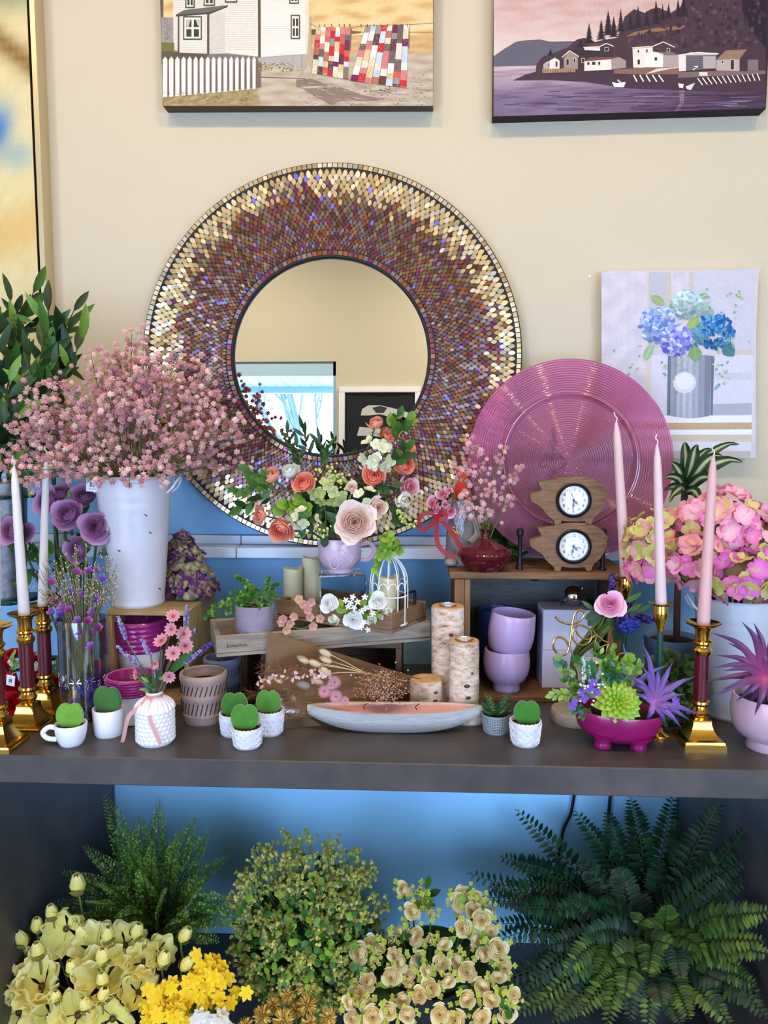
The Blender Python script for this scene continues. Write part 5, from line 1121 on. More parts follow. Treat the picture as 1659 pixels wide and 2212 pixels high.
def sprig(o, kind, a, b, n, L, rr, w=.0012, col=(70, 84, 40), spreadv=.9, sag=0., tip=True, name='sprig_stem', pairs=False, start=.15):
    """stem from a to b (local) with n leaves"""
    a, b = np.array(a, float), np.array(b, float); mid = (a+b)/2+np.array((rr.uniform(-.1, .1), rr.uniform(-.05, .05), 0))*np.linalg.norm(b-a)+np.array((0, 0, sag))
    p = spline([a, mid, b], 10); part(name, MB().add(tube(p, np.linspace(w, w*.5, 11), 5), col), mMatte, o); ks = kind if isinstance(kind, (list, tuple)) else [kind]
    for i in range(n):
        t = start+(1-start)*(i+.5)/n; k = min(9, int(t*10)); q = p[k]+(p[k+1]-p[k])*(t*10-k); dr = p[k+1]-p[k]; dr /= np.linalg.norm(dr)+1e-9
        sd = np.cross(dr, unit(rr)); sd /= np.linalg.norm(sd)+1e-9
        for s_ in ((1, -1) if pairs else (1,)):
            d = dr*(1 if not (tip and i == n-1) else 3)+sd*s_*spreadv; put_leaf(o, rr.choice(ks), d, q, L*rr.uniform(.75, 1.15), rr.uniform(-.7, .7))
# ---- baby's breath
def gyp(o, org, stems, per, fr, rr, cols, spreadv, limit, tstart=.45, tw=.0011):
    Ms, Cs = [], []
    for (a, b) in stems:
        a, b = np.array(a, float), np.array(b, float); L = np.linalg.norm(b-a); mid = a*.45+b*.55+np.array((0, 0, .10*L))+unit(rr)*L*.05
        p = spline([a, mid, b], 12); m = MB().add(tube(p, np.linspace(tw*1.6, tw*.6, 13), 5), (96, 100, 50))
        for i in range(per):
            t = tstart+(1-tstart)*rr.random()**.8; k = min(11, int(t*12)); q = p[k]; off = unit(rr)*spreadv*rr.uniform(.35, 1.1)+np.array((0, 0, spreadv*.35)); e = q+off
            if rr.random() < .55: m.add(tube([q, q+off*.55+np.array((0, 0, .004)), e], tw*.42, 3, caps=False), (124, 132, 62))
            Ms.append(Tm(*e) @ Rm('x', rr.random()*6) @ Rm('z', rr.random()*6) @ Sm(fr*rr.uniform(.75, 1.15))); Cs.append(np.array(rr.choice(cols))*rr.uniform(.9, 1.06))
        part('stem', m, mMatte, o)
    spread('blossom', SPK, mPetal, o, Ms, np.clip(Cs, 0, 255), limit)
rr = random.Random(21)
gb = thing('pink_gypsophila_bunch', 'huge cloud of dusty pink baby breath filling the white bucket', 'flowers', tuple(Bmouth)); st = []
for i in range(92):
    az = rr.uniform(0, 2*PI); el = math.acos(rr.uniform(-.16, 1)); x = math.sin(el)*math.cos(az); y = math.sin(el)*math.sin(az); z = math.cos(el)
    R_ = .285*rr.uniform(.80, 1.08)
    st.append(((x*.066, y*.066, -.004), (x*R_*1.0-.008, y*R_*.62-.02, z*R_*1.0+.022)))
gyp(gb, Bmouth, st, 28, .0064, rr, [(238, 186, 182), (226, 168, 168), (244, 202, 194), (218, 156, 160), (246, 214, 200)], .038, 300, .34)
vo = cv+np.array((0, 0, Hv)); gs = thing('pink_gypsophila_sprigs', 'thin sprigs of pink baby breath in the wine red vase', 'flowers', tuple(vo)); st = []
for (px, py, dy) in ((1000, 950, .0), (1090, 965, -.02), (1120, 1010, .01), (985, 1015, .02), (1060, 1040, -.03), (1040, 985, .0), (1095, 1060, .02), (1050, 1110, -.03), (990, 1080, -.01)):
    st.append(((0, 0, -.05), P(px, py, cv[1]+dy)-vo))
gyp(gs, vo, st, 15, .0060, rr, [(240, 184, 184), (230, 168, 174), (246, 204, 200)], .024, 300, .40, .0010)
# ---- laurel bush in galvanized bucket on green stand (left edge)
SY = -.23; sx = P(8, 1150, SY)[0]; sb = zat(8, 1290, SY); gbk = np.array((sx, SY, sb))
bucket('galvanized_bucket', 'mottled galvanized bucket on the green stand at the left edge', gbk, .046, .058, zat(8, 1037, SY)-sb, (255,)*3, mGalv, (.9,), handle=False)
sd = thing('green_plant_stand', 'dark green tubular plant stand holding the galvanized bucket', 'stand', (sx, SY, T))
for (x, y) in ((-.075, -.05), (.075, -.05), (.075, .075), (-.075, .075)):
    x2 = x if x < 0 else P(121 if y > 0 else 49, 1150, SY+y)[0]-sx
    part('leg', MB().add(tube([(x2, y, 0), (x2, y, zat(100, 1000, SY+y)-T)], .0055, 8)), mGreenL, sd)
for zf in (zat(8, 1072, SY)-T, sb-T-.006, .05):
    for (p_, q_) in (((-.075, -.05), (.036, -.05)), ((-.075, .075), (.092, .075)), ((.036, -.05), (.092, .075)), ((-.075, -.05), (-.075, .075))): part('rail', MB().add(tube([(*p_, zf), (*q_, zf)], .0045, 6)), mGreenL, sd)
part('tray', MB().add(box(.15, .12, .004, (-.01, .01, sb-T-.0025))), mGreenL, sd)
lz = zat(8, 1037, SY); lb = thing('laurel_bush', 'bushy dark green long leaved foliage above the galvanized bucket', 'plant', (sx, SY, lz)); rr = random.Random(5); lo_ = np.array(lb.location)
for (px, py, dy) in ((20, 640, 0), (75, 620, .03), (105, 660, -.03), (150, 700, .0), (180, 725, -.04), (165, 660, .02), (-30, 640, .0), (-60, 720, .02), (60, 760, -.08), (120, 790, -.06), (20, 820, -.09), (-20, 780, -.05), (90, 850, -.06), (40, 900, -.1), (100, 720, -.07), (30, 700, -.04), (-10, 930, -.07), (75, 960, -.05)):
    sprig(lb, ['dark_lance', 'dark_lance', 'mid_lance', 'deep_lance', 'lit_lance'], (rr.uniform(-.02, .03), rr.uniform(-.02, .02), -.03), P(px, py, SY+dy)-lo_, 14, .088, rr, .0022, (50, 64, 30), .85, .0)
for i in range(40):
    q = P(rr.uniform(-60, 130), rr.uniform(680, 1000), SY-.02+rr.uniform(-.05, .08))-lo_; put_leaf(lb, rr.choice(['dark_lance', 'deep_lance', 'dark_lance', 'mid_lance']), unit(rr)+np.array((.2, 0, .4)), q, rr.uniform(.06, .085), rr.uniform(-.8, .8))
# ---- purple roses
ROSE = {}
def rosemesh(kind):
    if kind not in ROSE:
        n, opn, a, b, tp, ruf, tight = {'purple': (24, .8, (140, 72, 122), (186, 126, 172), (208, 158, 196), .05, .45), 'red': (20, .8, (150, 10, 22), (196, 20, 34), None, .05, .4), 'white': (20, .6, (246, 246, 232), (250, 250, 246), None, .03, .45), 'coral': (20, .45, (244, 116, 96), (248, 156, 130), (252, 190, 160), .04, .6), 'peachbud': (9, .15, (240, 120, 96), (246, 156, 124), (250, 190, 156), .03, .75), 'whitebud': (9, .15, (226, 232, 206), (244, 244, 232), None, .03, .75), 'blush': (40, .6, (252, 206, 188), (253, 232, 218), (254, 240, 230), .08, .35), 'cream': (16, .5, (250, 196, 176), (250, 238, 216), (250, 240, 222), .04, .5), 'pink': (24, .9, (240, 150, 196), (248, 190, 218), (250, 214, 228), .04, .4), 'pinkw': (12, .6, (220, 80, 120), (240, 160, 180), (250, 220, 224), .05, .4), 'ranun': (24, .5, (252, 222, 140), (253, 234, 176), (254, 244, 206), .03, .55), 'ranunbud': (9, .1, (246, 216, 150), (250, 232, 180), (220, 220, 130), .02, .8)}[kind]
        ROSE[kind] = rose(1., {'blush': .52, 'ranun': .6, 'white': .55, 'pink': .55, 'purple': .66, 'coral': .72, 'cream': .7, 'pinkw': .6, 'red': .7}.get(kind, .95), n, opn, a, b, tp, len(kind)*7+n, ruf, tight).mesh('bloom', mPetal)
    return ROSE[kind]
def bloom(o, name, kind, px, py, Y, rpx, d=(0, -1, .35), dp=.5):
    r = rpx*mpp(Y); w = P(px, py, Y)-np.array(o.location); d = np.array(d, float); d /= np.linalg.norm(d)
    return part(name, rosemesh(kind), None, o, aim(d, rpx+px*.1, w-d*r*dp, r))
pr_ = thing('purple_rose_bunch', 'dusky purple roses on leafy stems left of the white bucket', 'flowers', tuple(np.array((P(165, 1450, -.30)[0], -.30, T)))); po = np.array(pr_.location); rr = random.Random(4)
for (px, py, Y, r, d) in ((143, 1108, -.33, 36, (-.1, -1, .45)), (206, 1138, -.36, 36, (.1, -1, .15)), (96, 1082, -.27, 33, (-.4, -1, .3)), (182, 1068, -.25, 30, (.2, -.8, .6)), (163, 1188, -.34, 32, (-.3, -1, .1)), (20, 1145, -.30, 31, (-.2, -1, .2)), (125, 1062, -.24, 28, (0, -.6, .8)), (52, 1150, -.27, 22, (.4, -.8, .2))):
    b = bloom(pr_, 'rose', 'purple', px, py, Y, r, d); e = P(px, py, Y)-po; dd = np.array(d)/np.linalg.norm(d)
    part('stem', MB().add(tube(spline([e-dd*r*mpp(Y)*.5, e*.6+np.array((0, .02, .02)), (rr.uniform(-.02, .02), rr.uniform(-.01, .03), .002)], 12), .0028, 6), (58, 84, 36)), mMatte, pr_)
    for k in range(4): put_leaf(pr_, rr.choice(['mid_oval', 'dark_oval', 'mid_lance']), unit(rr)+np.array((0, -.2, -.2)), e*rr.uniform(.62, .95)+unit(rr)*.015, rr.uniform(.04, .06), rr.uniform(-.6, .6))
for (px, py) in ((65, 1068), (150, 1070)): part('rose_bud', MB().add(lathe([(1e-5, -.008), (.004, -.005), (.0055, .001), (.003, .008), (1e-5, .011)], 10), (110, 150, 50)), mLeaf, pr_, Tm(*(P(px, py, -.30)-po)))
# ---- hydrangea heads
def floret(c0, c1, cc=(220, 220, 140), n=4, cup=.25, wd=.95):
    m = MB()
    for k in range(n): m.add(leaf(1., wd, 4, .58, .1, cup, c0, c1, None, .62), None, Rm('y', k*2*PI/n))
    m.add(ico(.12), cc, Tm(0, -.05, 0)); return m
def mound(o, name, variants, pts, rr, size, m=None):
    """florets at (pos, outward dir)"""
    ms = [v.mesh(name, m or mPetal) for v in variants]
    for (p, d, s) in pts:
        M = aim(d, rr.uniform(0, 6.28), p, size*s) @ Rm('x', PI/2)          # floret faces -Y local -> turn to +Z
        part(name, rr.choice(ms), None, o, M)
def ell(rr, n, c, r, cam=.25, zmin=-.8):
    out = []
    while len(out) < n:
        u = unit(rr)
        if -u[1] < -cam or u[2] < zmin: continue
        k = rr.uniform(.86, 1.04); out.append((np.array(c)+u*np.array(r)*k, u/np.array(r)*np.mean(r)+unit(rr)*.25, rr.uniform(.8, 1.15)))
    return out
rr = random.Random(9)
hp = np.array((P(412, 1300, -.185)[0], -.20, CT+.0005)); hy = thing('purple_green_hydrangea', 'cone shaped purple and lime hydrangea head beside the white bucket', 'flowers', tuple(hp))
k_ = mpp(-.2); pts = []
for i in range(125):
    t = rr.random(); a = rr.uniform(-2.9, .1); R_ = (.060*(1-t)**.6+.012)*(1 if t < .75 else .8); u = np.array((math.cos(a), math.sin(a), .35+.8*t)); pts.append((np.array((R_*math.cos(a)-.022*t+.006, R_*math.sin(a)*.8, .012+t*.148)), u+unit(rr)*.3, rr.uniform(.8, 1.15)))
mound(hy, 'floret', [floret((176, 180, 92), (104, 40, 118)), floret((196, 206, 110), (140, 96, 120)), floret((140, 100, 124), (88, 30, 100)), floret((196, 204, 110), (112, 52, 118)), floret((120, 70, 120), (84, 28, 96))], pts, rr, .0155)
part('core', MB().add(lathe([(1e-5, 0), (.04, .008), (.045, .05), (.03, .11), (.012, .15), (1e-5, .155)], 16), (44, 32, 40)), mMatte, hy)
for i in range(4): put_leaf(hy, 'teal_oval', (rr.uniform(-1, 1), -1, -.2), (rr.uniform(0, .05), -.035, .012), .03)
# right bucket + pink/green hydrangeas
cR = stand(1588, 1562, .07); RbR = .073; HbR = zat(1560, 1285, cR[1])-T; cR[0] = P(1583, 1500, cR[1])[0]
bucket('white_florist_bucket', 'white enamel bucket of hydrangeas at the right behind the pink candle', cR, RbR, .088, HbR, (206, 208, 214), mBuck)
hr = thing('pink_hydrangea_bunch', 'big pink and lime green hydrangea heads in the right bucket', 'flowers', tuple(cR+np.array((0, 0, HbR)))); ho = np.array(hr.location); rr = random.Random(12)
var = [floret((240, 220, 170), (236, 120, 170)), floret((214, 216, 120), (232, 170, 150)), floret((250, 214, 214), (240, 140, 180)), floret((206, 214, 110), (220, 214, 140)), floret((246, 160, 196), (226, 90, 160)), floret((216, 190, 140), (230, 110, 150)), floret((236, 150, 210), (206, 80, 190))]
for (px, py, rx, ry, Y, n, vs2) in ((1430, 1185, 82, 80, -.36, 80, (0, 1, 3, 5, 3)), (1555, 1150, 95, 92, -.38, 95, (0, 2, 4, 1, 2)), (1645, 1200, 80, 90, -.40, 70, (2, 3, 1, 6, 0)), (1500, 1215, 60, 60, -.44, 50, (0, 2, 4, 0)), (1600, 1245, 70, 55, -.47, 60, (3, 1, 6, 4)), (1400, 1225, 45, 35, -.38, 26, (6, 4, 0))):
    c = P(px, py, Y)-ho; k = mpp(Y)
    mound(hr, 'floret', [var[v] for v in vs2], ell(rr, n, c, (rx*k, rx*k*.8, ry*k)), rr, .0235)
    part('head_core', MB().add(ball(1, 12, 8), (120, 100, 60), Tm(*c) @ Sm(rx*k*.8, rx*k*.62, ry*k*.8)), mMatte, hr)
    part('stem', MB().add(tube(spline([c, (c*.4)+np.array((0, .01, 0)), (c[0]*.1, 0, -.15)], 10), .004, 6), (70, 60, 40)), mMatte, hr)
# ---- purple willow in the glass cylinder
wl = thing('purple_willow_bunch', 'budded grassy stems with small violet flowers in the glass cylinder', 'flowers', tuple(cg+np.array((0, 0, .012)))); wo = np.array(wl.location); rr = random.Random(14); Ms = []; Cs = []
for i in range(130):
    px = 70+rr.random()*185; top = 1165+abs(px-165)*.45+rr.random()*110; Y = cg[1]+rr.uniform(-.05, .05); e = P(px, top, Y)-wo; a = rr.uniform(0, 6.28); b = np.array((.02*math.cos(a), .02*math.sin(a), .01)); mid = np.array((e[0]*.42, e[1]*.42, Hg*.95))
    lim = Rg*.8/max(1e-6, math.hypot(mid[0], mid[1])); mid[:2] *= min(1, lim)
    p = spline([b, mid, e], 10); part('twig', MB().add(tube(p, np.linspace(.0011, .0006, 11), 4), rr.choice([(118, 116, 62), (96, 98, 48), (140, 128, 84), (150, 134, 110)])), mMatte, wl)
    for j in range(4): Ms.append(Tm(*p[10-j]) @ Sm(.0013, .0013, .002)); Cs.append((220, 208, 176))
spread('bud', ico(1), mMatte, wl, Ms, Cs, 120)
fm = [MB().add(g, None) for g in [leaf(1, .6, 4, .6, .2, .4, (150, 90, 190), (196, 150, 226))]]
def bell(c0, c1):
    m = MB()
    for k in range(5): m.add(petal(.45, 1., k*2*PI/5, .75, 0, .35, 4, 4, .05, .3, c0, c1), None)
    return m
bm = [bell((130, 70, 160), (200, 140, 214)).mesh('violet', mPetal), bell((110, 70, 180), (160, 130, 220)).mesh('violet', mPetal), bell((150, 60, 130), (206, 120, 180)).mesh('violet', mPetal)]
for (px, py) in ((110, 1262), (193, 1238), (212, 1236), (185, 1290), (205, 1298), (125, 1300), (140, 1316), (150, 1322), (133, 1345), (160, 1310), (172, 1345), (205, 1325), (188, 1345), (145, 1370), (176, 1368), (195, 1370), (212, 1360), (182, 1410), (148, 1400), (165, 1240), (222, 1255), (155, 1285), (118, 1325), (200, 1400), (163, 1380), (135, 1330)):
    part('violet', rr.choice(bm), None, wl, aim((rr.uniform(-.6, .6), -.7, .6), 0, P(px, py, cg[1]-.02+rr.uniform(-.02, .02))-wo, .0165))
# ---- lavender and daisies in the honeycomb vase
dv = thing('daisy_lavender_posy', 'posy of pink daisies and lavender in the honeycomb vase', 'flowers', tuple(ch+np.array((0, 0, Hn)))); do = np.array(dv.location); rr = random.Random(15); s395 = 3.95
def Q(x, y, Y): return P(60+x/s395, 1130+y/s395, Y)-do
dm = MB()
for k in range(11): dm.add(leaf(1, .40, 4, .62, .12, .25, (214, 120, 136), (240, 186, 190), None, .7), None, Rm('y', k*2*PI/11))
dm.add(ball(.22, 10, 6), (150, 96, 60), Tm(0, -.06, 0)); dmm = dm.mesh('daisy', mPetal)
for (x, y, s, d) in ((1240, 795, 18, (.2, -.8, .6)), (1225, 905, 18, (-.2, -1, .2)), (1330, 945, 20, (.3, -1, .3)), (1140, 1005, 21, (-.3, -.7, .8)), (1345, 1045, 20, (.4, -1, .1)), (1240, 1110, 20, (.1, -1, .3)), (925, 1290, 15, (-.7, -.6, .1)), (1205, 1310, 17, (.3, -1, -.2)), (1085, 1200, 14, (-.3, -1, 0))):
    Y = ch[1]-.02+rr.uniform(-.025, .02); p = Q(x, y, Y); part('daisy', dmm, None, dv, aim(d, rr.uniform(0, 6), p, s*mpp(Y)) @ Rm('x', PI/2)); part('stem', MB().add(tube(spline([p, p*.5+np.array((0, .01, 0)), (0, 0, -.03)], 8), .0013, 5), (96, 84, 70)), mMatte, dv)
def spike(o, p0, p1, n, r, cols, L, rr, name='lavender_spike', fat=1., stem=(90, 110, 70)):
    p0, p1 = np.array(p0), np.array(p1); ax = (p1-p0)/np.linalg.norm(p1-p0); m = MB().add(tube([p0, p1], .0010, 4), stem); Ms = []; Cs = []
    for i in range(n):
        t = i/n; u = np.cross(ax, unit(rr)); u /= np.linalg.norm(u); w = r*(1-.65*t**2)*(.55+.45*min(1, t*5)); Ms.append(aim(u+ax*.7, rr.random()*6, p0+(p1-p0)*t+u*w*.5, (L*fat, L*fat, L*1.5))); Cs.append(np.array(rr.choice(cols))*rr.uniform(.85, 1.1))
    m.scat(ball(.5, 6, 5), Ms, np.clip(Cs, 0, 255)); part(name, m, mPetal, o)
lavc = [(150, 140, 190), (176, 170, 206), (126, 112, 172), (190, 186, 214)]
for (a, b, n) in (((835, 985), (768, 795), 60), ((1050, 1130), (965, 985), 50), ((940, 1210), (760, 1050), 64), ((1350, 880), (1362, 700), 50), ((1330, 1010), (1430, 905), 40), ((1340, 1200), (1480, 1080), 40), ((1000, 1250), (880, 1150), 30), ((1110, 1330), (1090, 1260), 26)):
    Y = ch[1]+rr.uniform(-.02, .02); spike(dv, Q(*a, Y), Q(*b, Y), n, .007, lavc, .0042, rr); q = Q(*a, Y); part('stem', MB().add(tube(spline([q, q*.5, (0, 0, -.03)], 8), .0012, 5), (90, 116, 66)), mMatte, dv)
spike(dv, Q(1400, 1150, ch[1]+.02), Q(1580, 1020, ch[1]+.03), 70, .009, [(96, 70, 150), (120, 90, 170), (80, 60, 130)], .0055, rr, 'muscari_spike')
put_leaf(dv, 'mid_lance', Q(1420, 1060, ch[1])-Q(1200, 1280, ch[1]), Q(1210, 1280, ch[1]), .075, .3)
for i in range(26): a = rr.uniform(0, 6.28); put_leaf(dv, rr.choice(['mid_lance', 'sage_lance', 'teal_lance']), (math.cos(a), math.sin(a)*.6-.2, rr.uniform(.2, 1.2)), (.01*math.cos(a), .01*math.sin(a), rr.uniform(0, .03)), rr.uniform(.02, .036), 0)
# ---- red roses, white filler behind the left candlesticks
rd = thing('red_rose_bunch', 'dark red roses with white filler flowers behind the left candlesticks', 'flowers', (float(P(70, 1500, -.36)[0]), -.36, T)); ro = np.array(rd.location); rr = random.Random(16)
for (px, py, Y, r, d) in ((28, 1520, -.42, 30, (-.2, -1, .3)), (82, 1470, -.34, 26, (.2, -1, .3)), (22, 1480, -.36, 28, (-.1, -1, .5)), (84, 1525, -.33, 26, (0, -1, .2)), (125, 1475, -.31, 20, (.1, -1, .4)), (118, 1520, -.3, 22, (0, -1, .3)), (24, 1415, -.3, 18, (-.2, -.8, .6)), (75, 1430, -.31, 20, (.2, -.9, .5)), (40, 1555, -.44, 22, (.3, -1, 0)), (8, 1440, -.34, 20, (0, -1, .3))):
    bloom(rd, 'rose', 'red', px, py, Y, r, d); q = P(px, py, Y)-ro; part('stem', MB().add(tube([q, (q[0]*.4, .01, .01)], .0022, 5), (40, 66, 30)), mMatte, rd)
for (px, py) in ((28, 1432), (76, 1440)): bloom(rd, 'filler_flower', 'whitebud', px, py, -.36, 12)
for (a, b) in (((30, 1455), (32, 1412)), ((24, 1455), (40, 1430)), ((128, 1470), (122, 1428)), ((88, 1420), (82, 1405))): sprig(rd, ['sage_oval', 'lime_oval'], P(*a, -.37)-ro, P(*b, -.37)-ro, 7, .013, rr, .0008)
price_tag('price_tag', 'white price tag tucked into the red roses', P(23, 1470, -.43), .022, .024, .12, yaw=-.2)
# ---- trays in the middle
def tray(name, label, A, B, C_, z0_, h, col, th=.012):
    """floor quad: A front-left, B front-right, C_ back-right (xy)"""
    A, B, C_ = [np.array(v[:2], float) for v in (A, B, C_)]; u = B-A; L = np.linalg.norm(u); u /= L; v = np.array((-u[1], u[0])); D = abs(np.dot(C_-B, v)); ctr = A+u*L/2+v*D/2
    o = thing(name, label, 'tray', (ctr[0], ctr[1], z0_), None, math.atan2(u[1], u[0]))
    n = 4
    for k in range(n): part('floor_slat', MB().add(box(L-.002, D/n-.003, .008, (0, -D/2+D/n*(k+.5), .004), .001), tuple(c*random.Random(k).uniform(.85, 1.05) for c in col)), mWood, o)
    for s in (-1, 1):
        part('long_side', MB().add(box(L, th, h-.0085, (0, s*(D/2-th/2), .0085+(h-.0085)/2), .0018), col), mWood, o)
        part('short_side', MB().add(box(th, D-2*th-.001, h-.0085, (s*(L/2-th/2), 0, .0085+(h-.0085)/2), .0018), tuple(c*.92 for c in col)), mWood, o)
    return o, L, D
zS = zat(786, 1395, -.33)
sx0, sx1 = P(520, 1450, -.30)[0], P(868, 1450, -.30)[0]
crate('low_wooden_box', 'low dark wooden box propping up the trays behind the dried bouquet', sx0, sx1, -.30, -.10, T, zS, .014, (112, 84, 58))
zS += .0008; A = G(467, 1421, zS); B = G(930, 1384, zS); u = (B-A)[:2]; u /= np.linalg.norm(u); nv = np.array((-u[1], u[0])); C_ = B[:2]+nv*.17
ht = zat(462, 1375, A[1])-zS
t1, L1, D1 = tray('botanico_tray', 'long grey wooden tray branded botanico, lower of the two trays', A, B, C_, zS, ht, (176, 160, 140))
tx = part('lettering', MB().add(text_geo('botanico', .0125, .0002), (255,)*3, Tm(-L1/2+.045, -D1/2-.0004, ht*.52) @ STANDUP), mNum, t1, smooth=False)
zU = zS+ht+.0008; A2 = G(597, 1334, zU); B2 = G(846, 1371, zU); C2 = G(924, 1338, zU); h2 = zat(846, 1328, B2[1])-zU
u2 = (B2-A2)[:2]; u2 /= np.linalg.norm(u2)
t2, L2, D2 = tray('handled_wooden_tray', 'brown wooden tray with black metal handle, upper of the two trays', A2, B2, C2, zU, h2, (150, 118, 84))
for s in (1, -1): part('handle', MB().add(tube(spline([(s*(L2/2-.006), -.035, h2*.9), (s*(L2/2-.006), -.035, h2+.026), (s*(L2/2-.006), -.028, h2+.032), (s*(L2/2-.006), .028, h2+.032), (s*(L2/2-.006), .035, h2+.026), (s*(L2/2-.006), .035, h2*.9)], 24), .0032, 7)), mBlackM, t2)
price_tag('price_tag', 'tiny white price sticker on the end of the brown handled tray', P(823, 1333, B2[1]-.004), .012, .010, .1, yaw=-.55)
zF = zU+.0088
def pillar(label, px, topy, r, Y, base):
    x = P(px, 1280, Y)[0]; H = zat(px, topy, Y)-base; o = thing('pillar_candle', label, 'candle', (x, Y, base), 'ivory pillar candles'); n = 28; pr = [(1e-5, 0), (r, 0), (r, H*.5), (r, H-.004), (r*.96, H), (r*.80, H-.002), (r*.66, H-.008), (1e-5, H-.012)]
    V, F = lathe(pr, n); a = np.arctan2(V[:, 1], V[:, 0]); V[:, 2] += np.where(V[:, 2] > H-.006, .003*np.sin(a*2+1)+.0015*np.sin(a*3), 0); part('wax', MB().add((V, F), (226, 220, 178)), mWax, o)
    part('flame_tip', MB().add(lathe([(1e-5, 0), (.002, 0), (.0028, .004), (1e-5, .012)], 8), (240, 225, 180), Tm(0, 0, H-.012)), mWax, o)
pillar('shorter ivory pillar candle at the back of the handled tray', 633, 1226, 21.5*mpp(-.21), -.21, zF); pillar('taller ivory pillar candle behind the clear acrylic stand', 674, 1203, 21*mpp(-.185), -.185, zF)
# acrylic stand, mug and bouquet
mAcr = clear('clear_acrylic', (.86, .88, .90), .22, .03)
AY = -.285; mg = G(736, 1243, zat(736, 1241, AY-.03)); aw = .108; zA = zat(736, 1243, AY-.045); ax_ = P(735, 1240, AY)[0]
ac = thing('acrylic_stand', 'clear acrylic riser stand under the pink mug', 'stand', (ax_, AY, zF), None, .25)
hA = zA-zF; part('top_plate', MB().add(box(aw, .09, .003, (0, 0, hA-.0015))), mAcr, ac)
for s in (-1, 1): part('side_plate', MB().add(box(.003, .09, hA-.0035, (s*(aw/2-.0015), 0, (hA-.0035)/2))), mAcr, ac)
Rg2 = 48*mpp(AY); Hg2 = zat(735, 1163, AY)-zA; mo = np.array((P(734, 1200, AY)[0], AY, zA+.0005))
pm = thing('pink_mug', 'pale mauve glossy mug holding the peach rose bouquet', 'mug', tuple(mo))
part('body', MB().add(lathe(cupV([(Rg2*.58, 0), (Rg2*.6, .004), (Rg2*.56, .008), (Rg2*.80, Hg2*.22), (Rg2*.95, Hg2*.40), (Rg2*1.0, Hg2*.60), (Rg2*.98, Hg2*.85), (Rg2*.97, Hg2)], .004), 48), (206, 178, 196)), mCeram, pm)
part('handle', MB().add(tube(spline([(Rg2*.95, 0, Hg2*.82), (Rg2*1.4, 0, Hg2*.86), (Rg2*1.58, 0, Hg2*.62), (Rg2*1.35, 0, Hg2*.38), (Rg2*.96, 0, Hg2*.36)], 18), .0055, 8), (206, 178, 196)), mCeram, pm)
for (x, z, r) in ((.1, .55, .26), (.45, .5, .2), (-.15, .35, .2), (.3, .75, .2), (-.35, .6, .2)):
    pts = []
    for a in np.linspace(0, 2*PI, 14, endpoint=False):
        xx = Rg2*(x+r*math.cos(a)); pts.append((xx, -math.sqrt(max(1e-6, (Rg2*1.0)**2-xx*xx))*(1 if z > .45 else .96), Hg2*(z+r*.8*math.sin(a))))
    part('relief_line', MB().add(tube(pts, .0009, 5, closed=True), (212, 186, 202)), mCeram, pm)
bq = thing('peach_rose_bouquet', 'lush bouquet of peach and blush roses with greenery in the mauve mug', 'flowers', tuple(mo+np.array((0, 0, Hg2)))); bo_ = np.array(bq.location); rr = random.Random(31)
for (k, px, py, dy, r, d) in (('peachbud', 586, 1030, -.03, 27, (-.3, -.6, .8)), ('whitebud', 628, 1020, .0, 26, (-.2, -.5, .9)), ('coral', 655, 1042, -.05, 27, (-.1, -1, .5)), ('coral', 808, 1028, -.05, 27, (.1, -1, .3)), ('peachbud', 841, 943, .0, 23, (.1, -.8, .7)), ('peachbud', 812, 916, .02, 23, (-.1, -.5, 1)), ('coral', 874, 1000, -.01, 28, (.5, -.9, .3)), ('pinkw', 886, 1052, -.01, 26, (.6, -.8, .1)), ('whitebud', 870, 1080, -.04, 23, (.5, -.9, 0)), ('cream', 816, 1095, -.07, 25, (.3, -1, 0)), ('blush', 766, 1128, -.09, 44, (.1, -1, .15)), ('peachbud', 564, 1112, -.03, 23, (-.6, -.8, .1)), ('coral', 606, 1145, -.05, 32, (-.2, -1, -.35)), ('cream', 760, 1053, -.06, 15, (0, -1, .4)), ('peachbud', 880, 965, .01, 18, (.5, -.6, .5))):
    bloom(bq, 'rose', k, px, py, AY+dy, r, d, .45); e = P(px, py, AY+dy)-bo_; part('stem', MB().add(tube(spline([e, e*.45+np.array((0, .01, .0)), (e[0]*.1, 0, -.03)], 10), .002, 5), (74, 92, 44)), mMatte, bq)
wv = [floret((226, 230, 190), (244, 244, 226), (190, 200, 120)), floret((214, 222, 170), (236, 236, 208), (190, 200, 120))]; gv = [floret((168, 190, 96), (200, 206, 136), (190, 200, 100)), floret((186, 196, 120), (216, 214, 170), (190, 200, 100))]
def px_ell(n, px, py, rx, ry, Y): return ell(rr, n, P(px, py, Y)-bo_, (rx*mpp(Y), .03, ry*mpp(Y)), .0)
mound(bq, 'hydrangea_floret', wv, px_ell(18, 812, 985, 42, 40, AY-.03), rr, .0165); mound(bq, 'hydrangea_floret', gv, px_ell(20, 715, 1062, 48, 34, AY-.04), rr, .0155); mound(bq, 'hydrangea_floret', wv, px_ell(9, 655, 1118, 34, 22, AY-.05), rr, .015); mound(bq, 'hydrangea_floret', wv, px_ell(9, 790, 1072, 30, 22, AY-.05), rr, .014)
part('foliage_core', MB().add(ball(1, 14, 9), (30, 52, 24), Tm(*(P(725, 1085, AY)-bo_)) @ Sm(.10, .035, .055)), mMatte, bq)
Ms = []
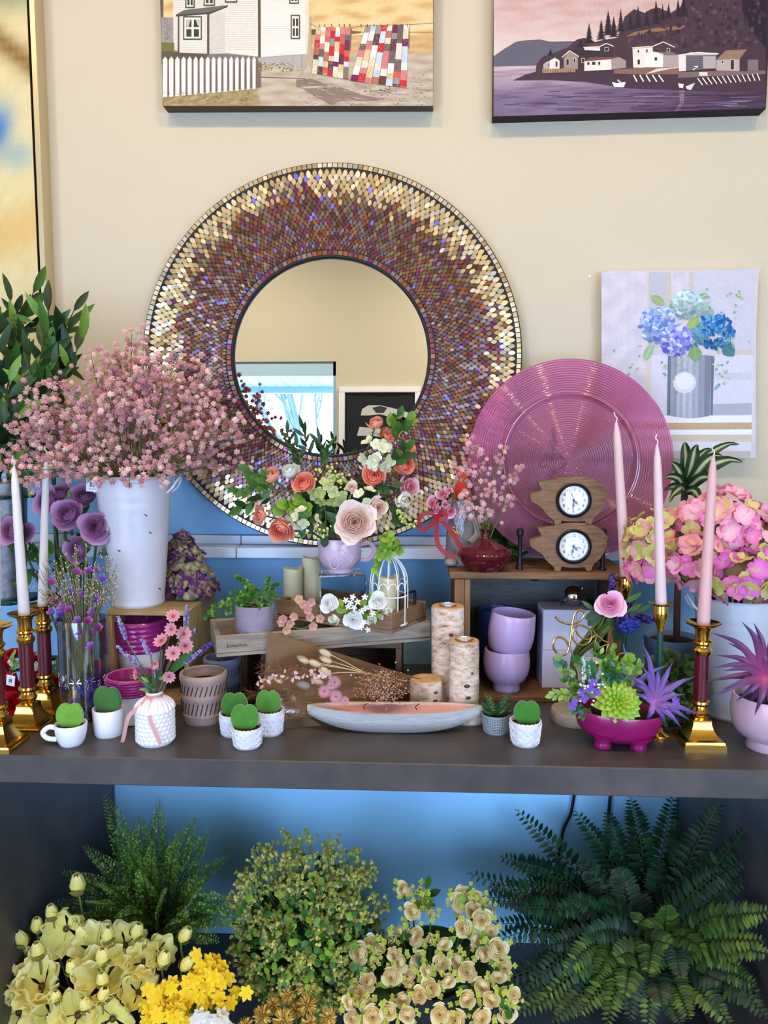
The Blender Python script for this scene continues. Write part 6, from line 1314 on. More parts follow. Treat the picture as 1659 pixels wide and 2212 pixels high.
for (px, py, n, s) in ((720, 1030, 46, 26), (868, 1112, 14, 18), (700, 1150, 14, 22), (885, 1130, 10, 14), (650, 1158, 8, 10)):
    c = P(px, py, AY-.06)-bo_
    for i in range(n): q = c+np.array((rr.gauss(0, s*.5), rr.gauss(0, 10), rr.gauss(0, s*.45)))*mpp(AY); Ms.append(Tm(*q) @ Sm(rr.uniform(.0026, .004)))
spread('berry', ball(1, 8, 6), mPlast, bq, Ms, np.tile((190, 204, 112), (len(Ms), 1)))
for (a, b, n, k, L) in (((660, 1010), (620, 935), 9, 'dark_lance', .036), ((680, 1000), (655, 925), 9, 'dark_lance', .036), ((700, 1010), (690, 950), 9, 'dark_lance', .036), ((690, 1020), (710, 965), 7, 'mid_lance', .03), ((650, 1015), (640, 965), 7, 'dark_lance', .034), ((610, 1060), (510, 1055), 12, ['mid_oval', 'mid_oval', 'lit_oval'], .036), ((600, 1070), (520, 1095), 8, ['mid_oval', 'dark_oval'], .036), ((600, 1045), (540, 1020), 7, 'mid_oval', .034), ((850, 960), (880, 905), 9, ['lit_oval', 'mid_oval'], .036), ((840, 930), (862, 898), 6, ['mid_oval', 'lit_oval'], .034), ((850, 1010), (880, 970), 7, ['dark_oval', 'mid_oval'], .034), ((700, 1080), (705, 1150), 11, ['mid_ob', 'dark_ob'], .036), ((720, 1090), (730, 1140), 9, ['mid_ob', 'dark_ob'], .034), ((690, 1090), (660, 1135), 8, ['dark_ob', 'mid_ob'], .034), ((830, 1060), (860, 1120), 8, ['dark_oval', 'mid_oval'], .032), ((790, 1040), (850, 1050), 7, 'dark_oval', .034), ((640, 1080), (600, 1095), 10, ['lime_round', 'lit_round'], .026), ((650, 1060), (640, 1105), 10, ['lime_round', 'sage_round'], .026), ((630, 1080), (660, 1100), 9, ['lime_round', 'lit_round'], .024)):
    sprig(bq, k, P(*a, AY-.03)-bo_, P(*b, AY-.05)-bo_, n, L, rr, .0013, (86, 110, 50), 1.0)
for (a, b, n) in (((845, 1130), (835, 1200), 16), ((840, 1150), (815, 1235), 18), ((850, 1140), (855, 1190), 12)):
    sprig(bq, ['lime_round', 'lit_round', 'lime_oval'], P(*a, AY-.07)-bo_, P(*b, AY-.09)-bo_, n, .021, rr, .001, (120, 140, 60), 1.3)
# birdcage
BYc = -.345; cbx = P(840, 1280, BYc)[0]; rc = 41*mpp(BYc); zTop = zat(840, 1203, BYc); bc = thing('white_birdcage', 'small white wire birdcage lantern with an ivory candle inside', 'lantern', (cbx, BYc, zF)); hc = zTop-zF
mWhiteW = mat('white_wire', (240, 240, 238), rough=.4); hcyl = hc*.62
for z in (.003, hcyl*.70): part('hoop', MB().add(tube([(rc*math.cos(a), rc*math.sin(a), z) for a in np.linspace(0, 2*PI, 28, endpoint=False)], .0016, 6, closed=True)), mWhiteW, bc)
for k in range(12):
    a = k*PI/6; part('wire', MB().add(tube(spline([(rc*math.cos(a), rc*math.sin(a), .002), (rc*math.cos(a), rc*math.sin(a), hcyl), (rc*.80*math.cos(a), rc*.80*math.sin(a), hc*.84), (rc*.42*math.cos(a), rc*.42*math.sin(a), hc*.97), (0, 0, hc)], 16), .0013, 5)), mWhiteW, bc)
    b = a+PI/12; da = PI/14; part('arch', MB().add(tube([(rc*math.cos(b-da*math.cos(q)), rc*math.sin(b-da*math.cos(q)), hcyl*.70+.018+.014*math.sin(q)) for q in np.linspace(0, PI, 7)], .0011, 4)), mWhiteW, bc)
part('floor_disc', MB().add(lathe([(1e-5, 0), (rc, 0), (rc, .002), (1e-5, .002)], 28)), mWhiteW, bc)
pillar('small ivory pillar candle inside the white birdcage', 838, 1246, 20*mpp(BYc), BYc, zF+.003)
# white roses lying on the tray
wr = thing('white_rose_spray', 'spray of white roses and tiny white star flowers lying on the handled tray', 'flowers', (float(P(765, 1330, -.43)[0]), -.43, zF+h2*.6)); wro = np.array(wr.location); rr = random.Random(33)
for (k, px, py, r, d) in (('white', 709, 1303, 22, (-.3, -1, .3)), ('whitebud', 722, 1336, 15, (-.3, -1, -.2)), ('white', 763, 1338, 22, (0, -1, .1)), ('white', 818, 1297, 21, (.2, -1, .5)), ('whitebud', 836, 1320, 13, (.5, -1, .1)), ('whitebud', 800, 1338, 14, (.2, -1, -.1))):
    bloom(wr, 'rose', k, px, py, -.435, r, d, .4); e = P(px, py, -.43)-wro; part('stem', MB().add(tube([e, (e[0]*.3, .02, .005)], .0018, 5), (96, 120, 60)), mMatte, wr)
sf = floret((250, 250, 250), (255, 255, 255), (240, 240, 220), 5, .2, .5).mesh('star_flower', mPetal)
for (px, py) in ((747, 1297), (762, 1290), (757, 1302), (772, 1300), (788, 1290), (781, 1320), (790, 1313), (785, 1345), (779, 1355), (795, 1360), (800, 1312), (752, 1310), (765, 1312), (805, 1325)): part('star_flower', sf, None, wr, aim((rr.uniform(-.4, .4), -1, rr.uniform(-.2, .5)), rr.random()*6, P(px, py, -.44)-wro, .0082) @ Rm('x', PI/2))
for (a, b) in (((765, 1325), (735, 1310)), ((770, 1320), (790, 1295)), ((780, 1320), (810, 1330)), ((775, 1325), (800, 1305))): sprig(wr, ['lit_oval', 'lime_oval'], P(*a, -.43)-wro, P(*b, -.43)-wro, 6, .022, rr, .001)
# dried peach blossom stem
pb_ = thing('peach_blossom_stem', 'stem of dusty peach blossoms resting against the handled tray', 'flowers', (float(P(655, 1355, -.425)[0]), -.425, zS+.01)); pbo = np.array(pb_.location); bl5 = [floret((206, 150, 120), (226, 180, 150), (150, 110, 70), 5, .3, .85).mesh('blossom', mPetal), floret((206, 140, 130), (224, 172, 164), (150, 110, 70), 5, .45, .85).mesh('blossom', mPetal)]
part('stem', MB().add(tube(spline([P(x, y, -.42)-pbo for x, y in ((628, 1338), (640, 1312), (648, 1300), (655, 1298))], 12), .0014, 5), (96, 120, 52)), mMatte, pb_); part('stem', MB().add(tube(spline([P(x, y, -.42)-pbo for x, y in ((625, 1352), (650, 1358), (668, 1352), (690, 1340))], 12), .0014, 5), (96, 120, 52)), mMatte, pb_)
for (px, py) in ((646, 1295), (655, 1305), (664, 1318), (669, 1333), (672, 1301), (692, 1336), (608, 1345), (627, 1346), (619, 1361), (676, 1353), (636, 1332), (612, 1337)): part('blossom', rr.choice(bl5), None, pb_, aim((rr.uniform(-.5, .5), -1, rr.uniform(-.3, .5)), rr.random()*6, P(px, py, -.43)-pbo, .0115) @ Rm('x', PI/2))
# concrete planter with trailing plant
PLY = -.365; plx = P(551, 1340, PLY)[0]; plb = zS+.0088; Rpl = 44*mpp(PLY); Hpl = zat(551, 1306, PLY)-plb
pl = thing('concrete_planter', 'round mottled lilac grey planter on the botanico tray', 'plant pot', (plx, PLY, plb)); part('body', MB().add(lathe(cupV([(Rpl*.94, 0), (Rpl*.97, .003), (Rpl, Hpl*.5), (Rpl, Hpl)], .005), 44), (150, 140, 156)), mStone, pl); soil_disc(pl, Rpl*.88, Hpl*.92)
tp_ = thing('trailing_peperomia', 'small trailing plant with tiny round leaves in the lilac grey planter', 'plant', (plx, PLY, plb+Hpl)); to = np.array(tp_.location); rr = random.Random(35)
for (px, py, n) in ((510, 1245, 12), (528, 1262, 9), (580, 1250, 14), (600, 1262, 10), (590, 1278, 9), (545, 1275, 8), (565, 1285, 7), (500, 1280, 10), (515, 1290, 9), (480, 1300, 10), (460, 1310, 10), (445, 1325, 10), (440, 1335, 8), (585, 1305, 8), (560, 1312, 7), (530, 1318, 7), (490, 1325, 9), (600, 1290, 8), (540, 1300, 7)):
    sprig(tp_, ['mid_round', 'lit_round', 'mid_round'], (rr.uniform(-.03, .03), rr.uniform(-.03, .02), -.004), P(px, py, PLY-.03+rr.uniform(-.02, .02))-to, n, .0092, rr, .0007, (90, 120, 50), 1.3, .012, pairs=True, start=.3)
# ================================================================== right half: gnome, dried bouquet, succulents
rr = random.Random(41)
# ---- gnome with flower wreath
GY = -.19; gx = P(995, 1190, GY)[0]; gn = thing('garden_gnome', 'small grey robed gnome figure with red hat and silver beard', 'figurine', (gx, GY, RT+.0006)); go = np.array(gn.location)
def GP(px, py, dy=0.): return P(px, py, GY+dy)-go
hb = GP(995, 1075)[2]
part('robe', MB().add(lathe([(1e-5, 0), (.036, 0), (.038, .006), (.035, hb*.5), (.026, hb*.85), (.014, hb), (1e-5, hb)], 24), (150, 142, 138)), mStone, gn)
for s in (-1, 1): part('boot', MB().add(ball(1, 12, 8), (168, 164, 160), Tm(s*.018-.006, -.03, .010) @ Sm(.017, .024, .010)), mStone, gn)
part('arm', MB().add(tube(spline([(.026, -.01, hb*.8), (.040, -.02, hb*.5), (.02, -.036, hb*.35)], 8), .009, 8), (158, 150, 146)), mStone, gn)
part('hat', MB().add(tube(spline([GP(1000, 1078, .0), GP(998, 1055), GP(1000, 1036), GP(993, 1022), GP(984, 1014)], 14), [.021, .0215, .021, .020, .0185, .017, .0155, .014, .012, .0105, .009, .0075, .006, .004, .0015], 16), (196, 40, 26)), mat('red_felt', rough=.9, sheen=.4), gn)
part('nose', MB().add(ball(.0085, 12, 8), (222, 206, 184), Tm(*GP(996, 1073, -.032))), mSatin, gn)
for i in range(46):
    a = rr.uniform(-1, 1); x0 = 993+a*22; y0 = 1080+rr.uniform(0, 14); L = (1-abs(a)**1.5)*75+14; x1 = 993+a*10+rr.uniform(-4, 4); pts = []
    for k in range(12): t = k/11; pts.append(GP(x0+(x1-x0)*t+3.0*math.sin(t*16+i), y0+L*t, -.034-.006*math.sin(t*PI)-.004*rr.random()))
    part('beard_lock', MB().add(tube(pts, np.linspace(.0019, .0009, 12), 5), rr.choice([(206, 206, 214), (186, 188, 198), (226, 226, 232)])), mat('silver_wool', rough=.35, metal=.5) if 'silver_wool' not in MATS else MATS['silver_wool'], gn)
wt = thing('rose_wreath', 'little wreath of pink roses with red organza ribbon hung before the gnome', 'wreath', tuple(P(953, 1085, GY-.05))); wo_ = np.array(wt.location)
def WP(px, py, dy=0.): return P(px, py, GY-.05+dy)-wo_
part('hoop', MB().add(tube(spline([WP(x, y) for x, y in ((930, 1100), (940, 1075), (958, 1060), (975, 1066), (978, 1085), (970, 1105), (950, 1115))], 24, True), .003, 6, closed=True), (96, 84, 50)), mMatte, wt)
for (px, py, r, d) in ((937, 1088, 15, (-.4, -1, .2)), (957, 1070, 15, (-.1, -1, .5)), (971, 1103, 15, (.3, -1, 0)), (969, 1062, 10, (.2, -1, .6)), (942, 1100, 10, (-.2, -1, 0)), (962, 1090, 9, (0, -1, 0))): part('rose', rosemesh('pinkw'), None, wt, aim(d, px, WP(px, py, -.004), r*mpp(GY)))
for i in range(12): put_leaf(wt, rr.choice(['dark_oval', 'olive_oval', 'sage_oval']), unit(rr), WP(rr.uniform(935, 980), rr.uniform(1060, 1110), .002), .016)
Ms = [Tm(*WP(rr.gauss(981, 6), rr.gauss(1148, 6), -.004)) @ Sm(.0026) for i in range(14)]; spread('gold_berry', ball(1, 8, 6), mBrass, wt, Ms)
rbm = mat('red_organza', rough=.35, transl=.4, alpha=.8)
for pts in ([(945, 1112), (920, 1108), (905, 1122), (912, 1146), (935, 1130), (946, 1116)], [(944, 1114), (958, 1104), (962, 1118), (948, 1122)], [(945, 1118), (943, 1150), (948, 1180), (970, 1200), (985, 1203)], [(947, 1117), (968, 1140), (985, 1165), (1000, 1190)]):
    part('ribbon', MB().add(strip([WP(x, y, -.006-.004*k) for k, (x, y) in enumerate(pts)], .011, None, (0, 1, 0)), (200, 20, 34)), rbm, wt)
# ---- boxwood balls
def boxwood(label, c, r, n, kinds, L, seed, limit=300):
    o = thing('boxwood_ball', label, 'plant', tuple(c)); q = random.Random(seed); r = np.array(r, float); ctr = np.array((0, 0, r[2]))
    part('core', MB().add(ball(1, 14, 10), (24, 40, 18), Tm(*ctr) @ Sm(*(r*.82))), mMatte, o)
    for i in range(n):
        u = unit(q)
        if u[1] > .35: u[1] *= -1
        p = ctr+u*r*q.uniform(.8, 1.0); put_leaf(o, q.choice(kinds), u+unit(q)*.7, p, L*q.uniform(.8, 1.2), q.uniform(-.6, .6))
    return o
bw = P(1080, 1185, -.105); boxwood('dark glossy boxwood ball behind the wine red vase', (bw[0], -.105, RT+.0006), (.05, .04, .046), 130, ['mid_ob', 'lit_ob', 'dark_ob'], .021, 3)
bw = P(1440, 1480, -.40); boxwood('round boxwood bush between magenta bowl and right bucket', (bw[0], -.40, T+.0006), (.066, .055, .075), 230, ['mid_ob', 'olive_ob', 'dark_ob', 'mid_ob'], .022, 4)
# ---- dried bouquet
dq = thing('dried_flower_bouquet', 'dried flower bouquet in brown kraft paper and cellophane lying before the trays', 'flowers', tuple(G(740, 1558))); dqo = np.array(dq.location)
mKraft = mat('kraft_paper', (150, 108, 68), rough=.7, var=.15, vs_=12, bump=.5, bs=18)
TL, TR, BR, BL = P(577, 1364, -.437), P(936, 1476, -.40), G(900, 1540)+np.array((0, .02, .001)), G(548, 1562)+np.array((0, 0, .001))
def PB(u, v): return (TL*(1-u)+TR*u)*(1-v)+(BL*(1-u)+BR*u)*v
def sheet(off, nx, ny, amp, seed):
    q = random.Random(seed); ph = [q.uniform(0, 6) for _ in range(6)]; V = []
    for j in range(ny+1):
        for i in range(nx+1):
            u, v = i/nx, j/ny; p = PB(u, v)-dqo; w = amp*(math.sin(u*11+ph[0]+3*v)+.6*math.sin(v*9+ph[1]+5*u)+.5*math.sin((u+v)*21+ph[2]))*math.sin(PI*min(1, v*1.1))
            sag = .05*math.sin(PI*v)*(1-.55*u)
            V.append(p+np.array((0, sag*.5+w-off, -sag*.35)))
    return np.array(V), [f[::-1] for f in grid(nx+1, ny+1)]
part('kraft_paper', MB().add(sheet(-.004, 26, 16, .0018, 1)), mKraft, dq)
def D7(x, y, off=.02):
    px, py = 540+x/3.19, 1340+y/3.19; Y = -.437+(-.475+.437)*min(1, max(0, (py-1364)/190))-off; p = P(px, py, Y)
    if p[2] < T+.004: p = G(px, py, T+.004)
    return p-dqo
mFluff = mat('dry_grass', rough=.9, transl=.2)
def tail(x, y, ang, L, w, col, nm='bunny_tail'):
    c = D7(x, y); d = np.array((math.cos(ang), 0, math.sin(ang))); m = MB().add(ball(1, 10, 8), col, aim(d, 0, c, (w, w, L))); Ms = []
    for i in range(60): u = unit(rr); p = c+np.array(aim(d, 0, (0, 0, 0), (w, w, L)))[:3, :3] @ u; Ms.append(aim(u+d*1.2, 0, p, (.0004, .0004, .004)))
    m.scat(box(1, 1, 1, (0, 0, .5)), Ms, np.tile(col, (60, 1))); part(nm, m, mFluff, dq)
for (x, y, a) in ((368, 272, 2.75), (445, 296, 2.8), (520, 226, 2.7), (525, 272, 2.8), (525, 355, 2.4)):
    tail(x, y, a, .014, .0068, (222, 202, 164)); part('dry_stem', MB().add(tube(spline([D7(x+35, y+10), D7((x+820)/2, (y+375)/2-6), D7(830, 372), D7(1080, 420, .005)], 12), .0011, 4), (206, 180, 130)), mFluff, dq)
tail(370, 448, 2.9, .015, .009, (150, 140, 126)); tail(465, 420, 2.9, .014, .007, (206, 180, 140)); tail(300, 540, 2, .007, .006, (160, 136, 110))
for (n_, xa, xb, ya, yb, col, L) in ((170, 80, 420, 300, 375, (140, 92, 72), .022), (120, -20, 260, 480, 560, (112, 80, 60), .024), (120, 240, 520, 470, 680, (112, 92, 60), .03)):
    m = MB(); Ms = []; Cs = []
    for i in range(n_): Ms.append(aim((rr.uniform(-1, .2), rr.uniform(-.5, .2), rr.uniform(-.35, .45)), rr.random()*6, D7(rr.uniform(xa, xb), rr.uniform(ya, yb), .014), (.0016, .0016, L))); Cs.append(np.array(col)*rr.uniform(.7, 1.3))
    m.scat((np.array([(-.5, 0, 0), (.5, 0, 0), (.3, .1, .6), (0, .2, 1)]), [(0, 1, 2, 3)]), Ms, Cs); part('dry_grass', m, mFluff, dq, kind='stuff')
lun = [MB().add(leaf(1, .8, 4, .55, .1, .2, (214, 170, 150), (236, 208, 194), None, .6), None).mesh('dry_petal', mPetal), MB().add(leaf(1, .7, 4, .55, .1, .3, (226, 186, 176), (240, 220, 210), None, .6), None).mesh('dry_petal', mPetal)]
for i in range(58):
    t = rr.random(); x = 40+t*560; y = 440-60*math.sin(t*2.2)+rr.gauss(0, 22); part('dry_petal', rr.choice(lun), None, dq, faim(unit(rr)+np.array((-.6, 0, .1)), D7(x, y, .024), .0105*rr.uniform(.7, 1.2), rr.uniform(-1, 1), dqo))
sfm = MB()
for L_, n_, cu in ((1., 22, .08), (.8, 18, .2), (.55, 14, .45)):
    for k in range(n_): sfm.add(leaf(L_, .2, 4, .4, .2, cu, (236, 206, 190), (196, 112, 136)), None, Rm('y', k*2*PI/n_+L_))
sfm.add(ball(.2, 8, 6), (170, 110, 110)); sfm = sfm.mesh('strawflower', mPetal)
for (x, y, s) in ((585, 425, 17), (512, 490, 17), (592, 525, 18), (655, 555, 12), (560, 450, 12)): part('strawflower', sfm, None, dq, aim((rr.uniform(-.4, .3), -1, rr.uniform(-.1, .4)), rr.random()*6, D7(x, y, .034), s*mpp(-.5)) @ Rm('x', PI/2))
Ms = []; Cs = []; m = MB()
for i in range(1150):
    d = 0; x = rr.gauss(900, 66); y = rr.gauss(456, 46); x += max(0, y-520)*.3; p = D7(x, y, .02+.04*rr.random()*max(0, 1-((x-900)/170)**2)); Ms.append(Tm(*p) @ Rm('x', rr.random()*6) @ Sm(.0016*rr.uniform(.7, 1.4))); Cs.append(np.array(rr.choice([(196, 150, 112), (170, 124, 92), (214, 176, 140), (150, 104, 84)]))*rr.uniform(.85, 1.1))
    if i % 9 == 0: m.add(tube([p, D7(1090, 480, .01)], .0004, 3, caps=False), (120, 88, 58))
part('dry_twigs', m, mMatte, dq, kind='stuff'); spread('dry_speck', ico(1), mMatte, dq, Ms, Cs, 200)
part('cellophane', MB().add(sheet(.052, 22, 14, .0035, 5)), clear('bouquet_film', (.97, .96, .95), .30, .08), dq)
# ---- rose and muscari bouquet leaning before the cartons
mq = thing('rose_muscari_bouquet', 'pink rose and blue muscari bouquet with long bundled stems before the white cartons', 'flowers', (float(P(1240, 1500, -.37)[0]), -.37, T)); mqo = np.array(mq.location); rr = random.Random(43)
def MP(x, y, Y=-.40): return P(1180+x/6.9125, 1260+y/6.9125, Y)-mqo
for i in range(22):
    o1 = np.array((rr.gauss(0, .006), rr.gauss(0, .006), rr.gauss(0, .003))); part('stem', MB().add(tube(spline([(rr.uniform(-.012, .012), rr.uniform(-.012, .012), .002), MP(420+rr.uniform(-30, 30), 1150, -.39)+o1*.5, MP(700+rr.uniform(-60, 60), 820+rr.uniform(-50, 50), -.40)+o1, MP(930+rr.uniform(-90, 200), 480+rr.uniform(-30, 60), -.40)+o1], 14), .0026, 6), rr.choice([(78, 96, 40), (60, 84, 34), (96, 112, 52)])), mMatte, mq)
part('rose', rosemesh('pink'), None, mq, aim((-.1, -1, .45), 1, MP(945, 325, -.425), 29*mpp(-.42)))
mus = [(60, 46, 110), (86, 70, 140), (44, 40, 96), (110, 96, 160)]; musb = [(52, 60, 150), (40, 50, 130), (70, 80, 170)]
spike(mq, MP(985, 180, -.37), MP(985, -140, -.37), 90, .011, mus, .0062, rr, 'muscari', 1.2); spike(mq, MP(1150, 420, -.40), MP(1290, 250, -.39), 80, .012, mus, .006, rr, 'muscari', 1.2)
spike(mq, MP(1060, 590, -.43), MP(1400, 600, -.43), 130, .020, musb, .0066, rr, 'muscari', 1.2); spike(mq, MP(1090, 640, -.43), MP(1290, 700, -.43), 80, .015, musb, .0066, rr, 'muscari', 1.2); spike(mq, MP(1330, 500, -.40), MP(1590, 560, -.40), 110, .015, mus, .0055, rr, 'muscari', 1.2); spike(mq, MP(1080, 530, -.435), MP(1250, 480, -.43), 70, .014, mus, .0062, rr, 'muscari', 1.2)
for (a, b, k, w) in (((870, 420), (660, 500), 'dark_oval', .046), ((800, 440), (690, 560), 'dark_oval', .04), ((1040, 620), (1060, 820), 'deep_oval', .04), ((1170, 290), (1340, 190), 'mid_lance', .045), ((1200, 440), (1380, 330), 'mid_lance', .04), ((720, 400), (570, 290), 'mid_lance', .035), ((930, 480), (960, 560), 'dark_oval', .03), ((1350, 430), (1530, 340), 'mid_lance', .035)): put_leaf(mq, k, MP(*b, -.42)-MP(*a, -.42), MP(*a, -.42), w)
# ---- magenta footed bowl
mMag = mat('magenta_glaze', (150, 22, 96), rough=.25, coat=.4, var=.2, vs_=10)
cbw = stand(1331, 1622, .046); kb = mpp(cbw[1]); Rb_ = 96*kb; Hb_ = zat(1331, 1532, cbw[1])-T
bw_ = thing('magenta_footed_bowl', 'magenta glazed bowl on round feet at the right front', 'bowl', tuple(cbw)); bw_.rotation_euler = (0, .05, 0); f0 = .010
part('bowl', MB().add(lathe(cupV([(Rb_*.35, f0), (Rb_*.66, f0+.003), (Rb_*.82, f0+.014), (Rb_*.92, f0+(Hb_-f0)*.42), (Rb_*.985, f0+(Hb_-f0)*.75), (Rb_, Hb_)], .005), 56, 1, .72), (255,)*3), mMag, bw_)
for a in (-2.3, -.85, 1.57): part('foot', MB().add(lathe([(1e-5, .0), (.016, .0), (.0175, .004), (.0155, .010), (.016, .016), (.026, .026), (1e-5, .028)], 20), (255,)*3, Tm(Rb_*.60*math.cos(a), Rb_*.46*math.sin(a), 0)), mMag, bw_)
part('soil', MB().add(lathe([(1e-5, Hb_*.86), (Rb_*.93, Hb_*.84), (Rb_*.9, Hb_*.84-.004), (1e-5, Hb_*.8)], 36, 1, .72)), mSoil, bw_)
sg = thing('succulent_garden', 'mixed succulent planting with green rosette in the magenta bowl', 'plant', tuple(cbw+np.array((0, 0, Hb_*.88)))); so = np.array(sg.location); rr = random.Random(44)
sl = [MB().add(leaf(1, .36, 5, .66, -.3, .28, (90, 140, 26), (150, 186, 40), (120, 170, 40), .6), None).mesh('succulent_leaf', mPlast), MB().add(leaf(1, .34, 5, .66, -.3, .28, (110, 150, 30), (166, 180, 60), (130, 176, 44), .6), None).mesh('succulent_leaf', mPlast)]
sc = P(1338, 1513, cbw[1]-.05)-so; ax = np.array((0, -.86, .5)); B0 = aim(ax, 0)
for k in range(64):
    t = k/63; a = k*2.399; el = 1.35-1.25*t**.7; d = B0[:3, :3] @ np.array((math.cos(a)*math.cos(el), math.sin(a)*math.cos(el), math.sin(el)))
    L = (.018+.036*t)*1.0; M = np.array(aim(d, 0, sc-ax*.012*t, L)); n = ax-d*np.dot(ax, d); n /= np.linalg.norm(n)+1e-9; M[:3, 1] = -n*L; M[:3, 0] = np.cross(-n, d)*L
    part('succulent_leaf', rr.choice(sl), None, sg, M)
def till(o, oo, base, tips, Y, w, c0, c1, dy=0.):
    for (px, py) in tips:
        b = P(*base, Y)-oo; e = P(px, py, Y+rr.uniform(-.03, .01)+dy)-oo; v = e-b; L = np.linalg.norm(v); up = np.array((0, -.25, 1.)); s_ = 1 if v[2] > 0 else .6
        m_ = b+v*.5+np.array((0, -.012, .16*L*s_)); p = spline([b, m_, e], 10); V = []; C = []; t_ = np.gradient(p, axis=0)
        for i in range(11):
            t = i/10; tc = CAM-(p[i]+oo); sdv = np.cross(t_[i], tc); sdv /= np.linalg.norm(sdv)+1e-9; ww = w*(1-t**1.5)*(.75+.25*math.sin(t*PI))+.0004; nn = tc/np.linalg.norm(tc)
            c = np.array(c0)*(1-t**.7)+np.array(c1)*t**.7
            V += [p[i]-sdv*ww/2, p[i]+nn*ww*.22, p[i]+sdv*ww/2]; C += [c, c*1.08, c*.92]
        part('spiky_leaf', MB().add((np.array(V), grid(3, 11)), np.clip(np.array(C), 0, 255)), mLeaf2, o)
mLeaf2 = mat('waxy_leaf', rough=.4, transl=.1)
ap = thing('purple_air_plant', 'spiky violet air plant at the right end of the magenta bowl', 'plant', tuple(P(1412, 1530, cbw[1]-.02))); apo = np.array(ap.location)
till(ap, apo, (1412, 1518), [(1388, 1390), (1453, 1430), (1501, 1462), (1512, 1545), (1490, 1556), (1472, 1572), (1437, 1565), (1388, 1440), (1352, 1458), (1368, 1500), (1456, 1470), (1392, 1560), (1450, 1535), (1420, 1440), (1478, 1500), (1370, 1478)], cbw[1]-.03, .0145, (196, 128, 176), (62, 56, 136))
till(ap, apo, (1350, 1500), [(1346, 1390), (1322, 1450), (1440, 1438)], cbw[1]+.03, .013, (150, 120, 180), (96, 96, 170))
for (a, b, k, L, n) in (((1275, 1505), (1205, 1425), ['teal_round', 'sage_round'], .017, 9), ((1270, 1500), (1196, 1500), ['sage_oval', 'lime_oval'], .020, 9), ((1265, 1500), (1225, 1470), ['sage_oval', 'lime_oval', 'mid_oval'], .020, 10), ((1285, 1500), (1245, 1425), ['mid_round', 'olive_round'], .018, 9), ((1300, 1500), (1275, 1440), ['teal_oval', 'mid_oval'], .020, 9), ((1310, 1490), (1290, 1400), ['mid_oval', 'lime_oval'], .018, 8), ((1335, 1480), (1325, 1400), ['lime_oval', 'mid_round'], .018, 9), ((1345, 1480), (1358, 1425), ['lime_round', 'lime_oval'], .020, 10), ((1350, 1490), (1380, 1440), ['sage_round', 'lime_oval'], .018, 9), ((1330, 1480), (1312, 1440), ['teal_round', 'mid_round'], .020, 8), ((1260, 1525), (1240, 1530), ['teal_oval'], .018, 6), ((1275, 1530), (1262, 1545), ['teal_oval', 'mid_oval'], .018, 6), ((1380, 1490), (1450, 1500), ['sage_oval', 'lime_oval'], .016, 6), ((1320, 1490), (1350, 1450), ['sage_round', 'teal_round'], .022, 8)):
    sprig(sg, k, P(*a, cbw[1]-.02)-so, P(*b, cbw[1]-.03)-so, n, L, rr, .0010, (96, 110, 60), 1.1, pairs=True)
spike(sg, P(1262, 1475, cbw[1]-.03)-so, P(1260, 1418, cbw[1]-.03)-so, 60, .006, [(226, 236, 230), (200, 220, 214)], .004, rr, 'white_spike'); spike(sg, P(1275, 1480, cbw[1]-.03)-so, P(1272, 1438, cbw[1]-.03)-so, 46, .005, [(210, 226, 220), (150, 190, 180)], .004, rr, 'white_spike')
vm = floret((120, 80, 190), (150, 110, 210), (230, 200, 90), 4, .3, .8).mesh('violet', mPetal)
for (px, py) in ((1240, 1520), (1262, 1514), (1278, 1488), (1268, 1492), (1282, 1478), (1236, 1530), (1255, 1500), (1460, 1520), (1290, 1500)): part('violet', vm, None, sg, aim((rr.uniform(-.5, .5), -1, .3), rr.random()*6, P(px, py-4, cbw[1]-.055)-so, .0095) @ Rm('x', PI/2))
Ms = [Tm(*(P(rr.gauss(1280, 22), rr.gauss(1485, 18), cbw[1]-.055)-so)) @ Sm(.0026) for i in range(24)]; spread('white_bud', ico(1), mPetal, sg, Ms, np.tile((240, 240, 232), (24, 1)))
# ---- lilac pot with air plant, right front corner
cpp = stand(1650, 1633, .05); cpp[0] = P(1664, 1560, cpp[1])[0]; Rpp = 82*mpp(cpp[1]); Hpp = zat(1664, 1503, cpp[1])-T
footpot('large lilac pink footed pot at the right front corner', cpp, Rpp, Hpp, (204, 170, 184), True, None, 'lilac_pot')
a2 = thing('purple_air_plant', 'large spiky purple air plant in the lilac pot at the right edge', 'plant', tuple(cpp+np.array((0, 0, Hpp*.9)))); a2o = np.array(a2.location)
till(a2, a2o, (1650, 1462), [(1536, 1366), (1545, 1415), (1536, 1442), (1526, 1472), (1532, 1510), (1562, 1488), (1602, 1342), (1628, 1345), (1572, 1388), (1612, 1528), (1640, 1560), (1668, 1580), (1590, 1515), (1662, 1370), (1700, 1400), (1720, 1450), (1730, 1500), (1690, 1540), (1640, 1400), (1590, 1440), (1560, 1450), (1630, 1545)], cpp[1]-.03, .018, (196, 76, 118), (50, 42, 88))
part('leaf_heart', MB().add(lathe([(1e-5, -.03), (.02, -.02), (.03, .0), (.016, .03), (1e-5, .045)], 12), (150, 70, 120), Tm(*(P(1652, 1470, cpp[1])-a2o))), mLeaf2, a2); soil_disc(bpy.data.objects['lilac_pot.002'], Rpp*.9, Hpp*.86)
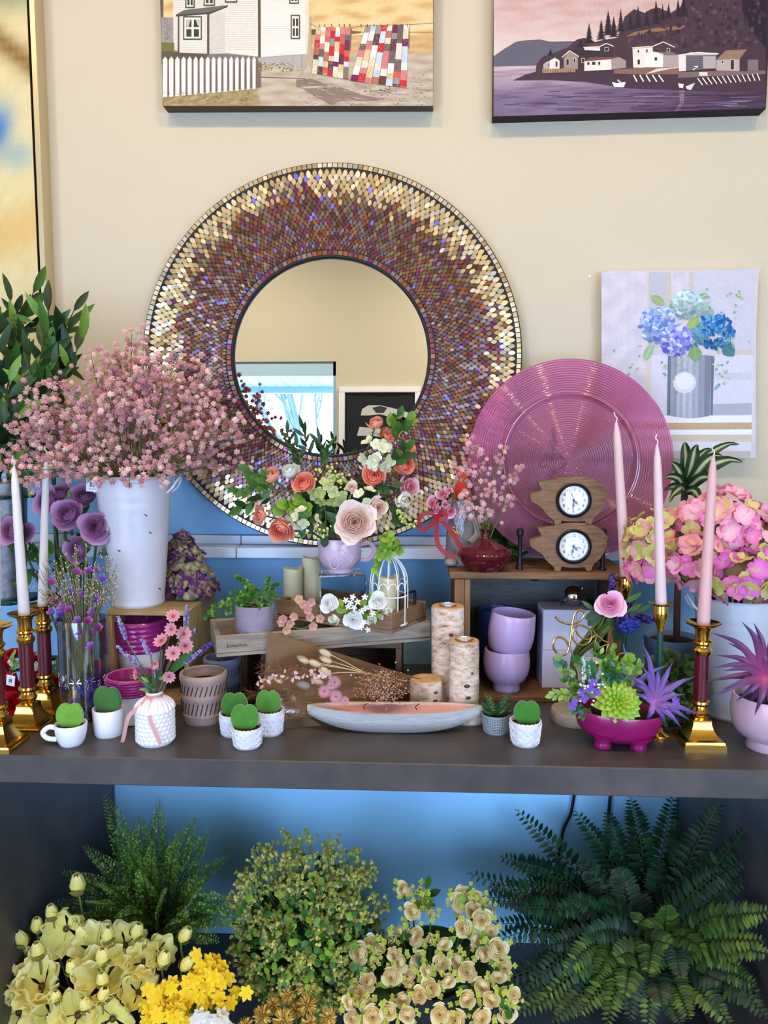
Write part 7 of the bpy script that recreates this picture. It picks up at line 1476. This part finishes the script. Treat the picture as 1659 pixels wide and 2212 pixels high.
# ---- dracaena
DYy = -.20; dpx = P(1452, 1400, DYy)[0]; dr = thing('dracaena_pot', 'blue grey round pot of the dracaena behind the boxwood bush', 'plant pot', (dpx, DYy, T)); Rd = 60*mpp(DYy); Hd_ = zat(1452, 1376, DYy)-T
part('body', MB().add(lathe(cupV([(Rd*.75, 0), (Rd*.8, .004), (Rd*.9, Hd_*.5), (Rd, Hd_)], .006), 40), (112, 140, 176)), mSatin, dr); soil_disc(dr, Rd*.9, Hd_*.93)
dc_ = thing('dracaena_plant', 'dracaena with striped arching leaves on a bare brown cane', 'plant', (dpx, DYy, T+Hd_*.93)); dco = np.array(dc_.location)
cane = spline([(0.01, 0, -.01), P(1463, 1300, DYy)-dco, P(1468, 1200, DYy)-dco, P(1478, 1080, DYy)-dco, P(1480, 1060, DYy)-dco], 14); part('cane', MB().add(tube(cane, .0085, 8), (84, 60, 46)), mStone, dc_)
def dleaf(px, py, w, dy, base=(1479, 1062)):
    b = P(*base, DYy)-dco; e = P(px, py, DYy+dy)-dco; v = e-b; L = np.linalg.norm(v); p = spline([b, b+v*.35+np.array((0, dy*.2, .22*L)), b+v*.75+np.array((0, 0, .16*L)), e], 12); V = []; C = []; t_ = np.gradient(p, axis=0)
    for i in range(13):
        t = i/12; tc = CAM-(p[i]+dco); sdv = np.cross(t_[i], tc); sdv /= np.linalg.norm(sdv)+1e-9; ww = w*(.35+.65*math.sin(PI*min(1, t*1.15+.12)))*(1 if t < .8 else 1-((t-.8)/.2)**2*.95)
        for s_, c in ((-1, (34, 58, 30)), (-.35, (44, 76, 36)), (-.1, (196, 204, 150)), (.1, (196, 204, 150)), (.4, (40, 70, 34)), (1, (30, 52, 28))): V.append(p[i]+sdv*ww/2*s_+np.array((0, -.004*abs(s_), 0))); C.append(c)
    part('striped_leaf', MB().add((np.array(V), grid(6, 13)), np.array(C, float)), mLeaf, dc_)
for (px, py, w, dy) in ((1434, 1035, .022, -.05), (1448, 1000, .026, -.02), (1478, 955, .028, -.03), (1508, 962, .028, -.06), (1560, 985, .030, -.08), (1603, 998, .032, -.06), (1596, 960, .022, .02), (1545, 1040, .026, -.09), (1445, 1085, .024, -.06), (1520, 1095, .024, -.06), (1432, 1060, .022, .02), (1535, 970, .024, .04)): dleaf(px, py, w, dy)
# ---- red roses at the right edge, red label, packet
rd2 = thing('red_rose_bunch', 'dark red roses cut by the right edge behind the bucket', 'flowers', (float(P(1690, 1450, -.27)[0]), -.27, T)); r2o = np.array(rd2.location)
for (px, py, r) in ((1655, 1315, 24), (1668, 1365, 26), (1652, 1405, 22), (1690, 1330, 26), (1665, 1280, 20), (1690, 1400, 24), (1700, 1290, 22)): bloom(rd2, 'rose', 'red', px, py, -.30, r, (-.3, -1, .3)); q = P(px, py, -.29)-r2o; part('stem', MB().add(tube([q, (q[0]*.4, .02, .004)], .0024, 5), (40, 66, 30)), mMatte, rd2)
for i in range(14): put_leaf(rd2, rr.choice(['dark_oval', 'deep_oval']), unit(rr), P(rr.uniform(1645, 1700), rr.uniform(1280, 1440), -.28)-r2o, .045)
lc = G(1482, 1574); lbx = thing('red_label', 'small red printed label lying behind the right candlestick', 'label', (float(lc[0]-.005), float(lc[1]+.03), T+.001), None, .25); lbx.rotation_euler = (.9, 0, .3)
part('card', MB().add(box(.040, .02, .001, (0, .010, 0))), mat('red_card', (170, 16, 34), rough=.3), lbx); part('lettering', MB().add(text_geo('DOOX', .0125), (255,)*3, Tm(.002, .011, .0008)), mat('white_ink', (240, 235, 235), rough=.6), lbx, smooth=False)
pk = P(1290, 1455, -.33); pkt = thing('white_packet', 'white packet with red stripe behind the succulents', 'box', (float(pk[0]), -.335, T), None, .3); hpk = zat(1290, 1422, -.335)-T
part('body', MB().add(box(.066, .03, hpk, (0, 0, hpk/2), .001), (206, 212, 220)), mBox, pkt); part('stripe', MB().add(box(.05, .0006, .008, (.004, -.0153, hpk-.012)), (190, 40, 46)), mMatte, pkt)
# ================================================================== the lower bay
rr = random.Random(51); BB = .1006
mTub = mat('dark_tub', (30, 32, 34), rough=.5)
def tub(label, x, y, r, h):
    o = thing('florist_tub', label, 'bucket', (x, y, BB), 'dark florist tubs'); part('body', MB().add(lathe(cupV([(r*.82, 0), (r*.84, .003), (r, h)], .004), 32), (255,)*3), mTub, o); return o
# ---- cypress-like sprays, left
def featherfrond(a, b, w, cols, q, nt=30, sag=.04, lf=.30):
    a, b = np.array(a, float), np.array(b, float); L = np.linalg.norm(b-a); p = spline([a, (a+b)/2+np.array((0, 0, sag)), b], nt); m = MB().add(tube(p, np.linspace(.0016, .0006, nt+1), 4), (70, 86, 36)); Ms = []; Cs = []; tg = np.gradient(p, axis=0)
    vw = CAM-b; vw = vw/np.linalg.norm(vw)+unit(q)*.5
    for i in range(int(nt*.18), nt+1):
        t = i/nt; d = tg[i]/np.linalg.norm(tg[i]); sd = np.cross(d, vw); sd /= np.linalg.norm(sd)+1e-9; ww = w*(math.sin(PI*min(1, t*.8+.12))**.8)*(1.1-.55*t)
        for s in (-1, 1):
            tw = d*.9+sd*s; tw /= np.linalg.norm(tw); e = p[i]+tw*ww
            for k in range(1, 7):
                c = p[i]+(e-p[i])*k/6
                for s2 in (-1, 1):
                    l2 = tw*.8+np.cross(tw, vw)*s2*.8+unit(q)*.25; Ms.append(aim(l2, q.random()*3, c, (ww*.11, ww*.11, ww*lf*(1.1-.1*k)))); Cs.append(np.array(q.choice(cols))*q.uniform(.8, 1.15))
    m.scat((np.array([(-.5, 0, 0), (.5, 0, 0), (.6, .1, .5), (0, 0, 1), (-.6, .1, .5)]), [(0, 1, 2, 3, 4)]), Ms, Cs); return m
cyx = P(330, 2000, -.30)[0]; tub('dark tub under the feathery cypress sprays', cyx, -.27, .07, .2)
cyp = thing('cypress_spray_bunch', 'feathery green cypress sprays in the left of the lower bay', 'plant', (cyx, -.27, BB+.19)); co = np.array(cyp.location)
gcol = [(84, 132, 46), (118, 154, 52), (64, 112, 44), (146, 168, 66)]
for (px, py, Y, w) in ((228, 1722, -.26, .055), (345, 1730, -.22, .06), (425, 1765, -.24, .055), (185, 1830, -.34, .05), (140, 1885, -.38, .05), (120, 1950, -.42, .05), (450, 1800, -.27, .055), (495, 1850, -.32, .05), (255, 1790, -.36, .055), (500, 1945, -.46, .06), (525, 1985, -.5, .055), (385, 1800, -.36, .05), (305, 1880, -.44, .055), (215, 1905, -.46, .05), (160, 1990, -.5, .05), (440, 1905, -.46, .06), (355, 1930, -.5, .055), (250, 1985, -.54, .05), (400, 1985, -.54, .05), (300, 1760, -.24, .055), (275, 1830, -.38, .05), (470, 2030, -.55, .05), (330, 1820, -.36, .05), (190, 1950, -.5, .05)):
    part('frond', featherfrond((rr.uniform(-.03, .03), rr.uniform(-.03, .03), -.05), P(px, py, Y)-co, w*.85, gcol, rr), mLeaf, cyp)
# ---- yellow-green filler bush, middle
eux = P(640, 2050, -.40)[0]; tub('dark tub under the yellow green filler bush', eux, -.33, .075, .2)
eu = thing('yellow_filler_bush', 'rounded bush of tiny yellow green blossoms and round leaves', 'plant', (eux, -.36, BB+.19)); eo = np.array(eu.location); Ms = []; Cs = []
for i in range(230):
    a = rr.uniform(0, 2*PI); d = rr.random()**.5; px = 655+172*d*math.cos(a)+8; py = 2000+205*d*math.sin(a); Y = -.36-.20*math.sqrt(max(0, 1-d*d))*rr.uniform(.55, 1.0)-.06*max(0, math.sin(a))
    e = P(px, py, Y)-eo; p = spline([e*.55+np.array((0, .02, 0)), e*.8+unit(rr)*.008, e], 6); m = MB().add(tube(p, .0010, 4), (130, 160, 96))
    if i % 3 == 0:
        for k in range(8): put_leaf(eu, rr.choice(['mid_round', 'mid_round', 'lit_round', 'dark_round']), unit(rr), p[3]+unit(rr)*.02, rr.uniform(.012, .02), rr.uniform(-1, 1))
    for k in range(9):
        q = e+unit(rr)*np.array((.024, .024, .014))*rr.uniform(.4, 1)+np.array((0, -.004, .004)); m.add(tube([p[4], q], .0006, 3, caps=False), (150, 176, 120)); n_ = 3
        for j in range(n_): Ms.append(Tm(*(q+unit(rr)*.0035)) @ Rm('x', rr.random()*6) @ Rm('z', rr.random()*6) @ Sm(.0030*rr.uniform(.7, 1.2))); Cs.append(np.array(rr.choice([(222, 214, 104), (200, 204, 100), (236, 228, 140), (176, 194, 96)]))*rr.uniform(.85, 1.08))
    part('sprig_stem', m, mMatte, eu)
for i in range(170):
    px, py = rr.gauss(650, 75), rr.gauss(2060, 70); d2 = ((px-663)/175)**2+((py-2000)/205)**2
    if d2 < 1: put_leaf(eu, rr.choice(['mid_round', 'lit_round', 'mid_round', 'lime_round']), unit(rr)+np.array((0, -.5, .2)), P(px, py, -.37-.2*math.sqrt(1-d2)-.05*max(0, (py-2000)/205))-eo, rr.uniform(.012, .019), rr.uniform(-.6, .6))
spread('tiny_blossom', SPK, mPetal, eu, Ms, np.clip(Cs, 0, 255), 300)
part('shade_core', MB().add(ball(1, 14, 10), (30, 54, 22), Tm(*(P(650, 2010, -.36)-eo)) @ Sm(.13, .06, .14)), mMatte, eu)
# ---- brown thistles
thx = P(640, 2230, -.56)[0]; tub('dark tub under the brown thistles', thx, -.56, .045, .16); tho = np.array((thx, -.56, BB+.15))
th_ = thing('brown_thistle_bunch', 'bunch of round golden brown thistle heads at the bottom edge', 'flowers', tuple(tho)); m = MB(); q = random.Random(5); Ms = [aim(unit(q), q.random()*3, (0, 0, 0), (.10, .10, 1.)) for _ in range(150)]
m.scat((np.array([(-.5, -.5, .3), (.5, -.5, .3), (.5, .5, .3), (-.5, .5, .3), (.7, 0, .8), (-.7, 0, .8), (0, 0, 1.05)]), [(0, 1, 4, 6, 5), (2, 3, 5, 6, 4), (1, 2, 4), (3, 0, 5)]), Ms, [np.array((214, 176, 84))*q.uniform(.7, 1.2) for _ in Ms]); m.add(ico(.5), (110, 90, 40)); thm = m.mesh('thistle_head', mMatte)
for (px, py, r, Y) in ((661, 2128, 25, -.54), (664, 2172, 25, -.57), (622, 2150, 22, -.55), (567, 2194, 24, -.59), (612, 2205, 26, -.6), (708, 2198, 22, -.59), (668, 2212, 22, -.61), (640, 2180, 20, -.56), (530, 2215, 20, -.6), (590, 2170, 18, -.56)):
    c = P(px, py, Y)-tho; part('thistle_head', thm, None, th_, aim(unit(rr), 0, c, r*mpp(Y))); part('stem', MB().add(tube([c, (c[0]*.2, 0, -.05)], .0022, 5), (96, 100, 50)), mMatte, th_)
# ---- cream ranunculus
rnx = P(930, 2080, -.50)[0]; tub('dark tub under the cream ranunculus', rnx, -.42, .08, .2); rno = np.array((rnx, -.44, BB+.19))
rn = thing('cream_ranunculus_bunch', 'masses of cream ranunculus with lime filler in the lower bay', 'flowers', tuple(rno)); Ms = []; Cs = []
RL = [(890, 1970, 20), (897, 2022, 22), (930, 1970, 14), (905, 2075, 20), (930, 2030, 14), (862, 2010, 14), (960, 2040, 17), (955, 2080, 20), (800, 2035, 16), (822, 2050, 14), (775, 2060, 24), (808, 2072, 14), (850, 2060, 16), (862, 2080, 20), (845, 2110, 22), (880, 2110, 20), (995, 1950, 22), (1020, 1965, 18), (1000, 2005, 20), (1040, 1985, 22), (1060, 2010, 18), (1075, 2050, 24), (1045, 2060, 18), (985, 2075, 20), (1010, 2100, 22), (1040, 2130, 20), (970, 2120, 18), (930, 2135, 22), (905, 2150, 18), (870, 2160, 18), (795, 2120, 20), (770, 2150, 22), (790, 2170, 18), (805, 2195, 24), (752, 2165, 16), (840, 2185, 20), (880, 2195, 20), (1075, 2110, 18), (1090, 2090, 18), (1060, 2160, 20), (1010, 2160, 20), (1095, 2190, 22), (950, 2190, 22), (985, 2205, 24), (870, 1920, 16), (905, 1925, 14), (1000, 1930, 18), (1030, 1940, 16), (1110, 2150, 16), (915, 1945, 15), (845, 2030, 15), (1060, 1970, 15), (1030, 2030, 17), (920, 2100, 16), (1040, 2200, 22), (760, 2200, 20)]
for (px, py, r) in RL:
    Y = -.42-.17*min(1, max(0, (py-1900)/310))+rr.uniform(-.015, .015); d = np.array((rr.uniform(-.6, .6), -1, rr.uniform(.0, .9))); bloom(rn, 'ranunculus', 'ranun' if r > 15 else 'ranunbud', px, py, Y, r*1.08, d, .45); c = P(px, py, Y)-rno
    if px % 2 == 0: part('stem', MB().add(tube([c+np.array((0, .012, -.005)), (c[0]*.35, .01, -.03)], .002, 4), (90, 110, 50)), mMatte, rn)
    for k in range(6): a = rr.uniform(0, 6.28); e = c+np.array((math.cos(a)*r*1.35, rr.uniform(-6, 14), math.sin(a)*r*1.3))*mpp(Y); Ms.append(aim((rr.uniform(-.6, .6), -1, .5), rr.random()*6, e, .0062*rr.uniform(.8, 1.3)) @ Rm('x', PI/2)); Cs.append((255, 255, 255))
fl_ = floret((176, 186, 64), (206, 206, 92), (190, 190, 50), 4, .2, .8); fg = (np.concatenate(fl_.V), [tuple(x) for x in grid(3, 5)]+[tuple(i+15*k for i in x) for k in (1, 2, 3) for x in grid(3, 5)], np.concatenate(fl_.C)[:60]); fg = (fg[0][:60], fg[1], fg[2])
spread('lime_floret', fg, mPetal, rn, Ms, Cs, 300)
for i in range(46): px, py, r = rr.choice(RL); put_leaf(rn, rr.choice(['mid_oval', 'dark_oval', 'mid_lance', 'lime_oval']), unit(rr)+np.array((0, -.3, .4)), P(px+rr.uniform(-25, 25), py+rr.uniform(-25, 25), -.42-.17*min(1, max(0, (py-1900)/310))+.012)-rno, .034, rr.uniform(-.6, .6))
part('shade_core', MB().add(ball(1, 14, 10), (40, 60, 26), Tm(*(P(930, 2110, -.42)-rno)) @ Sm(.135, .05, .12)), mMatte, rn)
# ---- ferns, right
fx_ = P(1400, 2050, -.35)[0]; tub('dark tub under the big fern', fx_, -.33, .09, .2); fo_ = np.array((fx_, -.33, BB+.19)); fn = thing('boston_fern', 'large dark green fern filling the right of the lower bay', 'plant', tuple(fo_))
def fern(a, b, w, cols, q, n=30, sag=.05):
    a, b = np.array(a, float), np.array(b, float); L = np.linalg.norm(b-a); p = spline([a, a*.45+b*.55+np.array((0, -.01, sag)), b], n*2); m = MB().add(tube(p[::2], np.linspace(.0022, .0007, n+1), 4), (60, 72, 34)); tg = np.gradient(p, axis=0); vw = CAM-(b+fo_); vw = vw/np.linalg.norm(vw)+np.array((0, 0, .5))+unit(q)*.25; Ms = []; Cs = []
    for i in range(int(n*.3), n*2+1):
        t = i/(n*2); d = tg[i]/np.linalg.norm(tg[i]); sd = np.cross(d, vw); sd /= np.linalg.norm(sd)+1e-9; ww = w*(1-.75*t**3)*min(1, .35+t*2)*(1 if t < .97 else .5); s = 1 if i % 2 else -1
        dr = sd*s+d*.35+unit(q)*.12; M = np.array(aim(dr, 0, p[i], 1.)); nn = vw-dr/np.linalg.norm(dr)*np.dot(vw, dr/np.linalg.norm(dr)); nn /= np.linalg.norm(nn); z = M[:3, 2]; M[:3, 1] = -nn; M[:3, 0] = np.cross(-nn, z); M[:3, :3] = M[:3, :3] @ np.diag([ww*1.0, ww, ww]); Ms.append(M); Cs.append(np.array(q.choice(cols))*q.uniform(.75, 1.15))
    m.scat(leaf(1, .36, 3, .35, .2, .18), Ms, Cs); return m
dk_ = [(26, 64, 38), (34, 78, 44), (22, 54, 34)]; lt_ = [(70, 104, 34), (92, 122, 42), (52, 88, 34)]
FT = [(1115, 1748, -.10, 0), (1243, 1752, -.12, 0), (1312, 1750, -.14, 0), (1362, 1722, -.16, 0), (1455, 1715, -.2, 0), (1560, 1725, -.2, 0), (1612, 1790, -.22, 0), (1010, 1885, -.3, 0), (1032, 1935, -.34, 0), (1060, 1995, -.40, 0), (1130, 2090, -.5, 0), (1180, 2150, -.55, 1), (1250, 2190, -.58, 1), (1310, 2215, -.6, 1), (1400, 2220, -.6, 1), (1490, 2200, -.6, 1), (1565, 2185, -.6, 1), (1640, 2150, -.58, 1), (1665, 2060, -.52, 1), (1662, 1968, -.46, 1), (1605, 2012, -.54, 1), (1646, 1990, -.5, 1), (1520, 2050, -.56, 1), (1470, 2110, -.58, 1), (1560, 2120, -.58, 1), (1330, 2068, -.54, 1), (1262, 2020, -.5, 0), (1200, 1965, -.44, 0), (1150, 1905, -.34, 0), (1380, 1995, -.5, 1), (1440, 1955, -.46, 1), (1250, 1855, -.3, 0), (1330, 1875, -.34, 0), (1425, 1855, -.3, 0), (1500, 1900, -.4, 0), (1180, 2040, -.5, 0), (1110, 1960, -.4, 0), (1230, 1930, -.42, 0), (1300, 1950, -.46, 0), (1120, 2190, -.58, 1), (1200, 2200, -.6, 1), (1350, 2150, -.58, 1), (1430, 2170, -.6, 1), (1600, 2090, -.56, 1), (1450, 2040, -.55, 1), (1290, 2110, -.56, 1), (1530, 1960, -.46, 1), (1080, 1850, -.24, 0), (1370, 1800, -.2, 0), (1510, 1800, -.22, 0), (1610, 1900, -.4, 0), (1570, 1850, -.3, 0), (1220, 2100, -.55, 1), (1400, 2100, -.57, 1), (1140, 2130, -.55, 0), (1660, 2200, -.6, 1), (1580, 2215, -.62, 1)]
for i in range(46):
    px, py = rr.uniform(1040, 1665), rr.uniform(1850, 2215); FT.append((px, py, -.2-.40*(py-1800)/415, 1 if py > 1980 and px > 1150 else 0))
for i, (px, py, Y, k) in enumerate(FT):
    while P(px, py, Y)[0] > .675 and Y > -.63: Y -= .02
    FT[i] = (px, py, Y, k)
for (px, py, Y, k) in FT: part('frond', fern((rr.uniform(-.04, .04), rr.uniform(-.05, .03), -.03), P(px, py, Y)-fo_, .042 if Y < -.25 else .046, lt_ if k and rr.random() < .75 else dk_, rr, 26, rr.uniform(.03, .08)), mLeaf, fn)
# ---- yellow poppies
ppx = P(170, 2150, -.52)[0]; tub('dark tub under the pale yellow poppies', ppx, -.47, .08, .2); ppo = np.array((ppx, -.50, BB+.19)); pp = thing('pale_yellow_poppy_bunch', 'pale yellow poppies and buds at the lower left', 'flowers', tuple(ppo))
def poppy(seed):
    q = random.Random(seed); m = MB()
    for k in range(6): t = k % 2; m.add(petal(1.0-.10*t, .95+.12*t, k*2*PI/6+q.uniform(-.25, .25), .85, .12, .12, 11, 8, .12, .12, (240, 228, 120), (252, 246, 196), rnd=q, wav=2.4), None)
    return m.mesh('poppy_petals', mPetal)
PM = [poppy(i) for i in range(4)]
cm_ = MB().add(ball(.16, 10, 7), (90, 96, 40), Tm(0, 0, .22)); q = random.Random(3); cm_.scat(box(1, 1, 1, (0, 0, .5)), [aim((math.cos(a), math.sin(a), .9), 0, (0, 0, .12), (.02, .02, .30)) for a in np.linspace(0, 6.28, 40)], np.tile((88, 34, 48), (40, 1))); cm_.scat(ico(.04), [Tm(.22*math.cos(a), .22*math.sin(a), .34) for a in np.linspace(0, 6.28, 40)], np.tile((96, 44, 60), (40, 1))); CMm = cm_.mesh('poppy_heart', mMatte)
for i, (px, py, r, d) in enumerate(((140, 2010, 52, (.2, -1, .35)), (85, 2128, 62, (-.2, -.8, .9)), (225, 2110, 64, (.1, -.7, .9)), (165, 2195, 60, (.1, -.9, .5)), (35, 2190, 64, (-.1, -1, .4)), (270, 2040, 50, (.3, -.8, .7)), (205, 2045, 52, (0, -.6, .9)), (310, 2075, 42, (.3, -.8, .8)), (240, 2205, 58, (.1, -1, .4)), (345, 2055, 38, (.5, -.8, .5)), (100, 2200, 55, (0, -1, .5)), (300, 2140, 46, (.4, -.7, .8)), (45, 2085, 44, (-.5, -.6, .7)), (15, 2130, 50, (-.3, -.8, .7)))):
    Y = -.50-.10*(py-2000)/210; c = P(px, py, Y)-ppo; d = np.array(d)/np.linalg.norm(d); M = aim(d, i*1.3, c-d*.02, r*mpp(Y)); pe = part('poppy', PM[i % 4], None, pp, M); part('poppy_heart', CMm, None, pe, Sm(.55)); part('stem', MB().add(tube(spline([c-d*.02, c*.6+np.array((0, .03, -.02)), (c[0]*.3, .02, -.05)], 8), .0024, 5), (110, 116, 60)), mMatte, pp)
bud = MB()
for k in range(5): bud.add(petal(.62, 1.75, k*2*PI/5, .9, .72, .0, 6, 7, .05, .12, (236, 214, 84), (250, 240, 160), wav=2), None)
bud.add(lathe([(1e-5, .1), (.3, .2), (.5, .6), (.55, .9), (1e-5, 1.4)], 10), (236, 222, 110)); budm = bud.mesh('poppy_bud', mPetal)
sep = MB(); sep.add(petal(.72, .95, -PI/2+.4, .9, .05, .03, 5, 5, .0, .35, (110, 112, 50), (132, 132, 66)), None); sep.add(petal(.66, .8, PI/2+.4, .9, .05, .03, 5, 5, .0, .35, (110, 112, 50), (132, 132, 66)), None); sepm = sep.mesh('sepal', mLeaf)
for (px, py, r, lx) in ((168, 1912, 24, .05), (112, 1972, 19, .0), (80, 2000, 19, .1), (47, 2030, 20, -.3), (82, 2055, 21, 0), (233, 2020, 20, .15), (296, 2012, 20, .3), (399, 2020, 20, .6), (354, 2072, 21, .35), (403, 2083, 20, .8), (222, 2068, 22, .1), (156, 2092, 19, -.1), (222, 2118, 19, 0), (121, 2155, 17, .1), (8, 2095, 24, -.2), (224, 2150, 20, .3), (186, 2172, 20, -.2)):
    Y = -.52-.10*(py-2000)/210; s = r*mpp(Y)*1.42; d = np.array((lx, -.25, 1)); d /= np.linalg.norm(d); c = P(px, py, Y)-ppo-d*s*.8; bd = part('poppy_bud', budm, None, pp, aim(d, px, c, s)); part('sepal', sepm, None, bd, Rm('z', -px+rr.uniform(-.5, .5))); part('stem', MB().add(tube(spline([c, c+np.array((-.02*lx, .02, -.10)), (c[0]*.4, .02, -.05)], 8), .0024, 5), (124, 120, 62)), mMatte, pp)
# ---- daffodils
dfx = P(400, 2200, -.55)[0]; tub('dark tub under the yellow daffodils', dfx, -.55, .05, .17); dfo = np.array((dfx, -.56, BB+.16)); df = thing('daffodil_bunch', 'tight bunch of golden yellow and white daffodils at the lower left', 'flowers', tuple(dfo))
def daff(c0, c1, c2):
    m = MB()
    for k in range(6): m.add(leaf(1, .58, 4, .5, .15, .15, c0, c1), None, Rm('y', k*PI/3) @ Tm(0, .02*(k % 2), 0))
    V, F = lathe([(.16, 0), (.24, .2), (.30, .36), (.42, .46), (.36, .44), (.2, .2)], 12); m.add((np.stack([V[:, 0], -V[:, 2], V[:, 1]], 1), [f for f in F if len(f) < 5]), c2); return m.mesh('daffodil', mPetal)
dY = [daff((250, 210, 30), (252, 226, 60), (246, 180, 24)), daff((248, 204, 26), (250, 220, 80), (248, 170, 30))]; dW = [daff((240, 230, 210), (248, 244, 238), (240, 214, 120))]
for i in range(112):
    if i < 44: px, py, k = rr.gauss(352, 26), rr.gauss(2168, 26), dY
    elif i < 100: px, py, k = rr.gauss(452, 28), rr.gauss(2122, 26), dY
    else: px, py, k = rr.gauss(452, 24), rr.gauss(2200, 10), dW
    Y = -.57-.05*(py-2100)/110+rr.uniform(-.02, .01)-(.02 if k is dW else 0); c = P(px, py, Y)-dfo; part('daffodil', rr.choice(k), None, df, aim((rr.uniform(-.6, .6), -1, rr.uniform(-.1, .9)), rr.random()*6, c, 20*mpp(Y)) @ Rm('x', PI/2))
    if i % 3 == 0: part('stem', MB().add(tube([c+np.array((0, .01, 0)), (c[0]*.2, 0, -.04)], .0018, 4), (96, 130, 50)), mMatte, df)
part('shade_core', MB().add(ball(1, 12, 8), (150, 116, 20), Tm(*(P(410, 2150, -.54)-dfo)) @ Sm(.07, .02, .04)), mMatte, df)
# ---- black cords on the wall under the table
for (pts, lab) in (([(1246, 1690), (1240, 1720), (1232, 1760), (1215, 1800), (1200, 1900)], 'black power cord hanging under the table, left of the two'), ([(1322, 1690), (1318, 1720), (1314, 1770), (1311, 1830), (1312, 1950)], 'black power cord hanging under the table, right of the two')):
    p = [P(x, y, -.02) for x, y in pts]; m = MB().add(tube(spline(np.array(p)-p[0], 20), .0042, 8)); solo('power_cord', m, mBlackM, lab, 'cord', tuple(p[0]))
